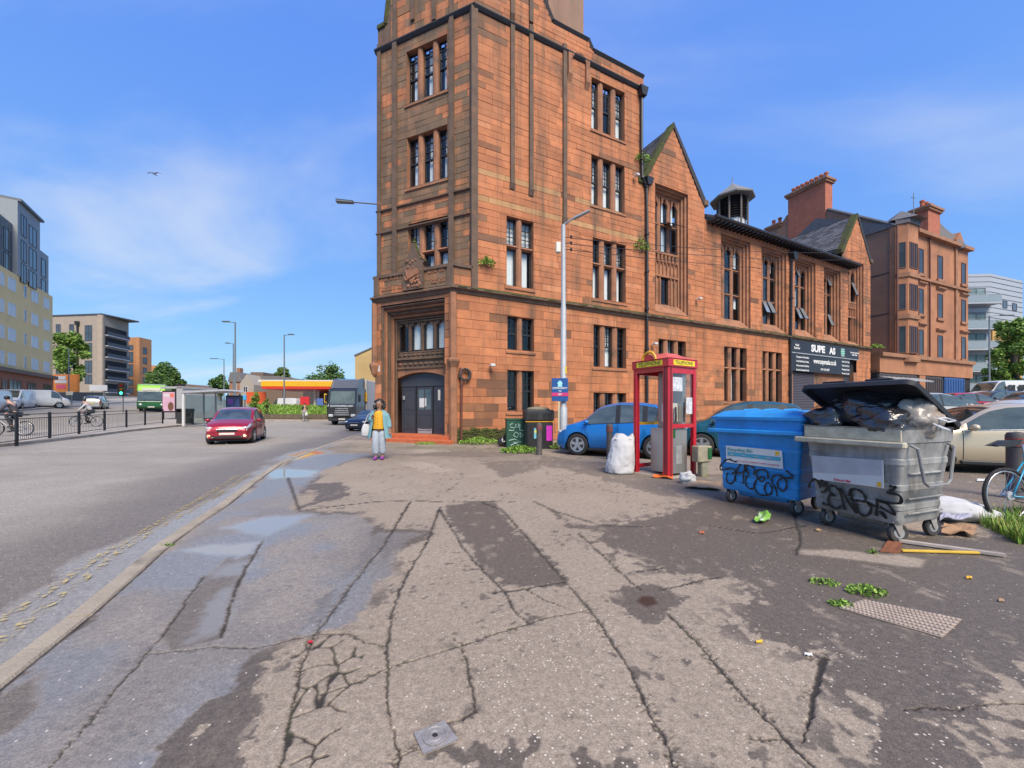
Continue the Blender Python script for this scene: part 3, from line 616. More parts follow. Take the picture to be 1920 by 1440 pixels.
def window(fr, s0, s1, z0, z1, n=1, mull=.15, depth=.27, trans=(), ast=(2, 3), split=.5, curtain=.6, sill=True, base=0.0, trim=None, head=0, drop=(), tmat=None, sb=None, lite=None):
    """mullioned opening: stone reveal, mullions and transoms, and a black sash with its pane in every light"""
    trim = trim or M_stone2; W = s1 - s0; mw = W * mull if n > 1 else 0; lw = (W - mw * (n - 1)) / n; q = base - depth
    m = MB(fr)
    for (a, b) in (((s0, z0), (s0, z1)), ((s1, z0), (s1, z1)), ((s0, z1), (s1, z1)), ((s0, z0), (s1, z0))):
        m.poly([(a[0], base, a[1]), (b[0], base, b[1]), (b[0], q - .05, b[1]), (a[0], q - .05, a[1])])
    for i in range(1, n):
        a = s0 + i * lw + (i - 1) * mw; f = base - .05
        m.prism([(a, q - .04), (a, f - .07), (a + mw * .3, f), (a + mw * .7, f), (a + mw, f - .07), (a + mw, q - .04)], z0, z1, 2)
    for zt in trans: m.prism([(q - .04, zt - .075), (base - .14, zt - .075), (base - .05, zt - .02), (base - .12, zt + .06), (q - .04, zt + .075)], s0, s1, 0)
    m.build('window_surround', trim, bld)
    if sill:
        m = MB(fr); m.prism([(q, z0 - .16), (base + .05, z0 - .16), (base + .05, z0 - .09), (q, z0 + .03)], s0 - .08, s1 + .08, 0); m.build('window_sill', trim, bld)
    edges = [z0] + list(trans) + [z1]
    for i in range(n):
        a = s0 + i * (lw + mw); b = a + lw
        for k in range(len(edges) - 1):
            if (i, k) in drop: continue
            c, d = edges[k] + (.07 if k else 0), edges[k + 1] - (.07 if k < len(edges) - 2 else 0); top = k == len(edges) - 2
            m = MB(fr); e = .055; y0, y1 = q - .03, q + .035
            m.box(a, y0, c, a + e, y1, d); m.box(b - e, y0, c, b, y1, d); m.box(a + e, y0, c, b - e, y1, c + e * 1.3); m.box(a + e, y0, d - e, b - e, y1, d)
            if top and ast:
                zc = c + (d - c) * split if len(edges) == 2 else c
                if len(edges) == 2: m.box(a + e, y0, zc - .035, b - e, y1 + .02, zc + .035)
                for u in range(1, ast[0]): x = a + (b - a) * u / ast[0]; m.box(x - .014, y0 + .01, zc, x + .014, y1 - .005, d - e)
                for v in range(1, ast[1]): x = zc + (d - zc) * v / ast[1]; m.box(a + e, y0 + .012, x - .014, b - e, y1 - .007, x + .014)
            w = m.build('window', M_frame, bld)
            m = MB(fr); m.poly([(a + .02, q, c + .02), (b - .02, q, c + .02), (b - .02, q, d - .02), (a + .02, q, d - .02)]); m.build('pane', M_pane, w)
            WCOUNT[0] += 1; r = random.Random(WCOUNT[0])
            if r.random() < curtain:
                m = MB(fr); x1 = b - (b - a) * r.choice((.0, .0, .1, .22)); x0 = a if r.random() < .8 else a + (b - a) * .3; N_ = 14
                zz0 = c if r.random() < .7 or curtain > .7 else c + (d - c) * r.uniform(.2, .6)
                vs = [(x0 + (x1 - x0) * j / N_, q - .13 + .02 * (j % 2), z) for j in range(N_ + 1) for z in (zz0, d)]
                m.add(vs, [(2 * j, 2 * j + 2, 2 * j + 3, 2 * j + 1) for j in range(N_)]); m.build('curtain', M_curtain, w)
            if head and top:
                m = MB(fr); arch = []
                for u in range(9):
                    x = u / 8; hh = (1 - abs(2 * x - 1) ** 1.6) * head; arch.append((a + (b - a) * x, d - head + hh * .96))
                m.prism([(a, d + .02)] + arch + [(b, d + .02)], q + .02, q + .12, 1)
                m.prism([((a + b) / 2 - lw * .30, d - head * .62), ((a + b) / 2 - lw * .1, d - head * .38), ((a + b) / 2 - lw * .34, d - head * .3)], q + .03, q + .10, 1); m.prism([((a + b) / 2 + lw * .30, d - head * .62), ((a + b) / 2 + lw * .1, d - head * .38), ((a + b) / 2 + lw * .34, d - head * .3)], q + .03, q + .10, 1)
                m.build('tracery', trim, bld)
    return (s0, s1, z0, z1)
def rect(fr, x0, y0, x1, y1, n=0.0): return fr.rect(x0, y0, x1, y1, n)

# --- side wall openings
sE = FR.at(1632, 700)[0]; sT = FR.at(1204, 300)[0]; sG = FR.at(1321, 400)[0]; sK = FR.at(1579, 500)[0]; s90 = FR.at(890, 300)[0]
ops1 = []; ops2 = []
tri = dict(n=3, mull=.15)
for y0, y1 in ((144, 240), (289, 382)): ops2.append(window(FR, *rect(FR, 1109, y0, 1171, y1), **tri, curtain=.9))
r_ = rect(FR, 1111.5, 445, 1173, 558); ops2.append(window(FR, *r_, **tri, trans=(FR.at(1112, 492)[1],), curtain=.9))
for y0, y1 in ((608, 687), (736, 800)): ops1.append(window(FR, *rect(FR, 1113, y0, 1174, y1), **tri, curtain=.25, ast=(2, 4)))
r_ = rect(FR, 950, 404, 1000, 534); ops2.append(window(FR, *r_, n=2, mull=.2, trans=(FR.at(950, 458)[1],), curtain=1.0))
for y0, y1 in ((592, 655), (693.5, 771)): ops1.append(window(FR, *rect(FR, 951.5, y0, 1001, y1), n=2, mull=.2, curtain=.3))
zg = FR.at(1235, 706)[1]
a, b, c, d = rect(FR, 1235, 635, 1286, 706); ops1.append(window(FR, a, b, c, d, **tri, curtain=.3))
a, b, c, d = rect(FR, 1358, 649, 1400, 752); ops1.append(window(FR, a, b, c, d, **tri, trans=(FR.at(1358, 689)[1],), curtain=.2, ast=None))
a, b, c, d = rect(FR, 1430, 658, 1466, 756); ops1.append(window(FR, a, b, c, d, **tri, trans=(FR.at(1430, 692)[1],), curtain=.2, ast=None))
# deep splayed bays: a recess whose window sits .42 m behind the wall face
def bay(px0, pxr, y0, y1, lights, tr, pxs, below=0.0, head=.45, curtain=.4, extra=None):
    D = .42
    s0, zt = FR.at(px0, y0); _, zb = FR.at(px0, y1); s1, _ = FR.at(pxs, y0); ws = (FR.at(px0, y0)[0]); wr = FR.at(pxr, y0)[0]
    sp = max(.15, (s1 - wr) * .55); wl, wr = s0 + sp * .6, s1 - sp
    m = MB(FR)
    for k in range(3):       # stepped, moulded jambs and head
        u0, u1 = k / 3, (k + 1) / 3; n0, n1 = -D * u0, -D * u1
        for (e, w, sg) in ((s0, wl, 1), (s1, wr, -1)):
            x0, x1 = e + (w - e) * u0, e + (w - e) * u1
            m.poly([(x0, n0, zb), (x0, n1 + .03, zb), (x0, n1 + .03, zt - .1 * k), (x0, n0, zt - .1 * k)]); m.poly([(x0, n1 + .03, zb), (x1, n1, zb), (x1, n1, zt - .1 * k), (x0, n1 + .03, zt - .1 * k)])
        x0, x1 = s0 + (wl - s0) * u0, s1 + (wr - s1) * u0
        m.poly([(x0, n0, zt - .1 * k), (x1, n0, zt - .1 * k), (x1, n1, zt - .1 * k), (x0, n1, zt - .1 * k)]); m.poly([(x0, n1, zt - .1 * k), (x1, n1, zt - .1 * k), (x1, n1, zt - .1 * (k + 1)), (x0, n1, zt - .1 * (k + 1))])
    sl = .55
    m.poly([(s0, .02, zb - .02), (s1, .02, zb - .02), (wr, -D, zb + sl), (wl, -D, zb + sl)])
    m.build('window_bay', M_stone2, bld)
    if extra: extra(wl, wr, zb + sl, zt - .3, -D)
    else: window(FR, wl, wr, zb + sl, zt - .3, lights, .13, .14, tr, None, curtain=curtain, sill=False, base=-D, head=head)
    return (s0, s1, zb, zt)
def gable_bay(y0, ym, yl0, yl1, px):
    zt_l, zt_m, zb_l = FR.at(px, y0)[1], FR.at(px, ym)[1], 0
    def ex(wl, wr, zb, zt, n):
        zm = FR.at(px, ym)[1]; z1, z0 = FR.at(px, yl0)[1], max(zb + .05, FR.at(px, yl1)[1]); W = wr - wl
        window(FR, wl, wr, zm, zt, 3, .13, .14, ((zm + zt) / 2 + .05,), None, curtain=.8, sill=False, base=n, head=.5)
        m = MB(FR); m.box(wl, n - .3, z1, wr, n - .02, zm)
        for k in range(7): x = wl + W * (k + .5) / 7; m.tube([(x, n + .02, zm - .55), (x, n + .02, zm - .15)], [.07, .10], 6); m.ball((x, n + .03, zm - .5), .10, 6, 5)
        m.box(wl, n, zm - .12, wr, n + .10, zm); m.box(wl, n, z1, wr, n + .07, z1 + .10)
        for k in range(8): x = wl + W * k / 7; m.box(x - .035, n - .02, z1 + .1, x + .035, n + .05, zm - .6)
        a, b = wl + W * .36, wl + W * .64
        m.box(wl, n - .3, zb, a, n - .02, z1); m.box(b, n - .3, zb, wr, n - .02, z1)
        if z0 > zb: m.box(a, n - .3, zb, b, n - .02, z0)
        for k in (0, 1, 2, 5, 6, 7): x = wl + W * k / 7; m.box(x - .035, n - .02, zb, x + .035, n + .05, z1)
        m.build('carved_panel', M_stone2, bld)
        window(FR, a, b, z0, z1, 1, 0, .14, (), None, curtain=.5, sill=False, base=n)
    return ex
ops3 = [bay(1228.5, 1276, 343, 583, 3, (), 1290, extra=gable_bay(343, 462, 510, 578, 1229))]
ops4 = []
for px0, pxr, y0, y1, pxs in ((1352, 1394, 438, 609, 1407), (1428, 1461, 461, 618, 1474), (1490.5, 1518, 482, 628, 1529), (1545, 1567, 500, 637, 1576)):
    zt, zb = FR.at(px0, y0)[1], FR.at(px0, y1)[1]; h = zt - zb
    ops4.append(bay(px0, pxr, y0, y1, 3, (zb + h * .39, zb + h * .68), pxs))
ops5 = [bay(1590, 1612, 486, 650, 3, (), 1619, extra=gable_bay(486, 560, 591, 640, 1592))]
# open hopper sashes tipped out of some lights
def hopper(px, y0, y1, w, ang, n=-.5):
    s, zt = FR.at(px, y0, n); _, zb = FR.at(px, y1, n); L = zt - zb; m = MB(FR)
    o = bpy.data.objects
    t = math.sin(ang) * L; h = math.cos(ang) * L
    m.add([(s, n, zt), (s + w, n, zt), (s + w, n + t, zt - h), (s, n + t, zt - h), (s, n - .04, zt), (s + w, n - .04, zt), (s + w, n + t - .04, zt - h), (s, n + t - .04, zt - h)], [(0, 1, 2, 3), (7, 6, 5, 4), (0, 1, 5, 4), (1, 2, 6, 5), (2, 3, 7, 6), (3, 0, 4, 7)])
    w_ = m.build('open_sash', M_frame, bld)
    m = MB(FR); k = .06; f = lambda u, v: (s + k + (w - 2 * k) * u, n + .006 + t * v, zt - h * v)
    m.poly([f(0, .06), f(1, .06), f(1, .94), f(0, .94)]); m.build('pane', mat('tilted_glass', (.22, .25, .27), .08, spec=.9, coat=1), w_)
for h in ((1428, 563, 589, .5, .35), (1437, 564, 591, .55, .4), (1491, 577, 600, .5, .35), (1498, 576, 602, .55, .42), (1491, 503, 521, .4, .3), (1550, 588, 613, .5, .3), (1549, 520, 538, .5, .3), (1595, 528, 557, .5, .3)): hopper(*h)
hopper(1246, 415, 452, .62, 1.0, -.45)
# --- shop at the far end of the wall
s0, s1, _, z1 = rect(FR, 1481, 636, 1606, 700); SH = (s0, s1, -.3, z1); ops1.append(SH)
# heights
zL = FR.at(1213, 300)[1]; zRk = FR.at(1311, 368)[1]; sA, zA = FR.at(1262, 236); zEv = FR.at(1322, 412)[1]; zEv2 = FR.at(1585, 497)[1]; zEv = (zEv + zEv2) / 2
sA2, zA2 = FR.at(1607, 404); zK2 = FR.at(1590, 468)[1]
NZ = lambda s, z, k=1.0: mnoise.noise(Vector((s * .35 * k, z * .5 * k, 3.3)))
pd1 = lambda s, z: .45 if z < 2.6 and s < 14 and NZ(s, z) > .05 else (.10 if z < 3.2 else .05)
PALE[2] = (FR.at(960, 338)[1], FR.at(960, 385)[1])
ashlar(FR, 0, sE, -.3, ZS - .1, ops1, 1, pd1)
zC = FR.at(1204, 166)[1]
ashlar(FR, s90, sT, ZS + .16, zC, ops2, 2, pd=lambda s, z: .22 if s < s90 + .8 and z > 8 else .025, course=(.24, .32))
slope = lambda z: ((sT, sG) if z <= zRk else (sA - (sA - sT) * (zA - z) / (zA - zRk), sA + (sG - .35 - sA) * (zA - z) / (zA - zRk)))
ashlar(FR, sT, sG, ZS + .16, zA, ops3, 3, course=(.24, .32), span=slope)
ashlar(FR, sG, sK, ZS + .16, zEv, ops4, 4, pd=lambda s, z: .04, course=(.24, .32))
sl2 = lambda z: ((sK, sE) if z <= zK2 else (sA2 - (sA2 - sK) * (zA2 - z) / (zA2 - zK2), sA2 + (sE - sA2) * (zA2 - z) / (zA2 - zK2)))
ashlar(FR, sK, sE, ZS + .16, zA2, ops5, 5, course=(.24, .32), span=sl2)
m = backing(FR, 0, sE, -.6, ZS, ops1)
for q in ((s90, sT, ZS, zC, ops2), (sT, sG, ZS, zRk, ops3), (sG, sK, ZS, zEv, ops4), (sK, sE, ZS, zK2, ops5)):
    r = backing(FR, *q[:4], q[4]); b0 = len(m.v); m.v += r.v; m.f += [tuple(b0 + i for i in f) for f in r.f]; m.t += r.t
m.poly([(sT, -.013, zRk), (sG, -.013, zRk), (sA, -.013, zA)]); m.poly([(sK, -.013, zK2), (sE, -.013, zK2), (sA2, -.013, zA2)])
m.build('side_wall', M_mortar, bld)
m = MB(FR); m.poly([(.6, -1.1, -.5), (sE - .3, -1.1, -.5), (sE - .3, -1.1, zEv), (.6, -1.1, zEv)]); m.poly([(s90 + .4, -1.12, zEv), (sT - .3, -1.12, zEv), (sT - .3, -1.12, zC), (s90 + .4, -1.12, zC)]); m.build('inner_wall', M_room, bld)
# --- tower front, above the porch
wF = 5.043
opsF = []
for x0, y0, x1, y1 in ((762, 98, 838, 196), (763, 259, 838.5, 353), (765, 421, 840, 525)):
    a, b, c, d = rect(FF, x0, y0, x1, y1); opsF.append(window(FF, a, b, c, d, 3, .13, trans=((FF.at(765, 477)[1],) if y0 > 400 else ()), curtain=1.0, trim=M_stone2))
zCF = FF.at(708, 97)[1]; zC0 = (zCF + FR.at(890, 12)[1]) / 2; zC = zC0
ashlar(FF, 0, wF, ZS, zC0, opsF, 6, course=(.24, .32), pd=lambda s, z: .95 if NZ(s + 9, z, 1.3) > -.22 else .35, wid=(.3, .9))
backing(FF, 0, wF, ZS - .1, zC0, opsF).build('front_wall', M_mortar, bld)
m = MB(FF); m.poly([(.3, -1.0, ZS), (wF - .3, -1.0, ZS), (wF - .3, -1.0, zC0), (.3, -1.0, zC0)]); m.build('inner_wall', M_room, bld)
# strips, cornices and the shaped parapet of the tower
def strip(fr, px, y0, y1, w, n=.10, m_=None, corbel=True):
    s, zt = fr.at(px, y0); _, zb = fr.at(px, y1); m = MB(fr); m.box(s - w / 2, -.03, zb, s + w / 2, n, zt)
    if corbel: m.prism([(-.02, zb - .3), (n * .5, zb - .22), (n + .03, zb), (-.02, zb)], s - w / 2 - .02, s + w / 2 + .02, 0)
    m.build('buttress_strip', m_ or M_dark, bld)
for q in ((960, 28, 345, .19), (995, 50, 358, .19), (1058, 85, 410, .2)): strip(FR, *q)
m = MB(FR); s_, zt_ = FR.at(1067, 100); m.box(s_ - .1, -.02, zt_ - 1.0, s_ + .1, .12, zt_); m.prism([(-.02, zt_ - 1.35), (.14, zt_ - 1.0), (-.02, zt_ - 1.0)], s_ - .12, s_ + .12, 0)
s_, zt_ = FR.at(1100, 118); m.box(s_ - .1, -.02, zt_ - 1.0, s_ + .1, .12, zt_); m.prism([(-.02, zt_ - 1.35), (.14, zt_ - 1.0), (-.02, zt_ - 1.0)], s_ - .12, s_ + .12, 0)
c0 = FR.at(1085, 122); m.tube([(c0[0] + .55 * math.cos(t), .05, c0[1] - .15 + .6 * math.sin(t)) for t in np.linspace(.2, 2.9, 9)], .09, 6); m.build('blind_arch', M_stone2, bld)
for px in (742, 848): strip(FF, px, 40, 560, .22, .12, M_dark, False)
strip(FF, 712, 85, 560, .2, .08, M_dark, False)
m = MB(FR); m.box(s90 - .16, -.3, ZS, s90 + .12, .07, zC0 - .05); m.build('corner_shaft', M_dark, bld)
def band(fr, s0, s1, z, prof, name, m_):
    m = MB(fr); m.prism([(n, z + h) for n, h in prof], s0, s1, 0); return m.build(name, m_, bld)
CORN = [(-.03, -.14), (.05, -.12), (.11, -.05), (.14, -.01), (.14, .03), (-.03, .10)]
sTe = FR.at(1207, 200)[0]
band(FF, -.1, wF + .08, zC0, CORN, 'cornice', M_lead); band(FR, s90 + .02, sTe + .15, zC0, CORN, 'cornice', M_lead)
for y in (362, 408):
    zz_ = FF.at(848, y)[1]; band(FF, -.03, wF, zz_, [(-.03, -.08), (.1, -.03), (.1, .02), (-.03, .08)], 'ledge', M_dark)
parR = [FR.at(x, y) for x, y in ((1207, 143), (1112, 93), (1104, 74), (1062, 52), (1037, 38), (1022, 0))]
topz = zC0 + 4.2
pr = [(sTe, zC0)] + parR + [(parR[-1][0] - .8, topz), (s90 + 1.3, topz + .9), (s90, topz), (s90, zC0)]
m = MB(FR); m.prism(pr, -.45, -.02, 1); m.build('parapet', M_stone2, bld)
m = MB(FR)
for a, b in zip(pr[1:-2], pr[2:-1]): m.tube([(a[0], -.04, a[1]), (b[0], -.04, b[1])], .12, 5)
m.build('coping', M_lead, bld)
def smax(z):
    for (s1_, z1_), (s2_, z2_) in zip(parR, parR[1:]):
        if z1_ <= z <= z2_: return s1_ + (s2_ - s1_) * (z - z1_) / max(1e-6, z2_ - z1_)
    return parR[0][0] if z < parR[0][1] else parR[-1][0] - .35 * (z - parR[-1][1])
ashlar(FR, s90, sTe, zC0 + .1, zC0 + 4.0, [], 8, lambda s, z: .12, course=(.2, .26), span=lambda z: (s90, smax(z) - .05))
pf = [FF.at(x, y) for x, y in ((708, 53), (722, 45), (727, 0))]
prf = [(0, zC0)] + pf + [(1.2, topz + .4), (2.4, topz + 1.6), (3.8, topz + .4), (wF, topz), (wF, zC0)]
m = MB(FF); m.prism(prf, -.45, -.02, 1); m.build('parapet', M_dark, bld)
m = MB(FF)
for a, b in zip(prf[1:-3], prf[2:-2]): m.tube([(a[0], -.06, a[1]), (b[0], -.06, b[1])], .14, 5)
m.build('coping', M_moss, bld)
ashlar(FF, .75, wF, zC0 + .15, zC0 + 4.0, [], 9, lambda s, z: .45, wid=(.4, .9))
for px in (742, 775, 815, 848): strip(FF, px, -140, 40, .18, .1, M_dark, False)
for px in (960, 995): strip(FR, px, -140, 44, .19, .1, M_dark, False)
m = MB(FR); sa, sb = FR.at(1045, 60)[0], FR.at(1096, 70)[0]; m.box(sa + .4, -3.2, zC0 + .3, sb + 1.0, -1.4, zC0 + 8); m.build('chimney', mat('chimney_render', (.27, .16, .11), .9, var=.2, scale=2, stain=(.16, .15, .10), sstain=.8, sthr=.5, stretch=(1, 1, .3)), bld)
# bodies of the building behind its faces
m = MB(); Lf = lambda s, n: FR(s, n, 0)
def vol(pts, z0, z1): m.prism([(p[0], p[1]) for p in pts], z0, z1, 2)
b1, b2 = Lf(s90 + .1, -.5), Lf(sT - .02, -.05); tb = [Vector(Lf(sT - .02, -9)), Vector(FF(.05, -8, 0))]
m2 = MB(); tp = [Lf(sT - .03, -.06), tuple(tb[0]), tuple(tb[1]), FF(.03, -.06, 0)]
for i in range(3):
    p, q = tp[i], tp[i + 1]; m2.poly([(p[0], p[1], -.5), (q[0], q[1], -.5), (q[0], q[1], zC0 + .6), (p[0], p[1], zC0 + .6)])
m2.build('tower_wall', M_stone2, bld)
m = MB(FR); m.poly([(sE, -.04, -.5), (sE, -10, -.5), (sE, -10, zK2 - .5), (sE, -.04, zK2 - .5)]); m.poly([(sT, -10, -.5), (sE, -10, -.5), (sE, -10, zEv), (sT, -10, zEv)]); m.build('rear_wall', M_stone2, bld)
# roofs: slates in courses on the two gables, a plain sheet behind the long eaves, and the tower's steep roof
def slated(fr, fa, rows, cols, name):
    m = MB(fr); rr = random.Random(3)
    for i in range(rows):
        for j in range(cols + (i % 2)):
            u0, u1 = (j - .5 * (i % 2)) / cols, (j + 1 - .5 * (i % 2)) / cols; u0, u1 = max(0, u0), min(1, u1)
            k = rr.uniform(.0, .02); a, b, c, d = fa(u0, i / rows, .05 + k), fa(u1, i / rows, .05 + k), fa(u1, (i + 1.15) / rows, .015), fa(u0, (i + 1.15) / rows, .015)
            t = rr.uniform(.6, 1.5); m.poly([a, b, c, d], (t, t, t))
    o = m.build(name, mat('slate_tinted', (.12, .115, .12), .65, var=.3, scale=6, tint=True, stain=(.06, .07, .025), sstain=1.0, sthr=.6), bld); o['kind'] = 'stuff'
for (sa, za, s0, z0, s1, z1) in ((sA, zA, sT, zRk, sG, zRk), (sA2, zA2, sK, zK2, sE, zK2)):
    m = MB(FR); m.add([(sa, -.1, za - .08), (sa, -10, za - .08), (s0, -10, z0 - .08), (s0, -.1, z0 - .08), (s1, -.1, z1 - .08), (s1, -10, z1 - .08)], [(0, 1, 2, 3), (0, 4, 5, 1)]); m.build('roof', M_slate, bld)
    slated(FR, lambda u, v, h: (s0 + (sa - s0) * v, -.3 - 9.5 * u, z0 + (za - z0) * v + h), 16, 24, 'slates')
    slated(FR, lambda u, v, h: (s1 + (sa - s1) * v, -.3 - 9.5 * u, z1 + (za - z1) * v + h), 16, 24, 'slates')
    m = MB(FR); m.prism([(s0 - .1, z0 - .15), (sa, za + .18), (sa, za - .12), (s0 + .12, z0 - .38)], -.42, .05, 1); m.build('gable_coping', M_moss, bld)
    m = MB(FR); m.prism([(s1 + .1, z1 - .15), (sa + .02, za + .18), (sa + .02, za - .12), (s1 - .12, z1 - .38)], -.42, .05, 1); m.build('gable_coping', M_lead, bld)
    m = MB(FR); m.cbox(s0 - .28, -.4, z0 - .45, s0 + .1, .1, z0 - .1, .04); m.build('kneeler', M_moss, bld); m = MB(FR); m.cbox(s1 - .1, -.4, z1 - .45, s1 + .26, .1, z1 - .1, .04); m.build('kneeler', M_dark, bld)
m = MB(FR); ov = .55
m.add([(sG + .1, ov, zEv - .12), (sK + 1.2, ov, zEv - .12), (sK + 1.2, -5, zEv + 3.0), (sG + .1, -5, zEv + 3.0), (sG + .1, ov, zEv), (sK + 1.2, ov, zEv), (sK + 1.2, -5, zEv + 3.15), (sG + .1, -5, zEv + 3.15)], [(0, 1, 2, 3), (4, 5, 6, 7), (0, 1, 5, 4), (1, 2, 6, 5), (3, 0, 4, 7)]); m.build('roof', M_slate, bld)
m = MB(FR); m.tube([(sG + .1, ov + .06, zEv - .05), (sK + 1.2, ov + .06, zEv - .05)], .09, 8); m.build('gutter', M_black, bld)
m = MB(FR); k = 44
for i in range(k): x = sG + .3 + (sK + .7 - sG) * i / (k - 1); m.box(x - .04, -.02, zEv - .24, x + .04, ov, zEv - .12)
m.build('rafter_ends', M_black, bld)['kind'] = 'stuff'
# ventilator on the ridge
vn = FR.at(1373, 420, -4.5); m = MB(FR); cs, cz = vn[0], FR.at(1373, 398, -4.5)[1]; hz = FR.at(1373, 372, -4.5)[1]; tz = FR.at(1373, 345, -4.5)[1]; Rr = 1.05
ring = lambda r: [(cs + r * math.cos(math.pi / 8 + math.pi / 4 * i), r * math.sin(math.pi / 8 + math.pi / 4 * i) - 4.5) for i in range(8)]
for (x, y) in ring(Rr): m.tube([(x, y, cz - 2.2), (x, y, hz)], .075, 6)
m.build('ventilator_post', mat('bleached_timber', (.16, .135, .11), .9), bld)
m = MB(FR)
for k in range(9): zz_ = cz - .75 + (hz - cz + .65) * (k + .3) / 9; m.lathe([(Rr * .98, zz_), (Rr * .80, zz_ + .12), (Rr * .78, zz_ + .12), (Rr * .95, zz_ - .02)], 8, (cs, -4.5, 0))
m.build('louvres', M_lead, bld)
m = MB(FR); m.lathe([(Rr * .8, cz - 1.6), (Rr * .8, cz - .75), (0, cz - .75)], 12, (cs, -4.5, 0)); m.build('ventilator_drum', M_white, bld)
m = MB(FR); m.lathe([(Rr * 1.5, hz - .18), (Rr * 1.52, hz - .08), (Rr * .95, hz + .38), (Rr * .45, tz - .35), (.08, tz), (.03, tz + .1), (.03, tz + .5), (0, tz + .5)], 8, (cs, -4.5, 0)); m.build('ventilator_roof', mat('zinc', (.20, .19, .175), .6, var=.2), bld)
# string course with its mossy weathering, porch and balcony
wP = 4.021
STR = [(-.03, -.2), (.05, -.17), (.1, -.05), (.2, -.02), (.2, .03), (-.03, .16)]
band(FR, -.12, sE, ZS, STR, 'string_course', M_dark); band(FP, -.1, wP + .1, ZS, STR, 'string_course', M_dark)
m = MB(FR); rr = random.Random(4)
for i in range(420):
    s = rr.uniform(0, sE); w = rr.uniform(.1, .45); t_ = rr.uniform(.0, .7); n0 = .2 - .22 * t_; m.add([(s, n0 + .03, ZS + .02 + .11 * t_), (s + w, n0 + .03, ZS + .02 + .11 * t_), (s + w * .8, n0 - .09, ZS + .10 + .11 * t_), (s + w * .2, n0 - .09, ZS + .10 + .11 * t_), (s + w * .5, n0 - .02, ZS + .09 + .11 * t_)], [(0, 1, 4), (1, 2, 4), (2, 3, 4), (3, 0, 4)])
m.build('moss_tufts', M_moss, bld)['kind'] = 'stuff'
m = MB(FR)
for i in range(420):
    s = .15 + 2.9 * rr.random(); z = .62 * rr.random() ** 1.6 * (1 - .25 * s / 3); w = rr.uniform(.05, .16); m.add([(s - w, .012, z - w * .6), (s + w, .012, z - w * .6), (s + w * .7, .012, z + w * .6), (s - w * .7, .012, z + w * .6), (s, rr.uniform(.03, .09), z)], [(0, 1, 4), (1, 2, 4), (2, 3, 4), (3, 0, 4)])
m.build('wall_moss', M_moss, bld)['kind'] = 'stuff'
zP = FP.at(703, 517)[1]
ashlar(FP, 0, .35, -.3, ZS - .15, [], 11, lambda s, z: .3, wid=(.4, .5)); ashlar(FP, wP - .41, wP - .02, -.3, ZS - .15, [], 12, lambda s, z: .12, wid=(.5, .7))
m = MB(FP); m.tube([(wP + .02, .04, -.2), (wP + .02, .04, 3.0)], .16, 8); m.tube([(wP + .02, .05, 3.3), (wP + .02, .05, ZS - .2)], .14, 8); m.lathe([(.12, 2.95), (.26, 3.25), (.26, 3.33), (.13, 3.4)], 8, (wP + .02, .05, 0)); m.build('corner_shaft', M_stone2, bld)
m = MB(FP); m.tube([(.02, .04, 3.3), (.02, .04, ZS - .2)], .12, 8); m.lathe([(.02, 2.75), (.12, 2.9), (.22, 3.25), (.2, 3.33), (.1, 3.4)], 8, (.02, .05, 0)); m.build('corner_shaft', M_stone2, bld)
oL, oR, DP = .34, wP - .40, .62; zT = ZS - .32; NB = 5; sp = .40
for k in range(NB):
    u0, u1 = k / NB, (k + 1) / NB; n0, n1 = -DP * u0, -DP * u1; a0, a1, b0, b1 = oL + sp * u0, oL + sp * u1, oR - sp * u0, oR - sp * u1; h0, h1 = zT - .62 * u0, zT - .62 * u1
    m = MB(FP)
    for (x0, x1) in ((a0, a1), (b0, b1)):
        m.poly([(x0, n0, -.2), (x0, n1, -.2), (x0, n1, h0), (x0, n0, h0)]); m.poly([(x0, n1, -.2), (x1, n1, -.2), (x1, n1, h1), (x0, n1, h0)]); m.tube([((x0 + x1) / 2, n1 + .045, .1), ((x0 + x1) / 2, n1 + .045, h0 - .03)], .035, 6)
    m.poly([(a0, n0, h0), (b0, n0, h0), (b0, n1, h0), (a0, n1, h0)]); m.poly([(a0, n1, h0), (b0, n1, h0), (b1, n1, h1), (a1, n1, h1)]); m.tube([(a0, n1 + .05, (h0 + h1) / 2), (b0, n1 + .05, (h0 + h1) / 2)], .035, 6)
    m.build('moulding', M_stone2 if k % 2 else M_dark, bld)
m = MB(FP); m.box(.33, -.5, zT, wP - .39, -.005, ZS - .18); m.build('porch_lintel', M_stone2, bld)
iL, iR = oL + sp, oR - sp; n_ = -DP
zd = FP.at(790, 702, n_)[1]; zw0, zw1 = FP.at(750, 660, n_)[1], FP.at(750, 592, n_)[1]; zw1 = min(zw1, zT - .68)
window(FP, iL, iR, zw0, zw1, 4, .06, .18, (), None, curtain=.9, sill=False, base=n_, head=.24, trim=M_dark)
m = MB(FP); m.box(iL, n_ - .25, zw1, iR, n_, zT); m.box(iL, n_ - .25, zd + .28, iR, n_ - .02, zw0); W = iR - iL
for k in range(10): x = iL + W * (k + .5) / 10; m.ball((x, n_ - .01, zw0 - .17), (W / 22, .05, .06), 6, 5); m.ball((x, n_ - .01, zw0 - .06), (W / 26, .04, .04), 6, 5)
m.box(iL, n_ - .1, zw0 - .38, iR, n_ + .08, zw0 - .28); m.box(iL, n_ - .1, zd + .26, iR, n_ + .06, zd + .33)
for k in range(9): x = iL + W * (k + .5) / 9; m.ball((x, n_, zd + .47), (W / 20, .05, .07), 6, 5)
m.build('carved_frieze', M_dark, bld)['kind'] = 'stuff'
for k in range(4): pass
arch = [(iL + W * u / 16, zd - .12 + .22 * (1 - abs(2 * u / 16 - 1) ** 2.0)) for u in range(17)]
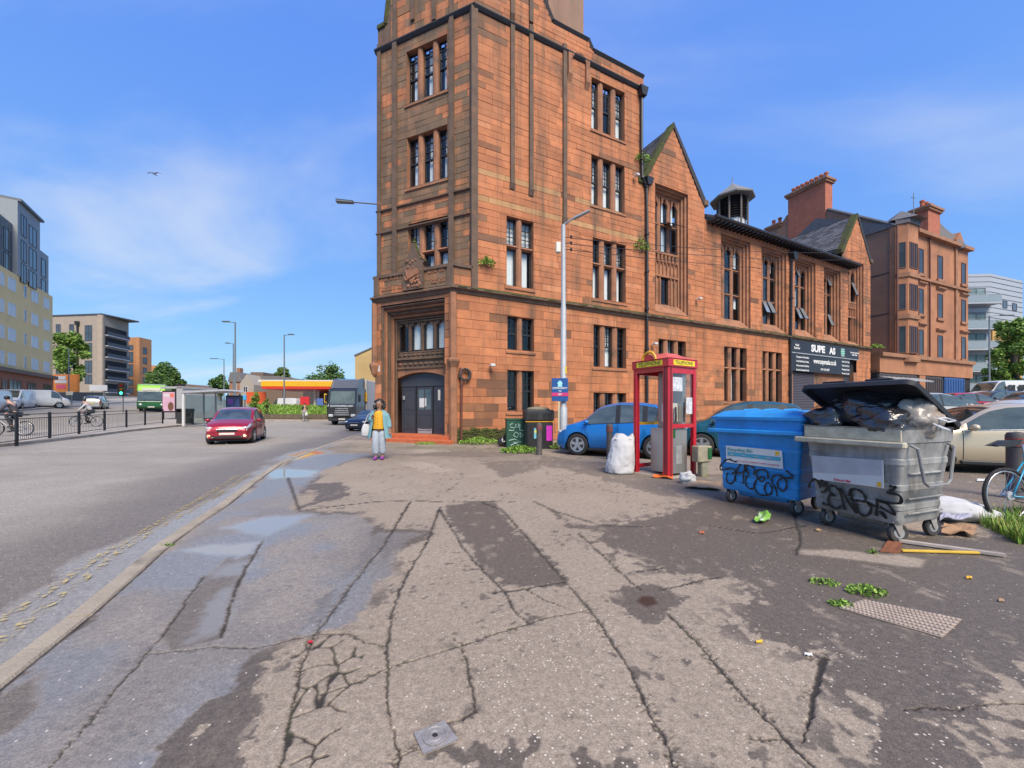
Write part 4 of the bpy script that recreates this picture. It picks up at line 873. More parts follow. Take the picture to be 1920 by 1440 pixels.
m = MB(FP); m.prism([(iL, zd + .3)] + arch + [(iR, zd + .3)], n_ - .25, n_ - .0, 1); m.build('door_arch', M_stone2, bld)
M_door = mat('door_grey', (.045, .048, .06), .45, var=.15)
m = MB(FP); m.prism([(iL, zd - .50)] + [(x, z - .02) for x, z in arch] + [(iR, zd - .50)], n_ - .3, n_ - .22, 1); m.build('door_header', M_door, bld)
zst = .30
def leaf(a, b, name, glaz=False):
    m = MB(FP); q = n_ - .3; h = zd - .52
    m.box(a, q, zst, b, q + .05, h)
    f = .09
    for (c, d) in ((zst + .12, zst + .85), (zst + 1.0, h - .12)):
        if glaz and d > 1.3: continue
        m.box(a + f, q + .05, c, b - f, q + .06, c + .03); m.box(a + f, q + .05, d - .03, b - f, q + .06, d); m.box(a + f, q + .05, c, a + f + .03, q + .06, d); m.box(b - f - .03, q + .05, c, b - f, q + .06, d); m.cbox(a + f + .07, q + .04, c + .07, b - f - .07, q + .062, d - .07, .01)
    o = m.build(name, M_door, bld)
    if glaz:
        mid = (a + b) / 2
        for (x0, x1) in ((a + .1, mid - .04), (mid + .04, b - .1)): g_ = MB(FP); g_.box(x0, q + .04, zst + 1.05, x1, q + .056, h - .12); g_.build('pane', M_carglass, o)
        g_ = MB(FP); g_.box(a + .15, q + .058, zst + 1.15, mid - .02, q + .062, zst + 1.55); g_.build('paper_notice', M_white, o); g_ = MB(FP); g_.box(mid + .02, q + .058, zst + 1.2, mid + .09, q + .062, zst + 1.55); g_.build('paper_notice', M_white, o)
        g_ = MB(FP); g_.box(a + .06, q + .05, zst + .01, b - .06, q + .058, zst + .22); g_.build('kick_plate', M_galv, o)
    return o
t1, t2 = iL + W * .33, iL + W * .69
leaf(iL + .01, t1 - .02, 'door'); leaf(t1 + .02, t2 - .02, 'door', True); o = leaf(t2 + .02, iR - .01, 'door')
m = MB(FP); m.box(t1 - .02, n_ - .3, zst, t1 + .02, n_ - .2, zd - .48); m.box(t2 - .02, n_ - .3, zst, t2 + .02, n_ - .2, zd - .48); m.build('door_post', M_black, bld)
m = MB(FP); m.cbox(t2 + .25, n_ - .25, 1.75, t2 + .37, n_ - .23, 2.2, .006); m.build('name_plate', M_cream, o)
m = MB(FP); m.cbox(iL + .1, n_ - .245, 1.78, iL + .2, n_ - .19, 1.95, .01); m.build('entry_phone', M_galv, bld)
m = MB(FP); m.box(.1, -.15, 3.0, .28, .01, 3.28); m.build('wall_plaque', M_white, bld)
M_tile = mat('red_tile', (.50, .13, .05), .6, var=.2, scale=6, bump=.1)
m = MB(FP); m.cbox(.35, -.9, -.1, wP - .1, .10, .30, .015); m.build('step', M_tile, bld); m = MB(FP); m.cbox(.15, -.3, -.1, wP + .1, .42, .15, .015); m.build('step', M_tile, bld)
# balcony parapet with carving and crest
ashlar(FP, .0, wP + .02, ZS + .16, zP - .18, [], 14, lambda s, z: .55, wid=(.5, .9), course=(.3, .4))
m = MB(FP); m.box(.02, -.3, ZS, wP, -.03, zP - .15); m.build('balcony_wall', M_dark, bld)
m = MB(FP); m.prism([(-.35, zP - .18), (.07, zP - .18), (.07, zP - .06), (-.1, zP), (-.35, zP - .04)], -.06, wP + .08, 0); m.build('balcony_coping', M_dark, bld)
m = MB(FR); m.prism([(-.25, zP - .18), (.07, zP - .18), (.07, zP - .06), (-.1, zP), (-.25, zP - .04)], .05, s90 - .1, 0); m.build('balcony_coping', M_dark, bld)
ashlar(FR, 0.02, s90 - .1, ZS + .16, zP - .18, [], 15, lambda s, z: .4)
m = MB(FR); m.box(.02, -.3, ZS, s90 - .1, -.03, zP - .15); m.build('balcony_wall', M_dark, bld)
m = MB(FP)
for s in (.12, wP - .12): m = MB(FP); m.cbox(s - .14, -.02, ZS + .1, s + .14, .08, zP - .1, .02); m.build('balcony_pier', M_dark, bld)
m = MB(FP)
cs = FP.at(777, 500)[0]; ht = FP.at(777, 458)[1]
og = [(cs - .5, ZS + .15), (cs - .5, zP + .1), (cs - .62, zP + .18), (cs - .4, zP + .3), (cs - .2, zP + .6), (cs - .06, ht), (cs + .06, ht), (cs + .2, zP + .6), (cs + .4, zP + .3), (cs + .62, zP + .18), (cs + .5, zP + .1), (cs + .5, ZS + .15)]
m.prism(og, -.12, .13, 1); m.build('crest', M_dark, bld)
m = MB(FP)
for a, b in zip(og[2:5] + [og[5]], og[3:6] + [og[5]]): m.tube([(a[0], .02, a[1]), (b[0], .02, b[1])], .07, 5)
for a, b in zip(og[6:9], og[7:10]): m.tube([(a[0], .02, a[1]), (b[0], .02, b[1])], .07, 5)
m.lathe([(.05, ht - .05), (.12, ht + .05), (.05, ht + .14), (.09, ht + .22), (0, ht + .26)], 8, (cs, 0, 0)); m.build('crest_coping', M_moss, bld)
rr = random.Random(9); m = MB(FP)
m.prism([(cs - .3, zP - .1), (cs + .3, zP - .1), (cs + .3, ZS + .75), (cs, ZS + .35), (cs - .3, ZS + .75)], .12, .19, 1)
m.tube([(cs - .25, .2, ZS + .55), (cs + .27, .2, zP - .3)], .04, 5); m.build('carved_shield', M_stone2, bld); m = MB(FP)
for i in range(46): m.ball((cs + rr.uniform(-.42, .42), .13, rr.uniform(ZS + .25, zP + .35)), rr.uniform(.03, .075), 6, 4)
m.build('carved_foliage', M_stone2, bld)['kind'] = 'stuff'
m = MB(FP)
for (x0, x1) in ((.32, cs - .62), (cs + .66, wP - .34)):
    for (zb, h) in ((ZS + .72, .3), (ZS + .3, .27)):
        x = x0 + rr.uniform(0, .1)
        while x < x1 - .05:
            hh = h * rr.choice((.62, .62, .62, 1)); m.prism([(x, zb), (x + .028, zb + .02), (x + .028, zb + hh), (x, zb + hh - .03)], .0, .035, 1)
            if rr.random() < .7: m.prism([(x, zb + .16), (x + .075, zb + .13), (x + .075, zb + .17), (x, zb + .2)], .0, .03, 1)
            if rr.random() < .4: m.prism([(x, zb), (x + .07, zb + .03), (x + .07, zb + .07), (x, zb + .04)], .0, .03, 1)
            x += rr.choice((.075, .075, .09, .16))
m.build('carved_lettering', M_stone2, bld)['kind'] = 'stuff'
# rainwater pipes, cables and small fittings
def pipe(px, pts, r=.07, name='downpipe', m_=None, n=.12):
    m = MB(FR); q = [FR.at(x, y) for x, y in pts]; m.tube([(a, n, b) for a, b in q], r, 8)
    for a, b in q[1:-1]: m.lathe([(r * 1.5, b - .06), (r * 1.5, b + .06)], 8, (a, n, 0))
    m.build(name, m_ or M_black, bld)
pipe(1200, ((1200, 185), (1200, 300), (1201, 335), (1209, 352), (1210, 440), (1210, 510), (1210, 580), (1210, 655), (1210, 780)))
m = MB(FR); s_, z_ = FR.at(1201, 172); m.prism([(s_ - .14, z_ - .35), (s_ + .14, z_ - .35), (s_ + .26, z_ + .1), (s_ - .26, z_ + .1)], .0, .3, 1); m.build('hopper_head', M_black, bld); m = MB(FR); s_, z_ = FR.at(1211, 340); m.prism([(s_ - .14, z_ - .3), (s_ + .14, z_ - .3), (s_ + .28, z_ + .1), (s_ - .2, z_ + .1)], .0, .3, 1); m.build('hopper_head', M_black, bld)
pipe(1480, ((1481, 472), (1480, 560), (1479, 640), (1479, 700), (1479, 780)), .08)
m = MB(FR); s_, z_ = FR.at(1482, 478); m.prism([(s_ - .15, z_ - .4), (s_ + .15, z_ - .4), (s_ + .3, z_ + .1), (s_ - .3, z_ + .1)], .0, .35, 1); m.build('hopper_head', M_black, bld)
pipe(862, ((861, 690), (862, 700), (864, 720), (863, 835)), .045, m_=mat('red_pipe', (.13, .045, .03), .6))
m = MB(FR); s_, z_ = FR.at(870, 703); m.tube([(s_ + .22 * math.cos(t), .12, z_ + .22 * math.sin(t)) for t in np.linspace(0, 6.28, 17)], .06, 6, False); m.build('cable_coil', M_lead, bld)
for px, y in ((1188, 333), (1305, 562), (1222, 646), (919, 686)):
    m = MB(FR); s_, z_ = FR.at(px, y); m.tube([(s_, 0, z_), (s_, .16, z_), (s_ + .02, .2, z_ + .02)], .03, 6); m.cbox(s_ - .1, .14, z_ - .05, s_ + .1, .34, z_ + .06, .02); m.build('security_camera', M_white, bld)
# bracket lamp on the tower's far side
m = MB(); a = Vector(FF(.02, .05, FF.at(708, 384)[1])); d_ = Vector((-1.0, -.1, .03)); m.tube([tuple(a), tuple(a + d_ * 1.1)], .03, 6); m.build('bracket_arm', M_pole, bld)
m = MB(); p = a + d_ * 1.05; m.add([tuple(p + Vector(v)) for v in ((0, -.09, .03), (0, .09, .03), (-.75, .11, .10), (-.75, -.11, .10), (0, -.09, -.04), (0, .09, -.04), (-.75, .11, .0), (-.75, -.11, .0))], [(0, 1, 2, 3), (7, 6, 5, 4), (0, 1, 5, 4), (1, 2, 6, 5), (2, 3, 7, 6), (3, 0, 4, 7)]); m.build('lamp_head', M_pole, bld, bevel=.02)
# shop front below the range: shutter, posts, doors
s0, s1, _, z1 = SH
m = MB(FR); za, zb = -.3, FR.at(1487, 697)[1]; sa, sb = FR.at(1487, 700)[0], FR.at(1531, 700)[0]
k = int((zb - za) / .11)
for i in range(k): z_ = za + i * (zb - za) / k; m.prism([(-.2, z_), (-.15, z_ + .01), (-.13, z_ + .055), (-.15, z_ + .1), (-.2, z_ + .11)], sa, sb, 0)
m.build('roller_shutter', mat('shutter_grey', (.075, .072, .09), .5, var=.12), bld)
for q in ((s0, sa - .02, 0.0, .4), (sb, s1 - 1.5, -.18, .4), (s1 - .5, s1 + .05, .02, .3)): m = MB(FR); m.box(q[0], -.3, -.3, q[1], q[2], zb + q[3]); m.build('shop_pier', M_stone2, bld)
m = MB(FR); m.box(s1 - 1.5, -.32, -.3, s1 - .5, -.25, z1); m.build('shop_door', M_door, bld)
m = MB(FR); m.box(s0, -.6, zb, s1, -.2, z1); m.build('shop_fascia_back', M_room, bld)
# stones: the largest in the picture as pieces of their own, the rest in one part per face
def parea(e):
    fr, q, n = e; p = Vector(fr((q[0] + q[1]) / 2, 0, (q[2] + q[3]) / 2)) + BL; v = -p; c = abs((v.x * fr.n.x + v.y * fr.n.y) / max(.1, v.length))
    vis = 1.0
    yy = HOR - (p.z - CAMZ) / p.y * FPX
    if yy < -10 or p.z < .2: vis = .05
    return (q[1] - q[0]) * (q[3] - q[2]) * c / p.y ** 2 * vis
STONES.sort(key=parea, reverse=True)
for fr, q, n in STONES[:300]:
    m = MB(fr); stone_mb(m, q, n); m.build('stone', M_stone, bld)
for fr, nm in ((FR, 'side_stonework'), (FF, 'front_stonework'), (FP, 'porch_stonework')):
    m = MB(fr)
    for f2, q, n in STONES[300:]:
        if f2 is fr: stone_mb(m, q, n)
    if m.f: m.build(nm, M_stone, bld)['kind'] = 'stuff'
# shop sign boards
sg = thing('shop_sign', 'long black shop signboard with white lettering below the end gable', 'sign', Vector(FR(s0, 0, 0)) + BL)
def Fl(s, n, z): p = Vector(FR(s, n, z)) - Vector(FR(s0, 0, 0)); return (p.x, p.y, p.z)
M_sign = mat('sign_black', (.016, .014, .016), .4, var=.2); M_let = mat('sign_white', (.72, .72, .7), .6)
zt1 = FR.at(1481, 637)[1]; zm = FR.at(1481, 661)[1]; zb1 = FR.at(1481, 695)[1]; W_ = s1 - s0
m = MB(Fl); m.box(s0, .0, zm + .03, s1 + .02, .12, zt1); m.build('board', M_sign, sg); m = MB(Fl); m.box(s0, .0, zb1, s1 - 1.25, .09, zm - .03); m.build('board', M_sign, sg)
m = MB(Fl); m.box(s0, .02, zm - .03, s1, .14, zm + .03); m.build('trim', M_galv, sg)
xd = FR.d
def st(b, u, z, size, w, al='CENTER', n=.125, bold=0.004): return text(b, size, M_let, sg, Fl(s0 + W_ * u, n, z), xd, width=w, ext=.004, bold=bold)
zc = (zt1 + zm) / 2; H_ = zt1 - zm
st('SUPE', .36, zc, H_ * .75, W_ * .2, bold=.03); st('AS', .57, zc - .02, H_ * .72, W_ * .095, bold=.03)
m = MB(Fl); m.lathe([(0, .12), (H_ * .34, .12), (H_ * .34, .13), (0, .13)], 20, Fl(0, 0, 0) and (s0 + W_ * .735, 0, zc), ax=1); m.build('roundel', mat('sign_green', (.10, .38, .27), .5), sg)
for k in range(4): m = MB(Fl); m.box(s0 + W_ * .705, .131, zc - .28 + k * .17, s0 + W_ * .765, .135, zc - .25 + k * .17); m.build('roundel_stripe', M_let, sg)
st('Halal\nButcher', .07, zc, .2, W_ * .08); st('Groceries, Continental\n& Asian Foods', .93, zc, .17, W_ * .14)
zl = (zm + zb1) / 2; h2 = zm - zb1
st('www.superasia.co.uk', .47, zl + .18, .5, W_ * .34, n=.095, bold=.012); st('0141 423 4007', .47, zl - h2 * .3, .22, W_ * .13, n=.095)
for k, b in enumerate(('Shoppers Paradise', 'Fresh Halal Meat & Poultry', 'Groceries & Fabrics', 'Rice & Continental Foods')): st(b, .15, zm - .25 - k * h2 * .24, .16, W_ * .17, n=.095); 
for k, b in enumerate(('Fresh Fruit & Veg', 'Cash & Carry', 'Wholesale & Retail', 'Frozen Foods')): st(b, .79, zm - .25 - k * h2 * .24, .16, W_ * .12, n=.095)
# ------------------------------------------------------------------ other buildings
M_fglass = mat('far_glass', (.06, .075, .085), .12, var=.5, scale=.7, spec=.8)
M_fwhite = mat('far_blind', (.55, .57, .58), .4, var=.15)
def bthing(name, label, cat, p): return thing(name, label, cat, Vector(p))
def lfr(o, d, r): return Frame(o, d, r.location)
def wall(fr, s0, s1, z0, z1, m_, root, th=.3, name='wall', n=0.0):
    m = MB(fr); m.box(s0, n - th, z0, s1, n, z1); return m.build(name, m_, root)
def fwin(fr, s0, s1, z0, z1, root, fm=None, gm=None, base=0.0, t=.07, bars=1, name='window'):
    m = MB(fr); y0, y1 = base + .004, base + .05
    m.box(s0, y0, z0, s0 + t, y1, z1); m.box(s1 - t, y0, z0, s1, y1, z1); m.box(s0 + t, y0, z0, s1 - t, y1, z0 + t); m.box(s0 + t, y0, z1 - t, s1 - t, y1, z1)
    for k in range(1, bars + 1): x = s0 + (s1 - s0) * k / (bars + 1); m.box(x - t / 2, y0, z0 + t, x + t / 2, y1, z1 - t)
    w = m.build(name, fm or M_white, root); g_ = MB(fr); g_.box(s0 + t * .8, base + .002, z0 + t * .8, s1 - t * .8, base + .022, z1 - t * .8); g_.build('pane', gm or M_fglass, w); return w
# --- tenement at the street's end
tn = bthing('tenement', 'brown sandstone tenement with bay windows and tall chimneys beyond the shop sign', 'building', (32.6, 32.6, 0))
TF = lfr((32.6, 32.6), (math.cos(R(23)), math.sin(R(23))), tn); TG = lfr((32.6 - 12 * math.sin(R(23)) * 1.0, 32.6 + 12 * math.cos(R(23))), (math.sin(R(23)), -math.cos(R(23))), tn)
M_ten = mat('tenement_stone', (.37, .165, .085), .9, var=.25, scale=.8, bump=.3, bscale=12, stain=(.24, .11, .06), sstain=.4, sthr=.56); M_harl = mat('brown_roughcast', (.29, .155, .10), .95, var=.15, scale=.6, bump=.5, bscale=60, stain=(.24, .13, .085), sstain=.25, sthr=.5)
M_tentrim = mat('tenement_trim', (.30, .15, .085), .9, var=.3, scale=1.5); M_brick = mat('chimney_brick', (.40, .13, .075), .9, var=.2, scale=2); M_clay = mat('chimney_pot', (.42, .12, .05), .8, var=.25)
zt = TF.at(1684, 425)[1]; L = 13.4
m = MB(TF); m.box(-.05, -.4, -1, L, 0, zt); m.build('wall', M_ten, tn)
zap = zt + 3.4
gq = [TG.at(x, y) for x, y in ((1552, 392), (1475, 403), (1452, 440))]
m = MB(TG); m.prism([(gq[2][0] - 2, -1), (12, -1), (12, zt)] + gq + [(gq[2][0] - 2, gq[2][1] - .6)], -.3, -.02, 1); m.build('gable_wall', M_harl, tn)
for z_ in (6.2, 9.6, 13.1): m = MB(TG); m.box(0, -.02, z_, 12, .012, z_ + .07); m.build('render_seam', M_lead, tn)
m = MB(TF); m.prism([(0.1, zt), (-6, min(zap, gq[0][1] - .2)), (-11.5, zt)], -.1, L - .2, 0); m.build('roof', M_slate, tn)
m = MB(TG); m.tube([(12, .0, zt + .05), (gq[0][0], .0, gq[0][1])], .14, 6); m.build('gable_coping', M_slate, tn)
def stack(fr, s0, s1, n0, n1, z0, z1, pots, m_, along=True, hp=.8):
    m = MB(fr); m.box(s0, n0, z0, s1, n1, z1); c = m.build('chimney', m_, tn)
    m = MB(fr); m.box(s0 - .15, n0 - .15, z1 - .35, s1 + .15, n1 + .15, z1 - .15); m.box(s0 - .25, n0 - .25, z1 - .15, s1 + .25, n1 + .25, z1 + .05); m.build('chimney_cap', M_tentrim, c)
    for k in range(pots):
        u = (k + .5) / pots; x, y = (s0 + (s1 - s0) * u, (n0 + n1) / 2) if along else ((s0 + s1) / 2, n0 + (n1 - n0) * u)
        m = MB(fr); m.lathe([(.19, z1), (.15, z1 + hp * .75), (.2, z1 + hp * .8), (.19, z1 + hp), (.12, z1 + hp)], 8, (x, y, 0)); m.build('chimney_pot', M_clay, c)
s_a, _ = TG.at(1478, 380); s_b, _ = TG.at(1548, 380); stack(TG, s_a, s_b, -1.1, .05, zt + .2, TG.at(1480, 366)[1], 8, M_brick, hp=.75)
s_a, z_a = TG.at(1440, 428); stack(TG, s_a, s_a + 1.3, -1.0, .04, z_a - 3, z_a, 2, M_harl)
s_a = TF.at(1724, 392, -1.2)[0]; stack(TF, s_a, TF.at(1757, 392, -.8)[0], -1.7, -.6, zt - .5, TF.at(1722, 388, -1.1)[1], 3, M_brick)
s_a, _ = TF.at(1800, 440); m = MB(TF); m.lathe([(2.6, zt - .2), (2.5, zt + .2), (1.2, zt + 2.2), (.35, zt + 3.9), (.05, zt + 4.4), (0, zt + 4.4)], 4, (s_a - .6, -2.0, 0)); m.build('turret_roof', M_slate, tn)
m = MB(TF); m.prism([(s_a - 1.0, zt - .1), (s_a + .5, zt - .1), (s_a + .5, zt + .7), (s_a - .25, zt + 1.5), (s_a - 1.0, zt + .7)], -.6, .1, 1); m.build('dormer', M_ten, tn)
zf = TF.at(1684, 664)[1]
m = MB(TF); m.prism([(1.0 - 1.0, .0), (.45, .6), (2.1, .6), (2.75, 0)], zf, zt + .1, 2); m.build('bay', M_ten, tn)
m = MB(TF); m.prism([(-.1, .0), (.38, .72), (2.2, .72), (2.95, 0), (1.4, -.6)], zt + .1, zt + .5, 2); m.lathe([(1.6, zt + .5), (.05, zt + 1.6), (0, zt + 1.6)], 6, (1.35, -.2, 0)); m.build('bay_roof', M_slate, tn)
M_twin = mat('tenement_sash', (.12, .055, .04), .6); M_tglass = mat('tenement_glass', (.03, .033, .035), .15, var=.5, scale=.8)
for (y0, y1) in ((446, 496), (526, 576), (607, 659)):
    z1_, z0_ = TF.at(1684, y0, .6)[1], TF.at(1684, y1, .6)[1]
    fwin(TF, .62, 1.25, z0_, z1_, tn, M_twin, M_tglass, base=.6); fwin(TF, 1.32, 1.95, z0_, z1_, tn, M_twin, M_tglass, base=.6)
    # canted sides of the bay, as their own little frame
    a, b = Vector(TF(2.1, .6, 0)) + tn.location, Vector(TF(2.75, 0, 0)) + tn.location; cf = Frame((a.x, a.y), (b.x - a.x, b.y - a.y), tn.location); fwin(cf, .15, .72, z0_, z1_, tn, M_twin, M_tglass, bars=0)
    a, b = Vector(TF(0, 0, 0)) + tn.location, Vector(TF(.45, .6, 0)) + tn.location; cf = Frame((a.x, a.y), (b.x - a.x, b.y - a.y), tn.location); fwin(cf, .12, .62, z0_, z1_, tn, M_twin, M_tglass, bars=0)
    m = MB(TF); m.prism([(-.08, .0), (.38, .72), (2.18, .72), (2.9, 0)], z0_ - .75, z0_ - .4, 2); m.build('bay_cornice', M_tentrim, tn)
for (px0, px1, ys) in ((1722, 1731, ((465, 512), (540, 588), (617, 665))), (1757.5, 1767, ((478, 523), (550, 596), (628, 670))), (1802, 1810, ((492, 532), (561, 603), (631, 673)))):
    for i, (y0, y1) in enumerate(ys):
        a, b, c, d = TF.rect(px0, y0, px1, y1); fwin(TF, a, b, c, d, tn, M_twin, M_tglass, bars=0)
        m = MB(TF); m.box(a - .2, 0, c - .25, b + .2, .14, c - .02); m.build('window_sill', M_tentrim, tn)
        if i: m = MB(TF); m.prism([(0, d + .25), (.22, d + .45), (.22, d + .55), (0, d + .6)], a - .3, b + .3, 0); m.build('pediment', M_tentrim, tn)
for y in (428, 512): z_ = TF.at(1735, y + 14)[1]; m = MB(TF); m.box(2.9, 0, z_ - .1, L, .2, z_ + .12); m.build('cornice', M_tentrim, tn)
m = MB(TF); m.box(2.9, 0, zt - .1, L + .1, .4, zt + .2); m.build('eaves', M_tentrim, tn)
m = MB(TF); m.box(L - 2.9, 0, zf, L - 2.5, .12, zt); m.build('quoin', M_tentrim, tn)
for px in (1672, 1740): s_a = TF.at(px, 500)[0] if px > 1690 else -.12; m = MB(TF); m.tube([(s_a, .12, 5.5), (s_a, .12, zt)], .07, 6); m.build('downpipe', mat('red_pipe', (.13, .045, .03), .6), tn)
# its low shop row
s_a = TF.at(1638, 690)[0]; zs = TF.at(1640, 664)[1]
m = MB(TF); m.box(s_a, -2, -1, L - .4, .25, zs - 1.3); m.build('shop_wall', M_room, tn); m = MB(TF); m.box(s_a, -2, zs - 1.5, L - .3, .4, zs - .2); m.build('shop_fascia', M_ten, tn); m = MB(TF); m.box(s_a, -2, zs - .2, L - .3, .6, zs + .1); m.build('shop_cornice', M_tentrim, tn)
for a, b, mm in ((s_a + .1, 2.6, 'shutter'), (4.1, 7.2, 'door'), (7.6, 11.6, 'blue')):
    m = MB(TF); m.box(a, .2, -1, b, .33, zs - 1.55); k = 8
    for i in range(k): x = a + (b - a) * (i + .5) / k; m.box(x - .05, .33, 1.2, x + .05, .37, zs - 1.7)
    m.build('shop_gate', mat('gate_blue', (.03, .09, .26), .55, var=.15) if mm == 'blue' else mat('gate_dark', (.06, .05, .05), .6, var=.3), tn)
m = MB(TF); m.box(3.0, .2, -1, 4.0, .36, zs - 1.5); m.build('shop_pier', M_ten, tn); m = MB(TF); m.prism([(.3, zs - 1.8), (1.3, zs - 2.1), (1.3, zs - 2.2), (.3, zs - 2.0)], s_a + .1, 2.8, 0); m.build('awning', M_galv, tn)
q = TF.at(1713, 372, -1); m = MB(TF); m.tube([(q[0], -1, zt - .2), (q[0], -1, q[1] + .5)], .03, 5); m.tube([(q[0] - .4, -1, q[1]), (q[0] + .4, -1.05, q[1] + .15)], .03, 5); m.build('aerial', M_pole, tn)
# --- modern flats on the right
rf = bthing('flats', 'modern grey clad flats with balconies behind the white van', 'building', (66, 55, 1))
RL = lfr((65.2, 55), (3.1, -.2), rf); RR = lfr((68.3, 54.8), (8.5, 3.0), rf)
M_clad = mat('pale_cladding', (.36, .39, .43), .55, var=.08); M_dgrey = mat('dark_grey_panel', (.06, .065, .075), .6); M_och = mat('ochre_render', (.50, .30, .10), .85, var=.1)
z1 = RL.at(1815, 514)[1]; z4 = RL.at(1815, 600)[1]; zr0 = RR.at(1860, 600)[1]
wall(RL, -6, 3.1, 0, z1, M_clad, rf, 8); wall(RR, 0, 9.2, zr0, z1, M_clad, rf, 8, n=-.02); wall(RR, .6, 9.2, 0, zr0, M_och, rf, 8, n=-.03)
for k in range(9): z_ = z4 + (z1 - z4) * k / 9 + .3; m = MB(RL); m.box(-6, 0, z_, 3.1, .03, z_ + .05); m.build('cladding_joint', M_dgrey, rf); m = MB(RR); m.box(0, 0, z_, 9.2, .02, z_ + .05); m.build('cladding_joint', M_dgrey, rf)
for y in (555, 602, 640, 680, 718):
    z_ = RL.at(1830, y)[1]
    fwin(RL, -5, 2.4, z_ - 1.1, z_ + 1.1, rf, M_dgrey, mat('flat_glass', (.16, .22, .22), .1, var=.4, scale=.5), bars=5)
    m = MB(RL); m.box(-6, 0, z_ - 1.45, 3.1, 1.4, z_ - 1.25); b = m.build('balcony', M_clad, rf)
    m = MB(RL); m.box(-6, 1.3, z_ - 1.2, 3.1, 1.33, z_ - .2); m.build('balcony_glass', mat('balcony_glass', (.25, .30, .33), .15), b)
    m = MB(RL); m.tube([(-6, 1.32, z_ - .15), (3.1, 1.32, z_ - .15)], .04, 5); m.build('rail', M_galv, b)
for px, y in ((1884, 570), (1902, 575), (1903, 612), (1888, 645), (1903, 650)): a, b, c, d = RR.rect(px - 4, y - 7, px + 4, y + 7); fwin(RR, a, b, c, d, rf, M_dgrey, bars=0)
# --- left: cream flats with grey upper floors
lf = bthing('flats', 'cream and grey block of flats behind the white vans', 'building', (-60, 47, 1))
LA = lfr((-56.7, 42.5), (-8.5, 12.0), lf); sL = 14.7
M_cream2 = mat('cream_render', (.82, .58, .27), .9, var=.1, scale=.3, stain=(.72, .50, .24), sstain=.3, sthr=.5); M_gclad = mat('grey_standing_seam', (.12, .14, .155), .6, var=.12); M_gclad2 = mat('grey_panel', (.24, .265, .28), .6, var=.08); M_shop = mat('red_shopfront', (.34, .12, .06), .8, var=.2)
zy = LA.at(0, 497)[1]; zb_ = LA.at(0, 694)[1]
m = MB(LA); m.box(-30, -9, zb_, sL, 0, zy); m.build('wall', M_cream2, lf)
m = MB(LA); m.box(-30, -9, -1, sL + .1, .05, zb_); m.build('shop_wall', M_shop, lf); m = MB(LA); m.box(-30, -1, zb_ - .1, sL + .2, .5, zb_ + .35); m.build('shop_cornice', mat('old_cornice', (.2, .13, .09), .9), lf)
def top(px0, px1, py, pyat, m_, n, name): s0, s1 = (LA.at(px0, 500, n)[0] if px0 > -50 else -30), LA.at(px1, 500, n)[0]; z_ = LA.at(pyat, py, n)[1]; m = MB(LA); m.box(s0, -8, zy, s1, n, z_); m.build(name, m_, lf); return s0, s1, z_
q1 = top(-60, 31, 402, 1, M_gclad, -.3, 'upper_floor'); q2 = top(33, 75, 378, 35, M_gclad2, .1, 'upper_floor'); q3 = top(75, 91, 470, 77, M_gclad2, -.4, 'upper_floor')
m = MB(LA); m.box(q2[0], -8, q2[2], q2[1] + .3, .4, q2[2] + .3); m.build('roof', M_gclad, lf)
for i in range(28): x = -20 + i * .85; m = MB(LA); m.box(x, -.3, zy, x + .05, -.24, q1[2]); (m.build('seam', M_gclad, lf) if x < q1[1] else None)
zr = [LA.at(14, y)[1] for y in (517, 565.5, 613, 660)]; hh = zr[0] - LA.at(14, 541)[1]
for z_ in zr:
    for (p0, p1) in ((-60, -38), (-26, -6), (-1, 7.5), (14, 29), (44, 49), (58, 71), (81, 92)): a, b = LA.at(p0, 600)[0], LA.at(p1, 600)[0]; fwin(LA, a, b, z_ - hh, z_, lf, M_white, M_fwhite if p0 != 44 else None, bars=1 if p1 - p0 > 8 else 0)
for (p0, p1, y0, y1) in ((6, 20, 424, 465), (6, 20, 470, 508)): a, b, c, d = LA.rect(p0, y0, p1, y1, -.3); fwin(LA, a, b, c, d, lf, M_dgrey, base=-.3, bars=0)
for (p0, p1, ys) in ((39, 49, ((400, 440), (448, 488), (492, 528))), (54, 68, ((420, 456), (462, 500), (505, 536))), ): 
    for y0, y1 in ys: a, b, c, d = LA.rect(p0, y0, p1, y1, .1); fwin(LA, a, b, c, d, lf, M_dgrey, base=.1, bars=1)
for y0, y1 in ((483, 517), (522, 552)): a, b, c, d = LA.rect(77, y0, 85, y1, -.4); fwin(LA, a, b, c, d, lf, M_dgrey, base=-.4, bars=0)
for (p0, p1) in ((-30, -6), (2, 12), (15, 38), (50, 66), (80, 94)): a, b = LA.at(p0, 730)[0], LA.at(p1, 730)[0]; fwin(LA, a, b, .2, zb_ - .9, lf, M_shop, base=.06, bars=2, name='shop_window')
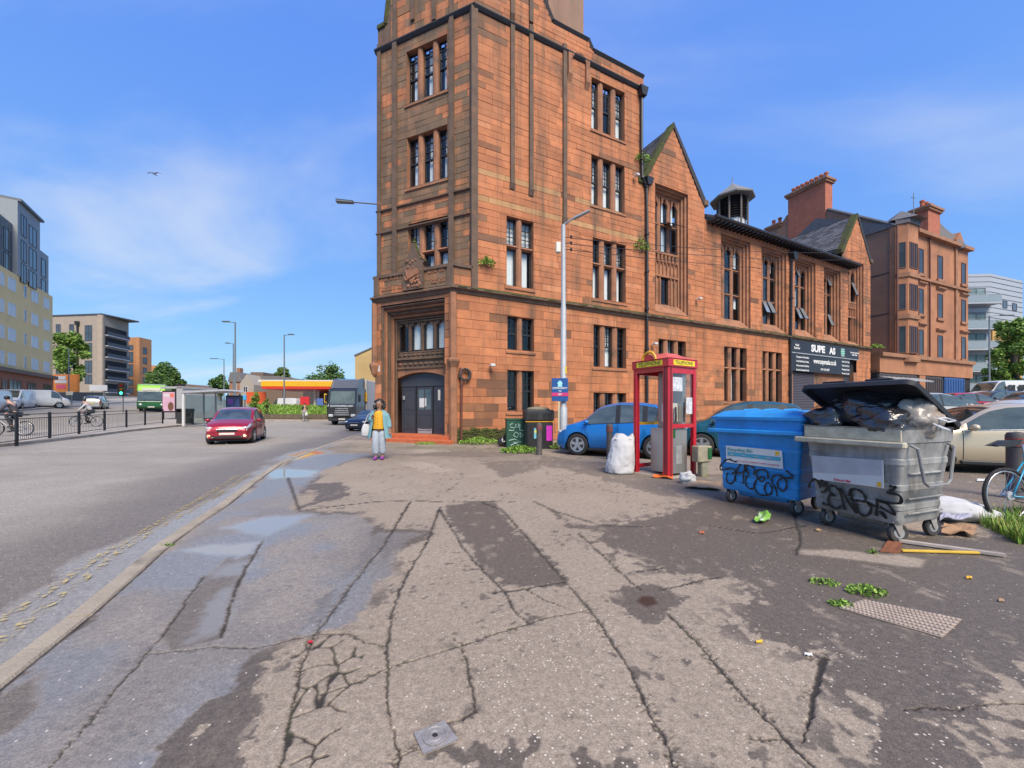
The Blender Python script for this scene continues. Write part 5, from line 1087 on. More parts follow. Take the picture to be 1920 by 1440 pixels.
# --- left middle: two brick blocks and a lower one
M_pbrick = mat('pale_brick', (.36, .295, .23), .9, var=.12, scale=1.0, bump=.3, bscale=9); M_obrick = mat('orange_brick', (.46, .22, .10), .9, var=.12, scale=1.0)
b1 = bthing('apartment_block', 'pale brick apartment block with corner balconies left of the orange block', 'building', (-115, 102, 4))
B1 = lfr((-125.5, 103), (18.0, -2.2), b1); B1s = lfr((-107.55, 100.8), (-2.6, 9.6), b1)
z1 = B1.at(110, 593)[1]; wall(B1, -20, 18.05, 0, z1, M_pbrick, b1, .3); wall(B1s, 0, 9.9, 0, z1, M_pbrick, b1, 1, n=-.02)
m = MB(B1); m.box(-20, -9, z1, 18.0, .15, z1 + .35); m.build('roof', M_dgrey, b1)
for (p0, p1, ys) in ((105, 114, ((608, 628), (648, 668), (690, 712))), (130, 139, ((608, 640), (660, 690))), (159, 173, ((610, 640), (643, 672), (676, 700), (702, 720)))):
    for y0, y1 in ys: a, b, c, d = B1.rect(p0, y0, p1, y1); fwin(B1, a, b, c, d, b1, M_dgrey, t=.15)
m = MB(B1); a = B1.at(147, 600)[0]; m.tube([(a, .2, 2), (a, .2, B1.at(147, 606)[1])], .22, 6); m.lathe([(.5, B1.at(147, 610)[1]), (.6, B1.at(147, 603)[1])], 6, (a, .2, 0)); m.build('downpipe', M_black, b1)
for k, y in enumerate((628, 648, 669, 692, 712, 735)):
    z_ = B1s.at(200, y)[1]; m = MB(B1s); m.box(1.0, -.02, z_, 9.0, .05, z_ + 2.3); m.build('balcony_shade', M_room, b1); m = MB(B1s); m.box(.9, 0, z_ - .25, 9.2, .7, z_); m.build('balcony', M_clad, b1); m = MB(B1s); m.box(.9, .6, z_, 9.2, .66, z_ + .9); m.build('balcony_rail', M_dgrey, b1)  # flat near-black slab on the wall paints the shade inside each balcony
b2 = bthing('apartment_block', 'orange brick apartment block with a dark window strip', 'building', (-126, 125, 4)); B2 = lfr((-128.8, 125.5), (8, -1.0), b2); B2s = lfr((-120.9, 124.5), (-.6, 5), b2)
z1 = B2.at(230, 633)[1]; wall(B2, -1, 7.95, 0, z1, M_obrick, b2, .3); wall(B2s, 0, 5, 0, z1, M_obrick, b2, 1, n=-.02)
for y0, y1 in ((647, 657), (660, 680), (683, 706), (712, 723), (727, 738)): a, b, c, d = B2.rect(236, y0, 250, y1); fwin(B2, a, b, c, d, b2, M_dgrey, t=.15)
for k in range(5): a, b, c, d = B2s.rect(263, 650 + k * 19, 264.5, 662 + k * 19); fwin(B2s, 1.4, 3.0, c, d, b2, M_dgrey, t=.15, bars=0)
b3 = bthing('apartment_block', 'low distant orange brick block right of the taller orange block', 'building', (-140, 150, 4)); B3 = lfr((-146, 151), (10, 1), b3); z1 = B3.at(275, 685)[1]; wall(B3, 0, 7.5, 0, z1, M_obrick, b3, 6)
for k in range(4): fwin(B3, 5.0, 6.6, z1 - 3 - k * 3, z1 - 1.2 - k * 3, b3, M_dgrey, t=.2, bars=0)
# --- buff gable seen past the tower
yg = bthing('gabled_building', 'buff rendered gable end rising above the lorry', 'building', (-15, 46, 0)); YG = lfr((-18.8, 46), (9, 2), yg); za, zb_ = YG.at(668, 668)[1], YG.at(703, 651)[1]
m = MB(YG); k = (zb_ - za) / (YG.at(703, 651)[0]); m.prism([(0, -1), (9, -1), (9, za), (5, za + k * 5), (0, za)], -12, 0, 1); m.build('wall', mat('buff_render', (.44, .31, .14), .9, var=.12, scale=.4, stain=(.50, .36, .16), sstain=.25, sthr=.52), yg)
m = MB(YG); m.tube([(-.1, .0, za + .05), (5, .0, za + k * 5 + .05), (9.1, 0, za + .05)], .12, 5); m.build('roof_edge', M_slate, yg)
# --- petrol station
ps = bthing('petrol_station', 'petrol station with yellow and red canopy behind the grass bank', 'petrol station', (-27, 50, 1)); PS = lfr((-33.2, 50.2), (15, .6), ps)
M_py = mat('canopy_yellow', (.75, .42, .02), .5); M_pr = mat('canopy_red', (.62, .04, .02), .5)
z0, z1 = PS.at(480, 729)[1], PS.at(480, 712)[1]; h = z1 - z0
m = MB(PS); m.box(0, -8, z0 + h * .75, 15, 0, z1); m.build('canopy', M_white, ps); m = MB(PS); m.box(.4, -7.9, z0 + h * .28, 15.1, .04, z0 + h * .86); m.build('canopy_band', M_py, ps); m = MB(PS); m.box(.5, -7.9, z0, 15.1, .02, z0 + h * .27); m.build('canopy_band', M_pr, ps)
for s_, n_ in ((2.2, -2), (6.4, -2), (9.2, -2), (9.9, -5), (13, -2)): m = MB(PS); m.box(s_ - .15, n_ - .15, 0, s_ + .15, n_ + .15, z0); m.build('pillar', M_white, ps)
m = MB(PS); m.box(4.0, -9.5, 0, 18, -8.5, z0 + .3); m.build('shop_wall', mat('station_brick', (.15, .08, .06), .9, var=.2), ps); m = MB(PS); m.box(7.0, -8.5, z0 - 1.2, 17.5, -8.3, z0 - .5); m.build('shop_sign_band', M_py, ps)
for k in range(4): fwin(PS, 7.5 + k * 2.4, 9.6 + k * 2.4, .6, z0 - 1.4, ps, M_dgrey, base=-8.5, bars=2)
for s_, n_ in ((7.6, -3.4), (11.8, -3.4)): m = MB(PS); m.cbox(s_ - .4, n_ - .25, .9, s_ + .4, n_ + .25, 2.7, .04); p_ = m.build('fuel_pump', M_white, ps); m = MB(PS); m.box(s_ - .3, n_ + .25, 1.9, s_ + .3, n_ + .27, 2.5); m.build('display', M_dgrey, p_)
def board(name, px0, y0, px1, y1, d, m_, label, cat, legs=True, th=.12, group=None):
    a, b = P(px0, y1, d), P(px1, y0, d); r = thing(name, label, cat, ((a.x + b.x) / 2, d, T((a.x + b.x) / 2, d) - .1), group=group); w = (b.x - a.x) / 2; z0, z1 = a.z - r.location.z, b.z - r.location.z
    m = MB(); m.cbox(-w, -th / 2, z0, w, th / 2, z1, .02); m.build('panel', m_, r)
    if legs and z0 > .05:
        for sx in (-.7, .7): m = MB(); m.tube([(sx * w, .02, 0), (sx * w, .02, z0 + .1)], .05, 6); m.build('post', M_pole, r)
    return r, w, z0, z1
r_, w_, z0, z1 = board('billboard', 100, 702, 147, 735, 64, mat('orange_poster', (.75, .23, .03), .5, var=.1, scale=.3), 'orange billboard with white and pink blocks beside the cream flats', 'billboard', th=.4)
for k, (a, b, c, d, mm) in enumerate(((-.9, .1, .70, .90, M_white), (-.75, .2, .50, .66, M_white), (-.65, .1, .18, .42, mat('poster_pink', (.70, .10, .16), .5)))): m = MB(); m.box(a * w_, -.23, z0 + (z1 - z0) * c, b * w_, -.21, z0 + (z1 - z0) * d); m.build('poster_print', mm, r_)
m = MB(); m.box(-w_ - .3, -.1, z0 - 2.6, w_ + 4, .1, z0 - .05); m.build('hoarding', M_dgrey, r_)
board('banner', 462, 735, 499, 757, 52, mat('orange_banner', (.62, .10, .03), .6, var=.15, scale=.5), 'orange banner on the petrol station fence', 'banner', False)
board('display_panel', 594, 747, 606, 760, 45, mat('blue_panel', (.10, .16, .42), .5, var=.2), 'blue display panel beside the station forecourt', 'sign')
r_, w_, z0, z1 = board('price_banner', 563, 744, 580, 760, 46, mat('red_banner', (.62, .03, .04), .5, var=.15), 'small red banner on the petrol forecourt', 'banner')
board('notice', 608, 738, 613, 755, 46, M_py, 'narrow yellow sign left of the lorry', 'sign')
# --- houses behind the station
M_hs = mat('house_stone', (.30, .15, .09), .9, var=.2); M_gr = mat('grey_roof', (.16, .15, .15), .8, var=.2); M_hb = mat('brown_cladding', (.17, .12, .09), .9)
h1 = bthing('house', 'sandstone house with slate gable roof beside the petrol canopy', 'house', (-52, 78, 2)); H1 = lfr((-57, 78), (11, .4), h1)
z0, z1 = H1.at(440, 716)[1], H1.at(440, 698)[1]; sa, sb, sc = H1.at(430, 720)[0], H1.at(452, 720)[0], H1.at(478, 720)[0]
m = MB(H1); m.box(sa, -8, 0, sb, 0, z0); m.build('wall', M_hs, h1); m = MB(H1); m.prism([(sa - .2, z0), (sa + .3, z1), (sb - .4, z1), (sb + .6, z0)], -8, .2, 1); m.build('roof', M_gr, h1); m = MB(H1); m.prism([(sb, 0), (sc, 0), (sc, z0 - .6), ((sb + sc) / 2, z1 - .4), (sb, z0 - .4)], -8, .4, 1); m.build('wall', mat('roughcast', (.35, .31, .26), .9, var=.15), h1)
m = MB(H1); m.box(sa + .1, -3, z0, sa + .8, -2, z1 + 1.1); m.build('chimney', M_hs, h1)
fwin(H1, sa + .9, sa + 1.5, z0 - 1.8, z0 - .3, h1); fwin(H1, sb + .7, sb + 1.6, z0 - 2.2, z0 - .9, h1, base=.4)
h2 = bthing('house', 'long low building with grey roofs above the petrol canopy', 'house', (-42, 82, 2)); H2 = lfr((-57, 82), (11, .4), h2); a, b = H2.at(463, 710)[0], H2.at(568, 710)[0]; z0, z1, z2 = H2.at(500, 714)[1], H2.at(500, 705)[1], H2.at(480, 697)[1]
m = MB(H2); m.box(a, -8, 0, b, 0, z0); m.build('wall', M_hb, h2); m = MB(H2); m.prism([(a - .3, z0), (a + 1, z1), (b - 5, z1), (b, z0 + .3)], -8, .3, 1); m.build('roof', M_gr, h2); a, b = H2.at(464, 700)[0], H2.at(488, 700)[0]; m = MB(H2); m.box(a, -5, z1 - .3, b, -1, z2); m.build('roof_plant', M_hb, h2)
h3 = bthing('house', 'small distant sandstone terrace beyond the traffic lights', 'house', (-87, 110, 3)); H3 = lfr((-92, 112), (11, -.5), h3); a, b = H3.at(344, 730)[0], H3.at(372, 730)[0]; z0, z1 = H3.at(350, 728)[1], H3.at(350, 720)[1]
m = MB(H3); m.box(a, -8, 0, b, 0, z0); m.build('wall', M_hs, h3); m = MB(H3); m.prism([(a, z0), (a + .5, z1), (b - 1, z1 - .4), (b, z0 - .4)], -8, .2, 1); m.build('roof', M_hb, h3)
for k in range(3): fwin(H3, a + .5 + k * 1.3, a + 1.2 + k * 1.3, z0 - 2.5, z0 - 1, h3, bars=0)
# ------------------------------------------------------------------ trees
def tree(px, ytop, ybase, pxw, d, label, seed, n=2200, cols=((.05, .10, .02), (.075, .14, .03), (.035, .075, .02)), ls=.4, sparse=1.0, name='tree', group='trees around the junction'):
    rr = random.Random(seed); x = (px - 960) / FPX * d; z = T(x, d) - .2; H = CAMZ + (HOR - ytop) / FPX * d - z; Wd = pxw / FPX * d / 2; r = thing(name, label, 'tree', (x, d, z), group=group)
    zb = max(.5, CAMZ + (HOR - ybase) / FPX * d - z); m = MB(); m.tube([(0, 0, -.2), (.1, 0, H * .3), (-.1, .1, H * .6), (0, 0, H * .9)], [Wd * .09 + .08, Wd * .07 + .06, Wd * .04 + .03, .03], 7)
    cl = []
    for i in range(26):
        a = rr.uniform(0, 6.28); v = rr.random() ** .7; zz_ = zb + (H - zb) * rr.uniform(.08, .97); wv = math.sin(math.pi * min(.98, max(.05, ((zz_ - zb) / (H - zb)) * .85 + .12))) ** .6; rad = Wd * wv * v * .85; c = (rad * math.cos(a), rad * math.sin(a), zz_); cl.append((c, Wd * rr.uniform(.22, .42)))
        if i < 9: m.tube([(0, 0, zb + (c[2] - zb) * .35), (c[0] * .5, c[1] * .5, zb + (c[2] - zb) * .7), c], [Wd * .035 + .02, Wd * .022 + .015, .012], 5)
    m.build('trunk', M_bark, r); m = MB()
    n = int(n * 1.9); ls *= .66
    for i in range(n):
        c, q = rr.choice(cl); v = Vector((rr.gauss(0, 1), rr.gauss(0, 1), rr.gauss(0, .8))); v = v.normalized() * q * rr.random() ** .35 * sparse; p = Vector(c) + v; s_ = ls * rr.uniform(.6, 1.3)
        u = Vector((rr.uniform(-1, 1), rr.uniform(-1, 1), rr.uniform(-.6, .6))).normalized(); w = u.cross(Vector((rr.uniform(-1, 1), rr.uniform(-1, 1), rr.uniform(-1, 1)))).normalized(); t_ = rr.choice(cols); k = rr.uniform(.7, 1.3)
        m.add([tuple(p - u * s_), tuple(p - w * s_ * .45), tuple(p + u * s_), tuple(p + w * s_ * .45)], [(0, 1, 2, 3)], tuple(a * k for a in t_))
    m.build('crown', M_leaf, r); return r
LG = ((.10, .17, .025), (.14, .22, .04), (.07, .13, .02))
tree(127, 627, 718, 66, 76, 'bright green tree above the orange billboard', 1, 2600, LG, .5)
tree(308, 685, 750, 62, 92, 'large dark green tree beyond the bus', 2, 3200, ls=.6); tree(327, 700, 748, 40, 86, 'smaller green tree right of the large tree by the traffic light', 22, 1800, ls=.5)
tree(414, 705, 740, 34, 105, 'distant dark tree left of the sandstone house', 3, 1500, ls=.5); tree(528, 693, 720, 40, 100, 'rounded tree behind the long grey roof', 4, 1500, ((.06, .10, .02), (.09, .13, .03)), .5)
tree(621, 687, 722, 50, 84, 'loose open crowned tree behind the right of the petrol canopy', 5, 900, ls=.5, sparse=1.25); tree(600, 708, 725, 60, 95, 'low spreading tree beside the petrol canopy', 6, 1500, ls=.5)
tree(1905, 600, 740, 90, 47, 'bright green tree in front of the modern flats', 7, 4200, LG, .33); tree(1875, 655, 740, 46, 46, 'low leafy tree left of the bright green tree', 8, 2200, LG, .3)
tree(478, 735, 775, 20, 40, 'young sapling beside the grass bank', 9, 500, LG, .16, 1.2); tree(500, 748, 775, 14, 38, 'small shrub on the grass bank', 10, 300, LG, .15, 1.2); tree(520, 400, 420, 1, 300, 'x', 11, 1) if False else None
# grass bank with its low wall before the station
def blades(m, pts, rr, h, cols, w=.012):
    for (x, y, z) in pts:
        a = rr.uniform(0, 6.28); hh = h * rr.uniform(.5, 1.2); l = Vector((math.cos(a), math.sin(a), 0)); b = rr.uniform(.1, .6) * hh; q = Vector((-l.y, l.x, 0)) * w; p = Vector((x, y, z)); t_ = rr.choice(cols); k = rr.uniform(.7, 1.3)
        m.add([tuple(p - q), tuple(p + q), tuple(p + l * b * .4 + q * .7 + Vector((0, 0, hh * .6))), tuple(p + l * b * .4 - q * .7 + Vector((0, 0, hh * .6))), tuple(p + l * b + Vector((0, 0, hh)))], [(0, 1, 2, 3), (3, 2, 4)], tuple(c * k for c in t_))
GC = ((.10, .19, .02), (.14, .25, .03), (.08, .15, .02), (.17, .24, .05))
M_turf = mat('turf', (.11, .19, .03), .9, var=.3, scale=1.2, bump=.6, bscale=20)
rr = random.Random(5); m = MB(); NX, NY = 30, 8; A, B, C_, D_ = P(470, 779, 37.5), P(622, 779, 39.5), P(640, 757, 46.5), P(470, 757, 46.0)
vs = []
for j in range(NY + 1):
    for i in range(NX + 1):
        u, v = i / NX, j / NY; p = A.lerp(B, u).lerp(D_.lerp(C_, u), v); zt_ = T(p.x, p.y); vs.append((p.x, p.y, zt_ + .25 + 1.05 * v ** .8 + .06 * mnoise.noise(Vector((p.x * .7, p.y * .7, 0)))))
m.add(vs, [(j * (NX + 1) + i, j * (NX + 1) + i + 1, (j + 1) * (NX + 1) + i + 1, (j + 1) * (NX + 1) + i) for j in range(NY) for i in range(NX)]); struct(m.build('grass_bank', M_turf, smooth=True))
m = MB(); pts = []
for i in range(5000):
    u, v = rr.random(), rr.random(); p = A.lerp(B, u).lerp(D_.lerp(C_, u), v); pts.append((p.x, p.y, T(p.x, p.y) + .22 + 1.05 * v ** .8))
blades(m, pts, rr, .22, GC, .05); tag(m.build('grass', M_leaf), 'long bright grass on the bank before the petrol station', 'grass', kind='stuff')
r_ = thing('low_wall', 'low dark timber retaining wall along the front of the grass bank', 'wall', (-18, 37.4, T(-18, 37.4)))
for k in range(3):
    m = MB(); a, b = P(462, 780, 37.2), P(632, 780, 39.2); a.z = b.z = .14 + k * .22 - .2; a -= r_.location; b -= r_.location; a.z = b.z = .02 + k * .21; d_ = (b - a); n_ = Vector((d_.y, -d_.x, 0)).normalized() * .1
    m.add([tuple(v) for v in (a - n_, b - n_, b + n_, a + n_)] + [tuple(v + Vector((0, 0, .19))) for v in (a - n_, b - n_, b + n_, a + n_)], [(0, 1, 2, 3), (7, 6, 5, 4), (0, 1, 5, 4), (1, 2, 6, 5), (2, 3, 7, 6), (3, 0, 4, 7)]); m.build('sleeper', mat('old_sleeper', (.12, .09, .065), .9, var=.3), r_)
# far pavements: the traffic island, the strip before the bank, the left pavement
def paved(name, px, m_, off=.03, z=None):
    c = [G(x, y, 0) for x, y in px]; m = MB(); n = len(c); m.add([(p.x, p.y, T(p.x, p.y) + off) for p in c] + [(p.x, p.y, T(p.x, p.y) - .25) for p in c], [tuple(range(n))] + [(i, (i + 1) % n, n + (i + 1) % n, n + i) for i in range(n)]); return struct(m.build(name, m_))
def strip_pave(name, near, far, m_, off=.03):
    m = MB(); k = len(near); vs = []
    for a, b in zip(near, far):
        for t_ in (0, .33, .66, 1):
            p = Vector(a).lerp(Vector(b), t_); vs.append((p.x, p.y, T(p.x, p.y) + off))
    base = len(vs); vs += [(p[0], p[1], T(p[0], p[1]) - .2) for p in near] + [(p[0], p[1], T(p[0], p[1]) - .2) for p in far]
    fs = [(i * 4 + j, i * 4 + j + 1, i * 4 + j + 5, i * 4 + j + 4) for i in range(k - 1) for j in range(3)]
    fs += [(i * 4, i * 4 + 4, base + i + 1, base + i) for i in range(k - 1)] + [(i * 4 + 3, i * 4 + 7, base + k + i + 1, base + k + i) for i in range(k - 1)]; m.add(vs, fs); return struct(m.build(name, m_))
ISL = [G(x, y) for x, y in ((-300, 868), (-120, 848), (0, 834), (90, 825), (170, 816), (240, 807), (320, 799), (370, 794), (420, 790), (470, 786.5))]
off_ = [3.0, 3.2, 3.4, 3.6, 3.8, 4.0, 4.4, 4.8, 5.0, 5.2]; far_ = []
for i, p in enumerate(ISL):
    d_ = (ISL[min(i + 1, len(ISL) - 1)] - ISL[max(i - 1, 0)]); d_.z = 0; d_.normalize(); far_.append(p + Vector((-d_.y, d_.x, 0)) * off_[i])
isl = strip_pave('traffic_island', ISL, far_, M_conc)
strip_pave('footpath', [G(x, y) for x, y in ((470, 789), (540, 788), (615, 787.5), (650, 788))], [G(x, y) for x, y in ((462, 781.5), (540, 782), (620, 782), (650, 782.5))], M_conc)
strip_pave('footpath', [Vector(v) for v in ((-46, 33, 0), (-52, 42, 0), (-58, 52, 0), (-66, 64, 0), (-80, 90, 0))], [Vector(v) for v in ((-54, 33, 0), (-58, 42, 0), (-66, 54, 0), (-76, 66, 0), (-90, 92, 0))], M_conc, .06)
# ------------------------------------------------------------------ vehicles
def lerp_keys(keys, u):
    for (a, za), (b, zb) in zip(keys, keys[1:]):
        if u <= b:
            t = 0 if b == a else max(0, (u - a) / (b - a)); t2 = t * t * (3 - 2 * t); t = .5 * t + .5 * t2; return za + (zb - za) * t
    return keys[-1][1]
STY = {  # roofline (u from tail to nose, share of height), beltline, glass spans, pillars
    'hatch': dict(top=[(0, .40), (.012, .56), (.03, .68), (.09, .80), (.17, .955), (.30, .995), (.45, 1.0), (.56, .965), (.60, .935), (.775, .665), (.80, .645), (.92, .57), (.975, .50), (.995, .42), (1, .36)], belt=[(0, .62), (.2, .66), (.5, .62), (.78, .59)], ws=(.59, .785), rw=(.03, .17), side=(.13, .735), pil=(.25, .46), wh=(.175, .80), r=.21),
    'suv': dict(top=[(0, .42), (.012, .60), (.03, .72), (.08, .86), (.14, .96), (.30, 1.0), (.48, .995), (.58, .955), (.61, .93), (.755, .69), (.78, .675), (.92, .62), (.975, .55), (.995, .45), (1, .38)], belt=[(0, .64), (.2, .66), (.5, .63), (.78, .61)], ws=(.60, .765), rw=(.03, .14), side=(.10, .72), pil=(.24, .45), wh=(.18, .80), r=.215),
    'saloon': dict(top=[(0, .42), (.012, .58), (.04, .66), (.16, .69), (.21, .72), (.36, .965), (.46, 1.0), (.55, .985), (.60, .945), (.73, .69), (.76, .665), (.92, .57), (.975, .50), (.995, .42), (1, .36)], belt=[(0, .64), (.25, .66), (.5, .63), (.76, .60)], ws=(.595, .735), rw=(.21, .36), side=(.26, .70), pil=(.33, .46), wh=(.19, .81), r=.215),
    'van': dict(top=[(0, .35), (.006, .88), (.02, .97), (.2, 1.0), (.66, 1.0), (.73, .97), (.77, .93), (.88, .60), (.90, .575), (.965, .50), (.99, .42), (1, .32)], belt=[(0, .60), (.6, .60), (.88, .52)], ws=(.75, .885), rw=(2, 2), side=(.69, .86), pil=(), wh=(.18, .82), r=.155),
}
def wheel(root, x, y, r, w, side, spokes=5, rimm=None):
    m = MB(); pr = [(r * .62, -w * .42), (r * .88, -w * .5), (r * .97, -w * .42), (r, -w * .2), (r, w * .2), (r * .97, w * .42), (r * .88, w * .5), (r * .62, w * .42)]
    m.lathe(pr, 24, (x, y, r), 1); t = m.build('wheel', M_rubber, root, smooth=50)
    m = MB(); o = side * w * .38; m.lathe([(r * .66, o), (r * .66, o + side * .015), (r * .57, o + side * .012), (r * .57, o - side * .05), (r * .1, o - side * .05)], 24, (x, y, r), 1)
    for k in range(spokes):
        a = 6.283 * k / spokes + .3; c, s = math.cos(a), math.sin(a); p = [(-.11, .08), (.11, .08), (.15, .6), (-.15, .6)]
        vs = [(x + (q[1] * c - q[0] * s) * r, y + o + dy, r + (q[1] * s + q[0] * c) * r) for dy in (side * .012, -side * .03) for q in p]; m.add(vs, [(0, 1, 2, 3), (7, 6, 5, 4), (0, 1, 5, 4), (1, 2, 6, 5), (2, 3, 7, 6), (3, 0, 4, 7)])
    m.lathe([(r * .14, o - side * .02), (r * .14, o + side * .02), (0, o + side * .02)], 10, (x, y, r), 1); m.build('rim', rimm or M_alloy, t, smooth=40)
    m = MB(); m.lathe([(r * .58, o - side * .055), (0, o - side * .055)], 16, (x, y, r), 1); m.build('brake', M_room, t)
def paint(name, col, metal=.25): return mat('paint_' + name, col, .28, metal=metal, var=.05, scale=3, coat=.6, rvar=.05)
def car(name, label, loc, head, style, col, L=4.0, W=1.75, H=1.48, cat='car', group=None, lod=1, tail_light=True, cargroup=None):
    S = STY[style]; root = thing(name, label, cat, loc, head, group); pm = paint(*col) if isinstance(col, tuple) else col
    us = sorted(set([i / 52 for i in range(53)] + [.003, .01, .02, .985, .993, .998])); r = S['r'] * H; ra = r * 1.13; xw = [(u - .5) * L for u in S['wh']]
    rings = []
    for u in us:
        x = (u - .5) * L; zt = lerp_keys(S['top'], u) * H; bt = min(lerp_keys(S['belt'], u) * H, zt - .025); e = abs(2 * u - 1); hw = W / 2 * (1 - .17 * e ** 7 - .05 * e ** 2); zl = .17 * H / 1.48 + .08 * max(0, e - .9) / .1
        arch = zl
        for q in xw:
            if abs(x - q) < ra: arch = max(arch, r + math.sqrt(ra * ra - (x - q) ** 2) - .01)
        arch = min(arch, bt - .05); cab = max(0, zt - bt - .03); tum = .22 if style != 'van' else .10; wt = hw * .955 - cab * tum - .03; mid = max(arch + .015, zl + (bt - zl) * .5)
        rings.append([(x, 0, zl + .02), (x, hw * .90, max(zl, arch)), (x, hw * .985, max(zl + .10, arch + .006)), (x, hw, max(mid, arch + .012)), (x, hw * .99, max(bt - .10, arch + .018)), (x, hw * .955, bt), (x, wt, zt - .045 - .02 * min(1, cab * 4)), (x, wt - .10, zt - .012), (x, wt * .45, zt + .012), (x, 0, zt + .016)])
    NP = 10
    def glass(i, j):
        u = (us[i] + us[i + 1]) / 2
        if j == 5 and S['side'][0] < u < S['side'][1] and rings[i][6][2] - rings[i][5][2] > .13:
            for p in S['pil']:
                if abs(u - p) < .014: return 'pil%d' % S['pil'].index(p)
            k = sum(u > p for p in S['pil']); return 'side%d' % k
        if j in (6, 7, 8) and S['ws'][0] < u < S['ws'][1] and (j > 6 or True): return 'ws' if j > 6 else None
        if j in (7, 8) and S['rw'][0] < u < S['rw'][1]: return 'rw'
        if j == 4 and u > .895 and u < .99: return 'hl'
        if j in (3, 4) and u < .045 and tail_light: return 'tl'
        return None
    parts = {}
    for sd in (1, -1):
        for i in range(len(us) - 1):
            for j in range(NP - 1):
                g_ = glass(i, j); key = (g_, sd if g_ and g_ not in ('ws', 'rw') else 0); parts.setdefault(key, []).append([(p[0], p[1] * sd, p[2]) for p in (rings[i][j], rings[i + 1][j], rings[i + 1][j + 1], rings[i][j + 1])][::sd])
        for e in (0, -1):
            for j in range(NP - 1): parts.setdefault((None, 0), []).append([(rings[e][k][0], rings[e][k][1] * sd * f, rings[e][k][2]) for k, f in ((j, 1), (j, 0), (j + 1, 0), (j + 1, 1))])
    for (g_, sd), qs in parts.items():
        m = MB(); idx = {}; fs = []
        for q in qs:
            f = []
            for p in q:
                k = tuple(round(c, 4) for c in p)
                if k not in idx: idx[k] = len(idx)
                if idx[k] not in f: f.append(idx[k])
            if len(f) > 2: fs.append(tuple(f))
        m.add(list(idx), fs); nm, mm = {None: ('body', pm), 'ws': ('windscreen', M_carglass), 'rw': ('rear_window', M_carglass), 'hl': ('headlight', M_lightglass), 'tl': ('tail_light', M_redglass), 'pil0': ('door_pillar', M_black), 'pil1': ('door_pillar', M_black)}.get(g_, ('side_window', M_carglass))
        m.build(nm, mm, root, smooth=38, fix=(g_ is None))
    m = MB(); m.box(-L * .47, -W * .40, .14, L * .47, W * .40, .40); m.build('underbody', M_room, root)
    for q in xw:
        for sd in (1, -1): wheel(root, q, sd * (W / 2 - .115), r, .20, sd)
    if lod:
        xf = L / 2
        m = MB(); m.cbox(xf - .14, -W * .20, .50 * H / 1.48, xf + .012, W * .20, .60 * H / 1.48, .015); gr = m.build('grille', M_black, root)
        m = MB(); m.tube([(xf + .012, -W * .21, .60 * H / 1.48), (xf + .02, 0, .605 * H / 1.48), (xf + .012, W * .21, .60 * H / 1.48)], .014, 6); m.build('grille_trim', M_chrome, gr)
        m = MB(); m.cbox(xf - .12, -W * .33, .24 * H / 1.48, xf + .006, W * .33, .36 * H / 1.48, .02); m.build('lower_grille', M_black, root)
        m = MB(); m.cbox(xf - .05, -.26, .385 * H / 1.48, xf + .022, .26, .47 * H / 1.48, .004); m.build('number_plate', M_plate, root)
        m = MB(); m.cbox(-xf - .015, -.26, .52 * H / 1.48, -xf + .1, .26, .61 * H / 1.48, .004); m.build('number_plate', M_plate_y, root)
        for sd in (1, -1): m = MB(); m.ball((xf - .13, sd * W * .355, lerp_keys(S['top'], .965) * H - .10), (.12, W * .085, .055), 14, 8); m.build('headlight', M_lightglass, root, smooth=True)
        ua = S['side'][1]; xm = (ua - .5) * L - .08; zb = lerp_keys(S['belt'], ua) * H
        for sd in (1, -1):
            m = MB(); m.ball((xm, sd * (W / 2 + .07), zb + .07), (.07, .10, .065), 10, 7); m.tube([(xm, sd * (W / 2 - .06), zb + .01), (xm, sd * (W / 2 + .03), zb + .05)], .025, 6); m.build('mirror', pm, root, smooth=True)
            for p in list(S['pil'])[-1:] + [S['side'][1] + .005]:
                ii = min(range(len(us)), key=lambda i: abs(us[i] - p)); ln = [(q[0], q[1] * sd * 1.002, q[2]) for q in rings[ii][2:6]]; m = MB(); m.tube(ln, .006, 4); m.build('door_seam', M_room, root)
            hx = ((S['pil'][-1] if S['pil'] else .66) + .06 - .5) * L; m = MB(); m.cbox(hx - .09, sd * (W / 2 * .975) - .03, zb - .15, hx + .09, sd * (W / 2 * .975) + .03, zb - .115, .01); m.build('door_handle', pm, root)
        for sd in (1, -1): m = MB(); m.tube([(q[5][0], q[5][1] * sd * 1.004, q[5][2]) for u, q in zip(us, rings) if S['side'][0] < u < S['side'][1] + .02], .009, 5); m.build('window_trim', M_chrome if style == 'saloon' else M_black, root)
        xs = [(u - .5) * L for u in (S['wh'][0] + .09, S['wh'][1] - .09)]
        for sd in (1, -1): m = MB(); m.cbox(xs[0], sd * W * .485 - .03, .17, xs[1], sd * W * .485 + .03, .25, .015); m.build('sill', M_black, root)
    return root
def spot(px, py, off=0.0): p = G(px, py, off); return p
def on(x, y, off=0.0): return (x, y, T(x, y) + off)
A = math.atan2
rc = car('hatchback', 'dark red hatchback driving towards the camera on the road', on(-12.25, 17.2, ROADZ), A(-.92, .40), 'hatch', ('red', (.33, .008, .022)), 3.7, 1.68, 1.52)
xf = 1.85
for sd in (1, -1):
    m = MB(); m.tube([(xf - .02, sd * .22, .30), (xf - .01, sd * .50, .31), (xf - .06, sd * .66, .26), (xf - .05, sd * .55, .42), (xf - .02, sd * .66, .45)], .018, 6); m.build('bumper_trim', M_chrome, rc)
    m = MB(); m.lathe([(0, .02), (.055, .02), (.06, 0)], 12, (xf - .02, sd * .60, .36), 0); m.build('fog_lamp', mat('lit_lamp', (1, .75, .45), .3, emit=1.2), rc)
m = MB()
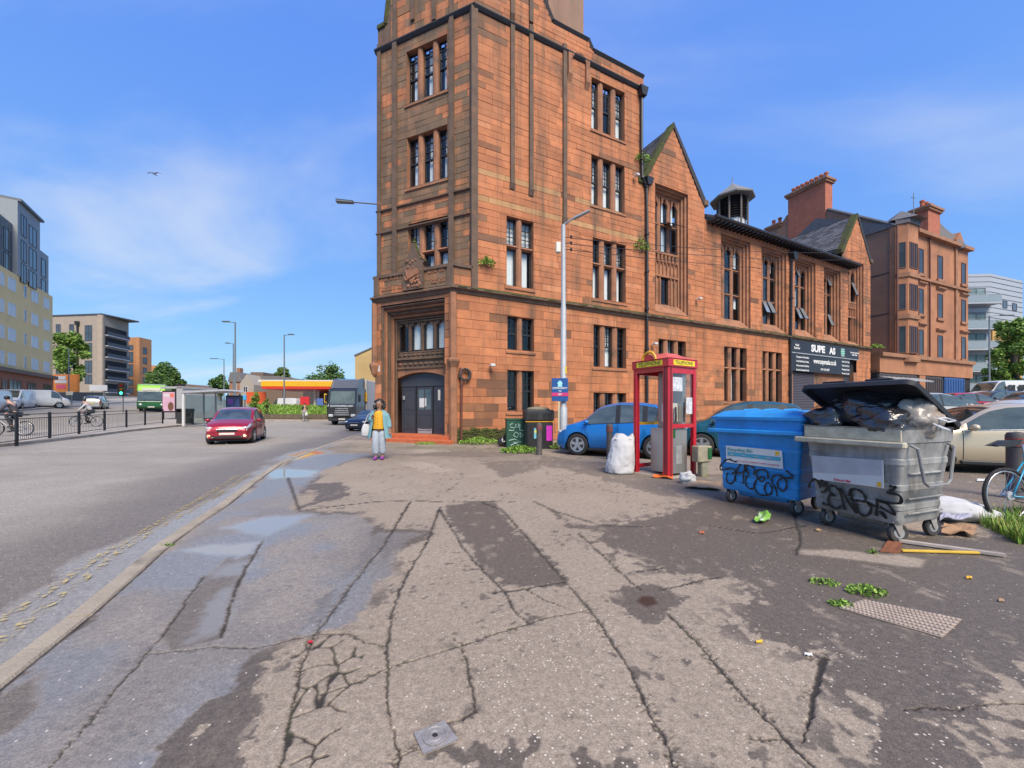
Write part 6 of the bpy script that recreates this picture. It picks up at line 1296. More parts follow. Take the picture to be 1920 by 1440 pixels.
for a in (90, 210, 330):
    c, s = math.cos(R(a)), math.sin(R(a)); q = [(0, 0), (.035 * c - .02 * s, .035 * s + .02 * c), (.07 * c, .07 * s), (.035 * c + .02 * s, .035 * s - .02 * c)]; m.prism(q, xf + .012, xf + .024, 0)
m.build('badge', M_chrome, rc)
m = MB(); m.tube([(.65, -.5, 1.02), (.6, .1, 1.06)], .012, 5); m.build('wiper', M_black, rc)
car('hatchback', 'bright blue hatchback parked behind the telephone box', on(3.2, 11.5), A(1.02, -1.92), 'hatch', ('blue', (.008, .17, .52)), 3.45, 1.62, 1.55)
car('hatchback', 'dark teal hatchback parked right of the telephone box', on(6.75, 11.35), A(.8, -1.9), 'hatch', ('teal', (.008, .085, .12)), 3.6, 1.7, 1.58)
car('parked_car', 'silver car whose windscreen shows between the two bins', on(11.3, 13.0), A(.6, -1.9), 'suv', ('silver', (.38, .39, .38)), 4.0, 1.75, 1.66)
car('coupe', 'champagne gold coupe parked right of the grey bin', on(10.75, 8.48), A(.42, -.9), 'saloon', ('champagne', (.54, .45, .31)), 4.6, 1.85, 1.45)
car('estate_car', 'silver crossover with nose to the right behind the champagne coupe', on(19.0, 17.6), R(2), 'suv', ('silver2', (.50, .50, .47)), 4.3, 1.8, 1.62)
car('hatchback', 'black hatchback between the silver crossover and the red car', on(25.0, 22.0), R(2), 'hatch', ('black', (.02, .022, .028)), 3.9, 1.7, 1.34)
car('hatchback', 'bright red hatchback at the far right behind the black one', on(30.3, 25.6), R(0), 'hatch', ('bright_red', (.50, .01, .05)), 4.1, 1.7, 1.5)
car('estate_car', 'dark estate with its tail to the right near the lettered van', on(35.6, 28.6), R(182), 'suv', ('dark_navy', (.03, .035, .05)), 4.5, 1.8, 1.6)
car('hatchback', 'white car at the right edge behind the champagne coupe', on(26.3, 19.2), R(178), 'hatch', ('white', (.62, .62, .60)), 4.0, 1.75, 1.5)
bm = car('saloon', 'dark navy saloon beside the lorry with its nose to the camera', on(-9.9, 27.4, ROADZ), A(-.97, -.22), 'saloon', ('navy', (.012, .016, .035)), 4.4, 1.8, 1.42)
car('estate_car', 'silver estate driving away on the far carriageway', on(-52, 48, ROADZ), A(.8, -.6), 'suv', ('silver3', (.42, .42, .40)), 4.4, 1.8, 1.6)
WV = ('van_white', (.62, .63, .63), 0.0)
car('van', 'white panel van at the left edge behind the railing', on(-48.6, 35.5, ROADZ), A(-.81, .58), 'van', WV, 5.4, 2.0, 2.15, 'van'); car('van', 'middle white panel van between the other two white vans', on(-53.0, 41.0, ROADZ), A(-.81, .58), 'van', WV, 5.2, 2.0, 2.1, 'van'); car('van', 'rightmost white van parked with its nose to the orange billboard', on(-55.4, 45.0, ROADZ), A(.75, .66), 'van', WV, 4.8, 1.95, 2.1, 'van')
sv_ = car('van', 'large white van with bold black lettering at the far right', on(46.3, 36.0), R(181), 'van', WV, 6.4, 2.1, 2.45, 'van')
text('SUPER', .9, M_black, sv_, (-.3, 1.062, 1.62), (-1, 0, 0), width=3.2, bold=.05)
car('van', 'small white van on the petrol station forecourt', on(-28.3, 48.2, .3), R(175), 'van', WV, 3.4, 1.7, 1.8, 'van', lod=0)
# lorry
tk = thing('lorry', 'black cab lorry with white box body coming past the tower', 'lorry', on(-14.2, 33.2, ROADZ), A(-1, .02))
M_cab = paint('cab_black', (.028, .03, .034), .1)
m = MB(); m.prism([(-.9, .55), (1.05, .55), (1.2, .9), (1.22, 1.55), (1.12, 1.75), (.92, 2.95), (.75, 3.05), (-.9, 3.05)], -1.2, 1.2, 1); m.build('cab', M_cab, tk, bevel=.07, seg=3)
m = MB(); m.prism([(.72, 3.08), (.2, 3.85), (-.7, 4.0), (-.9, 3.9), (-.9, 3.08)], -1.12, 1.12, 1); m.build('wind_deflector', mat('deflector_grey', (.10, .105, .115), .35, coat=.6), tk, bevel=.08, seg=3)
m = MB(); m.add([(1.135, -1.02, 1.78), (1.135, 1.02, 1.78), (.955, 1.0, 2.85), (.955, -1.0, 2.85)], [(0, 1, 2, 3)]); m.build('windscreen', mat('lorry_glass', (.12, .15, .13), .05, coat=1, var=.4, scale=1), tk)
m = MB(); m.cbox(1.1, -.95, 1.50, 1.28, .95, 1.68, .02); m.build('badge_panel', M_galv, tk)
for k in range(4): m = MB(); m.cbox(1.15, -.62 + .03 * k, .82 + k * .17, 1.27, .62 - .03 * k, .89 + k * .17, .015); m.build('grille_bar', M_galv, tk)
for sd in (1, -1):
    m = MB(); m.cbox(1.05, sd * .92 - .2, .68, 1.26, sd * .92 + .2, .92, .05); m.build('headlight', M_lightglass, tk); m = MB(); m.cbox(.95, sd * 1.38 - .1, 1.95, 1.1, sd * 1.38 + .1, 2.55, .04); mi = m.build('mirror', M_black, tk); m = MB(); m.tube([(1.0, sd * 1.15, 2.75), (1.02, sd * 1.38, 2.6)], .03, 6); m.build('mirror_arm', M_black, mi)
m = MB(); m.cbox(.9, -1.15, .35, 1.2, 1.15, .62, .04); m.build('bumper', M_cab, tk); m = MB(); m.box(1.2, -.27, .45, 1.225, .27, .57); m.build('number_plate', M_plate, tk)
m = MB(); m.cbox(-8.2, -1.27, 1.0, -1.05, 1.27, 3.95, .04); m.build('box_body', mat('box_white', (.58, .58, .56), .5, var=.06, scale=.4), tk); m = MB(); m.box(-8.2, -.5, .6, .8, .5, .95); m.build('chassis', M_black, tk)
for x in (.15, -5.2, -6.5):
    for sd in (1, -1): wheel(tk, x, sd * 1.03, .48, .3, sd, 8)
m = MB(); m.tube([(-1.03, 1.29, 1.0), (-1.03, 1.29, 3.95)], .04, 5); m.build('box_edge', M_galv, tk)
m = MB(); m.cbox(-1.0, 1.21, 2.0, -.86, 1.32, 2.8, .02); m.build('marker_panel', M_py, tk)
# bus
bs = thing('bus', 'green single decker bus with lime roof behind the advert shelter', 'bus', on(-44.5, 47.5, ROADZ), A(-.78, .62))
M_bg = paint('bus_green', (.008, .10, .03), 0); M_bl = mat('bus_lime', (.22, .48, .03), .5)
m = MB(); m.prism([(-9, .35), (1.0, .35), (1.2, .6), (1.22, 1.25), (-9, 1.25)], -1.25, 1.25, 1); m.build('body', M_bg, bs, bevel=.06); m = MB(); m.prism([(-9, 1.25), (1.2, 1.25), (1.02, 2.5), (-9, 2.5)], -1.22, 1.22, 1); m.build('window_band', M_carglass, bs, bevel=.05); m = MB(); m.prism([(-9, 2.5), (1.05, 2.5), (.75, 3.15), (.2, 3.3), (-9, 3.3)], -1.25, 1.25, 1); m.build('roof', M_bl, bs, bevel=.1)
m = MB(); m.box(1.0, -.8, 2.55, 1.06, .8, 2.85); m.build('destination_blind', M_plate, bs); m = MB(); m.box(-9, -1.2, 3.3, -1.5, 1.2, 3.45); m.build('roof_pod', mat('pod_violet', (.35, .33, .55), .5), bs)
for sd in (1, -1):
    m = MB(); m.ball((1.18, sd * .95, .85), (.08, .18, .12), 10, 6); m.build('headlight', M_lightglass, bs, smooth=True)
    for x in (-.8, -6.5): wheel(bs, x, sd * 1.08, .46, .28, sd, 6)
m = MB(); m.box(1.2, -.3, .5, 1.235, .3, .62); m.build('number_plate', M_plate, bs)
# ------------------------------------------------------------------ telephone box
M_red = mat('kiosk_red', (.50, .012, .025), .35, var=.15, scale=5, coat=.4, stain=(.40, .02, .03), sstain=3, sthr=.6)
M_steel = mat('brushed_steel', (.40, .40, .385), .38, metal=.7, var=.15, scale=3, stretch=(1, 1, .15)); M_yell = mat('sign_yellow', (.80, .62, .03), .5)
ki = thing('telephone_box', 'red metal telephone box with yellow header panels and open side', 'telephone box', (3.07, 7.53, 0), R(30.6)); KW_ = .892; KH = 2.2
for (x, y, w) in ((0, 0, .14), (0, KW_, .10), (KW_, 0, .09), (KW_, KW_, .10)):
    sx, sy = (1 if x == 0 else -1), (1 if y == 0 else -1); m = MB()
    m.cbox(min(x, x + sx * w), min(y, y + sy * w), 0, max(x, x + sx * w), max(y, y + sy * w), KH, .012); p_ = m.build('post', M_red, ki)
    if w > .12:
        for k in (.045, .085): m = MB(); m.box(k, -.006, .02, k + .012, .001, KH); m.build('groove', M_lead, p_); m = MB(); m.box(-.006, k, .02, .001, k + .012, KH); m.build('groove', M_lead, p_)
m = MB(); m.cbox(-.02, -.02, KH, KW_ + .02, KW_ + .02, KH + .17, .012); m.build('header', M_red, ki)
m = MB(); c_ = KW_ / 2; m.add([(-.03, -.03, KH + .17), (KW_ + .03, -.03, KH + .17), (KW_ + .03, KW_ + .03, KH + .17), (-.03, KW_ + .03, KH + .17)] + [(c_ + a * .24, c_ + b * .24, KH + .27) for a, b in ((-1, -1), (1, -1), (1, 1), (-1, 1))] + [(c_ + a * .17, c_ + b * .17, KH + .315) for a, b in ((-1, -1), (1, -1), (1, 1), (-1, 1))], [(0, 1, 5, 4), (1, 2, 6, 5), (2, 3, 7, 6), (3, 0, 4, 7), (4, 5, 9, 8), (5, 6, 10, 9), (6, 7, 11, 10), (7, 4, 8, 11), (8, 9, 10, 11), (3, 2, 1, 0)]); m.build('roof', mat('kiosk_roof', (.55, .10, .08), .6, var=.2), ki)
m = MB(); m.box(-.027, .13, KH + .035, -.018, KW_ - .12, KH + .14); pn = m.build('name_panel', M_yell, ki); m = MB(); m.box(.12, -.027, KH + .035, KW_ - .1, -.018, KH + .14); pn2 = m.build('name_panel', M_yell, ki)
text('TELEPHONE', .11, M_black, pn, (-.029, KW_ / 2, KH + .088), (0, -1, 0), width=.56, ext=.001); text('TELEPHONE', .10, M_black, pn2, (KW_ / 2, -.029, KH + .088), (1, 0, 0), width=.56, ext=.001)
m = MB(); m.tube([(-.03, c_ + .16 * math.cos(t), KH + .17 + .16 * math.sin(t)) for t in np.linspace(0, math.pi, 11)], .028, 6); m.build('arch_crest', mat('crest_orange', (.75, .36, .02), .5), ki); m = MB(); m.prism([(c_ + .12 * math.cos(t), KH + .16 + .12 * math.sin(t)) for t in np.linspace(0, math.pi, 11)], -.04, -.02, 0); m.build('arch_fill', M_red, ki)
for (x0, y0, x1, y1, z0, z1) in ((.1, .012, KW_ - .08, .05, .98, 1.06), (.1, .012, KW_ - .08, .05, 2.08, 2.2), (.012, .1, .05, KW_ - .1, 2.12, 2.2), (KW_ - .05, .1, KW_ - .012, KW_ - .1, 2.1, 2.2), (.1, KW_ - .05, KW_ - .1, KW_ - .012, 2.1, 2.2)): m = MB(); m.box(x0, y0, z0, x1, y1, z1); m.build('rail', M_red, ki)
m = MB(); m.box(.1, KW_ - .05, .1, KW_ - .1, KW_ - .02, .18); m.build('kick_rail', M_red, ki); m = MB(); m.box(.1, KW_ - .05, 1.02, KW_ - .1, KW_ - .02, 1.08); m.build('grab_rail', M_py, ki)
m = MB(); m.poly([(.13, .03, 1.06), (KW_ - .08, .03, 1.06), (KW_ - .08, .03, 2.08), (.13, .03, 2.08)]); m.build('pane', glassmat('kiosk_glass', (.86, .88, .87), .6), ki)
m = MB(); m.cbox(.52, .06, .08, .62, .66, 2.15, .006); m.build('backboard', M_steel, ki); m = MB(); m.cbox(.20, .055, .06, .66, .60, .96, .01); cb = m.build('cabinet', M_steel, ki); m = MB(); m.box(.30, .050, .25, .48, .056, .62); m.build('access_panel', M_galv, cb); m = MB(); m.box(.19, .05, .78, .28, .056, .95); m.build('label', M_bg, cb)
m = MB(); m.cbox(.36, .16, 1.08, .52, .46, 1.48, .02); ph = m.build('telephone', M_cream, ki); m = MB(); m.box(.352, .2, 1.2, .36, .4, 1.42); m.build('screen', M_dgrey, ph); m = MB(); m.tube([(.38, .12, 1.1), (.36, .1, 1.25), (.38, .12, 1.4)], .022, 6); m.build('handset', M_black, ph)
m = MB(); m.box(.53, .052, 1.10, .60, .058, 1.5); m.build('edge_trim', M_black, ki)
for (x0, z0, x1, z1) in ((.16, 1.72, .46, 2.0), (.58, 1.26, .78, 1.6)): m = MB(); m.box(x0, .022, z0, x1, .026, z1); m.build('notice', mat('faded_notice', (.55, .57, .60), .7, var=.35, scale=14), ki)
m = MB(); m.cbox(-.05, -.05, -.03, KW_ + .05, KW_ + .05, .014, .01); m.build('base_slab', M_conc, ki)
# ------------------------------------------------------------------ bins
def rrect(x0, y0, x1, y1, r, n=4):
    o = []
    for cx, cy, a in ((x1 - r, y1 - r, 0), (x0 + r, y1 - r, 90), (x0 + r, y0 + r, 180), (x1 - r, y0 + r, 270)):
        for k in range(n + 1): t = R(a + 90 * k / n); o.append((cx + r * math.cos(t), cy + r * math.sin(t)))
    return o
def loft(m, rings, cap=(True, True)):
    n = len(rings[0]); vs = [p for r in rings for p in r]; fs = [(i * n + j, i * n + (j + 1) % n, (i + 1) * n + (j + 1) % n, (i + 1) * n + j) for i in range(len(rings) - 1) for j in range(n)]
    if cap[0]: fs.append(tuple(range(n - 1, -1, -1)))
    if cap[1]: fs.append(tuple(range((len(rings) - 1) * n, len(rings) * n)))
    m.add(vs, fs)
M_bw = mat('castor_rubber', (.045, .043, .042), .7); M_zinc = mat('zinc_fork', (.45, .42, .38), .5, metal=.5, var=.2, stain=(.3, .2, .13), sstain=9, sthr=.6)
def castor(root, x, y, ang, zt=.225, r=.098):
    c, s = math.cos(ang), math.sin(ang); L2 = lambda u, v, z: (x + u * c - v * s, y + u * s + v * c, z)
    m = MB(L2); m.lathe([(r * .55, -.02), (r * .9, -.024), (r, -.012), (r, .012), (r * .9, .024), (r * .55, .02)], 20, (.03, 0, r), 1); w = m.build('castor', M_bw, root, smooth=40)
    m = MB(L2); m.lathe([(r * .6, -.018), (r * .5, -.026), (.02, -.026), (.02, .026), (r * .5, .026), (r * .6, .018)], 16, (.03, 0, r), 1); m.build('hub', M_galv, w)
    m = MB(L2); 
    for sd in (-1, 1): m.prism([(-.05, zt), (.04, zt), (.05, r + .02), (.03, r - .03), (.01, r)], sd * .034 - .004, sd * .034 + .004, 1)
    m.box(-.055, -.04, zt - .015, .05, .04, zt); m.build('fork', M_zinc, w)
def bin_body(root, W, L, zr, m_, taper=.085, ribs=(.34, .54, .80)):
    prof = [(.20, taper), (.235, taper - .012)]
    for z in ribs: t = taper * (1 - (z - .2) / (zr - .2)); prof += [(z - .010, t), (z, t - .006), (z + .05, t - .006), (z + .06, t)]
    prof += [(zr - .16, .012), (zr - .15, .0), (zr - .02, -.004), (zr, -.018)]
    m = MB(); loft(m, [[(x, y, z) for x, y in rrect(t, t, W - t, L - t, .05)] for z, t in prof], (True, False)); loft(m, [[(x, y, z) for x, y in rrect(t, t, W - t, L - t, .04)] for z, t in ((zr, -.018), (zr - .005, .03), (zr - .35, .05))], (False, True)); m.build('body', m_, root, smooth=25)
    m = MB(); m.cbox(-.07, -.03, zr - .20, .0, L + .06, zr - .14, .012); m.build('lifting_bar', m_ if m_ is not M_gbin else M_gbar, root)
    m = MB(); m.cbox(taper + .12, taper + .15, .12, W - taper - .12, L - taper - .15, .21, .02); m.build('under_frame', m_, root)
    for (x, y, a) in ((.14, .14, -.35), (.14, L - .16, -.15), (W - .14, .14, -.2), (W - .14, L - .16, .2)): castor(root, x, y, a)
M_gbin = mat('galvanised_bin', (.30, .30, .29), .6, metal=.1, var=.35, scale=3.5, bump=.6, bscale=5, stain=(.19, .185, .17), sstain=2.2, sthr=.47); M_gbar = mat('bin_bar', (.42, .38, .28), .6, var=.3, scale=8); M_bbin = mat('blue_bin', (.02, .25, .60), .45, var=.2, scale=3, bump=.4, bscale=5, stain=(.03, .15, .36), sstain=4, sthr=.6); M_rimg = mat('bin_rim_buff', (.46, .42, .30), .65, var=.3, scale=9, stain=(.3, .22, .13), sstain=7, sthr=.56)
gb = thing('wheelie_bin', 'grey galvanised wheelie bin with raised black lid and black graffiti', 'bin', (3.80, 3.72, 0), R(20)); GW, GL, GZ = .90, .93, 1.17; bin_body(gb, GW, GL, GZ, M_gbin)
bb = thing('wheelie_bin', 'blue recycling wheelie bin with closed lid and black graffiti', 'bin', (3.56, 4.70, 0), R(31.8)); BW, BLn, BZ = .88, 1.12, 1.22; bin_body(bb, BW, BLn, BZ, M_bbin)
m = MB(); loft(m, [[(x, y, GZ - .135 + k) for x, y in rrect(t, .02, .02, GL - .02, .004, 1)] for k, t in ((0, -.008), (.12, -.012))]); m.build('rim_panel', M_rimg, gb)
# lids
m = MB(); loft(m, [[(x, y, z) for x, y in rrect(-.045 + t, -.04 + t, BW + .04 - t, BLn + .04 - t, .07)] for z, t in ((BZ - .01, -.0), (BZ + .03, -.005), (BZ + .035, .02), (BZ + .06, .05), (BZ + .105, .12), (BZ + .125, .22))]); ld = m.build('lid', M_bbin, bb, smooth=40)
for y in (.28, .52, .78): m = MB(); m.tube([(.1, y, BZ + .075), (.2, y, BZ + .125), (.5, y, BZ + .132), (.72, y, BZ + .105)], .016, 6); m.build('lid_rib', M_bbin, ld)
th_ = R(28)
def LID(u, y, h): x = GW + .02 - u * math.cos(th_) + h * math.sin(th_) * 1.0; z = GZ + .0 + u * math.sin(th_) + h * math.cos(th_); return (x, y, z)
M_lid = mat('black_lid', (.022, .022, .024), .55, var=.25, scale=5)
m = MB(LID); loft(m, [[(x, y, z) for x, y in rrect(t, -.06 + t, 1.0 - t, GL + .06 - t, .09)] for z, t in ((-.045, .0), (.0, -.004), (.025, .02), (.038, .07), (.045, .2))], (False, True)); loft(m, [[(x, y, z) for x, y in rrect(t, -.06 + t, 1.0 - t, GL + .06 - t, .08)] for z, t in ((-.045, .0), (-.04, .02), (.01, .05), (.022, .2))], (False, True)); ld2 = m.build('lid', M_lid, gb, smooth=40)
for y in (.25, .66): m = MB(LID); m.cbox(.25, y - .12, .035, .97, y + .12, .06, .012); m.build('lid_rib', M_lid, ld2)
m = MB(); m.tube([(.10, -.0, 1.0), (.11, -.05, .97), (.20, -.06, .64), (.27, -.06, .60), (.60, -.06, .60), (.66, -.06, .64), (.76, -.05, .97), (.77, -.0, 1.0)], .014, 8); m.build('side_handle', mat('handle_grey', (.24, .24, .235), .6, metal=.2, var=.2), gb)
for z in (.70, .45, .30): m = MB(); m.cbox(.15, -.0 + .085 * (1 - z) * .5, z, .75, .05, z + .02, .006); m.build('panel_rib', M_gbin, gb)
# labels and graffiti on the front plates
def fx(z, zr, taper=.085): return max(0, taper * (1 - (z - .2) / (zr - .2))) - .014
def front_frame(root, L):
    a = root.rotation_euler.z; ax = Vector((math.cos(a), math.sin(a), 0)); ay = Vector((-math.sin(a), math.cos(a), 0)); o = root.location + ay * L + ax * .03; return Frame((o.x, o.y), (-ay.x, -ay.y))
def decal(root, L, zr, crop, m_, name='label', lift=.0, parent=None):
    f = front_frame(root, L); q = []
    for x, y in crop: s, z = f.at(1340 + x / 5.3333, 800 + y / 5.3333); q.append((fx(z, zr) - lift, L - s, z))
    m = MB(); n = len(q); m.add(q + [(p[0] + .004, p[1], p[2]) for p in q], [tuple(range(n)), tuple(range(2 * n - 1, n - 1, -1))] + [(i, (i + 1) % n, n + (i + 1) % n, n + i) for i in range(n)]); return m.build(name, m_, parent or root), q
def tagspray(root, L, zr, strokes, w=.0105):
    f = front_frame(root, L)
    for st_ in strokes:
        pts = []
        for x, y in st_: s, z = f.at(1340 + x / 5.3333, 800 + y / 5.3333); pts.append((L - s, z))
        # smooth the stroke
        sm = []
        for i in range(len(pts) - 1):
            p0, p1, p2, p3 = pts[max(i - 1, 0)], pts[i], pts[i + 1], pts[min(i + 2, len(pts) - 1)]
            for k in range(5):
                t = k / 5; sm.append(tuple(.5 * ((2 * p1[c]) + (-p0[c] + p2[c]) * t + (2 * p0[c] - 5 * p1[c] + 4 * p2[c] - p3[c]) * t * t + (-p0[c] + 3 * p1[c] - 3 * p2[c] + p3[c]) * t ** 3) for c in (0, 1)))
        sm.append(pts[-1]); m = MB(); vs = []
        for i, p in enumerate(sm):
            a, b = sm[max(i - 1, 0)], sm[min(i + 1, len(sm) - 1)]; d_ = Vector((b[0] - a[0], b[1] - a[1])); d_ = d_.normalized() if d_.length > 0 else Vector((1, 0)); n_ = Vector((-d_.y, d_.x)) * w * (1 + .25 * math.sin(i * .9))
            for sd in (-1, 1): y, z = p[0] + n_.x * sd, p[1] + n_.y * sd; vs.append((fx(z, zr) - .010 + .002 * sd * 0, y, z))
        m.add(vs, [(2 * i, 2 * i + 1, 2 * i + 3, 2 * i + 2) for i in range(len(sm) - 1)]); m.build('graffiti', M_spray, root)
streaks(M_gbin, (.13, .12, .10), .7, (9, 9, 1.2), .5); streaks(M_bbin, (.05, .13, .28), .5, (9, 9, 1.0), .56)
M_spray = mat('spray_black', (.012, .012, .013), .5)
lb, q = decal(bb, BLn, BZ, ((120, 186), (680, 240), (686, 424), (116, 355)), M_white, lift=.008)
cy = lambda u, v, q=q: tuple(Vector(q[0]).lerp(Vector(q[1]), u).lerp(Vector(q[3]).lerp(Vector(q[2]), u), v) + Vector((-.003, 0, 0)))
m = MB(); m.poly([cy(.03, .36), cy(.97, .36), cy(.97, .58), cy(.03, .58)]); m.build('label_band', mat('label_teal', (.06, .33, .45), .5), lb); m = MB(); m.poly([cy(.89, .06), cy(.95, .06), cy(.95, .28), cy(.89, .28)]); m.build('crest_mark', M_py, lb)
xd = Vector(cy(1, .5)) - Vector(cy(0, .5))
text('Recycling Bin', .06, mat('label_green', (.08, .30, .30), .6), lb, Vector(cy(.27, .2)) + Vector((-.002, 0, 0)), xd, width=.33, ext=.0008, bold=.001)
text('For use by residents at this property', .03, mat('label_red', (.6, .03, .08), .6), lb, Vector(cy(.58, .82)) + Vector((-.002, 0, 0)), xd, width=.52, ext=.0008)
for k, b in enumerate(('paper', 'cans', 'card', 'bottles')): text(b, .026, M_white, lb, Vector(cy(.12 + .22 * k, .47)) + Vector((-.004, 0, 0)), xd, ext=.0008)
lb2, q2 = decal(gb, GL, GZ, ((982, 285), (1698, 335), (1690, 616), (985, 522)), M_white, lift=.008)
c2_ = lambda u, v: tuple(Vector(q2[0]).lerp(Vector(q2[1]), u).lerp(Vector(q2[3]).lerp(Vector(q2[2]), u), v) + Vector((-.003, 0, 0)))
m = MB(); m.poly([c2_(0, 0), c2_(.98, .0), c2_(.98, .55), c2_(0, .72)]); m.build('label_panel', mat('label_grey', (.45, .44, .46), .6, var=.15, scale=5), lb2)
m = MB(); m.poly([c2_(.92, .80), c2_(.97, .80), c2_(.97, .97), c2_(.92, .97)]); m.build('crest_mark', M_py, lb2); xd2 = Vector(c2_(1, .9)) - Vector(c2_(0, .9)); text('School Bin', .035, mat('label_red', (.6, .03, .08), .6), lb2, Vector(c2_(.45, .91)) + Vector((-.002, 0, 0)), xd2, width=.16, ext=.0008, bold=.001)
tagspray(bb, BLn, BZ, [[(225, 350), (190, 345), (150, 325), (110, 335), (75, 365), (52, 405), (60, 432), (110, 425), (170, 420), (205, 445), (200, 500), (180, 550), (140, 572), (113, 545), (115, 490), (130, 460)], [(262, 375), (240, 400), (215, 450), (198, 545)], [(165, 475), (200, 455), (250, 465), (330, 425)], [(305, 375), (290, 450), (280, 520), (275, 575)],
    [(385, 480), (400, 425), (370, 400), (325, 385), (308, 430), (335, 475), (310, 510), (300, 565), (325, 612), (372, 622), (390, 575)], [(530, 525), (525, 460), (490, 432), (440, 432), (412, 465), (425, 510), (460, 548), (492, 530), (478, 500), (440, 515), (400, 550), (392, 620), (425, 672), (480, 690), (540, 682), (565, 640), (555, 590), (525, 560), (497, 590), (492, 640), (515, 682)],
    [(780, 515), (700, 515), (650, 525), (622, 570), (640, 622), (680, 645), (712, 605), (712, 550), (690, 508), (640, 485), (590, 490), (567, 520), (572, 565), (602, 620), (615, 700)], [(712, 438), (745, 465), (782, 500)]])
tagspray(gb, GL, GZ, [[(935, 610), (955, 555), (1000, 525), (1035, 555), (1052, 615)], [(1078, 530), (1062, 570), (1088, 592), (1112, 560), (1116, 612), (1090, 652), (1055, 655)], [(1060, 762), (1100, 782), (1135, 780)], [(1240, 640), (1205, 600), (1160, 590), (1135, 620), (1150, 660), (1192, 690), (1150, 682), (1125, 718), (1132, 772), (1172, 812), (1222, 815), (1248, 785)],
    [(1285, 835), (1268, 740), (1250, 620), (1320, 740), (1400, 868), (1380, 780), (1352, 625)], [(1340, 700), (1350, 645), (1390, 625), (1445, 640), (1485, 675), (1503, 720), (1480, 750), (1430, 740), (1375, 742), (1345, 710)], [(1400, 765), (1430, 860), (1480, 892), (1532, 872), (1552, 805), (1510, 750), (1560, 782), (1630, 800)], [(1622, 720), (1612, 800), (1600, 895)], [(1715, 655), (1845, 690), (1850, 762), (1740, 765), (1640, 738)], [(1640, 745), (1720, 775), (1785, 882), (1640, 800)], [(1635, 845), (1700, 922), (1660, 850)], [(1745, 590), (1780, 600), (1808, 606), (1780, 630), (1740, 636)]], .013)
# rubbish bags lying in the open bin
def lump(name, label, cat, c, rad, m_, seed, rough=.25, n=40, k=24, group=None, flat_=.0, knot=True, parent=None):
    r = thing(name, label, cat, c, group=group) if parent is None else parent; vs = []; m = MB()
    for i in range(k + 1):
        ph = -math.pi / 2 + math.pi * i / k
        for j in range(n):
            a = 6.2832 * j / n; d_ = Vector((math.cos(ph) * math.cos(a), math.cos(ph) * math.sin(a), math.sin(ph))); nz = mnoise.fractal(d_ * 1.5 + Vector((seed * 3.1, 0, 0)), 1.1, 2.0, 3); cz = abs(mnoise.noise(d_ * 3.1 + Vector((0, seed, 0)))) + .35 * abs(mnoise.noise(Vector((d_.x * 8, d_.y * 8, d_.z * 4)) + Vector((0, seed, 3)))); f = 1 + rough * .7 * nz - rough * .42 * cz; p = Vector((d_.x * rad[0], d_.y * rad[1], d_.z * rad[2])) * f
            if flat_: p.z = max(p.z, -rad[2] * flat_)
            vs.append(tuple(p))
    m.add(vs, [(i * n + j, i * n + (j + 1) % n, (i + 1) * n + (j + 1) % n, (i + 1) * n + j) for i in range(k) for j in range(n)]); m.build('bag_body', m_, r, smooth=True)
    if knot:
        m = MB(); m.lathe([(.05, rad[2] * .8), (.02, rad[2] * .98), (.045, rad[2] * 1.15), (.06, rad[2] * 1.25)], 8, (rad[0] * .2, 0, 0)); m.build('knot', m_, r, smooth=True)
    return r
M_bag = mat('black_bag', (.022, .022, .025), .17, var=.3, scale=9, bump=.9, bscale=11, spec=1.0, stretch=(1, 1, 2.2)); M_clear = mat('clear_bag', (.30, .27, .23), .25, var=.5, scale=7, bump=.4, bscale=14, stain=(.26, .17, .10), sstain=5, sthr=.52)
gp = lambda x, y, z: gb.matrix_basis @ Vector((x, y, z)) if False else gb.location + Vector((math.cos(R(20)) * x - math.sin(R(20)) * y, math.sin(R(20)) * x + math.cos(R(20)) * y, z))
lump('rubbish_bag', 'black bag at the left end of the open grey bin', 'bag', gp(.26, .76, 1.22), (.27, .22, .20), M_bag, 1, .38, group='bags in the grey bin'); lump('rubbish_bag', 'large shiny black bag highest under the raised lid', 'bag', gp(.42, .47, 1.34), (.36, .33, .25), M_bag, 2, .38, group='bags in the grey bin', knot=False)
lump('rubbish_bag', 'slumped black bag along the front rim of the grey bin', 'bag', gp(.20, .28, 1.23), (.23, .29, .18), M_bag, 3, .38, group='bags in the grey bin', knot=False); lump('rubbish_bag', 'half transparent bag with white ties at the right of the grey bin', 'bag', gp(.40, .08, 1.27), (.24, .16, .21), M_clear, 4, .35, group='bags in the grey bin', knot=False)
lump('rubbish_bag', 'black bag low at the back of the grey bin', 'bag', gp(.62, .22, 1.17), (.25, .24, .14), M_bag, 6, .5, group='bags in the grey bin', knot=False)
b_ = [o for o in COL.objects if o.get('label', '').startswith('half transparent')][0]
m = MB(); m.tube([(.05, -.12, .0), (.10, -.19, -.04), (.16, -.20, -.03), (.12, -.15, .0), (.05, -.12, -.02)], .010, 6); m.build('tie', M_white, b_); m = MB(); m.tube([(.0, -.13, -.05), (.02, -.21, -.10), (.08, -.22, -.12), (.05, -.15, -.08)], .010, 6); m.build('tie', M_white, b_)
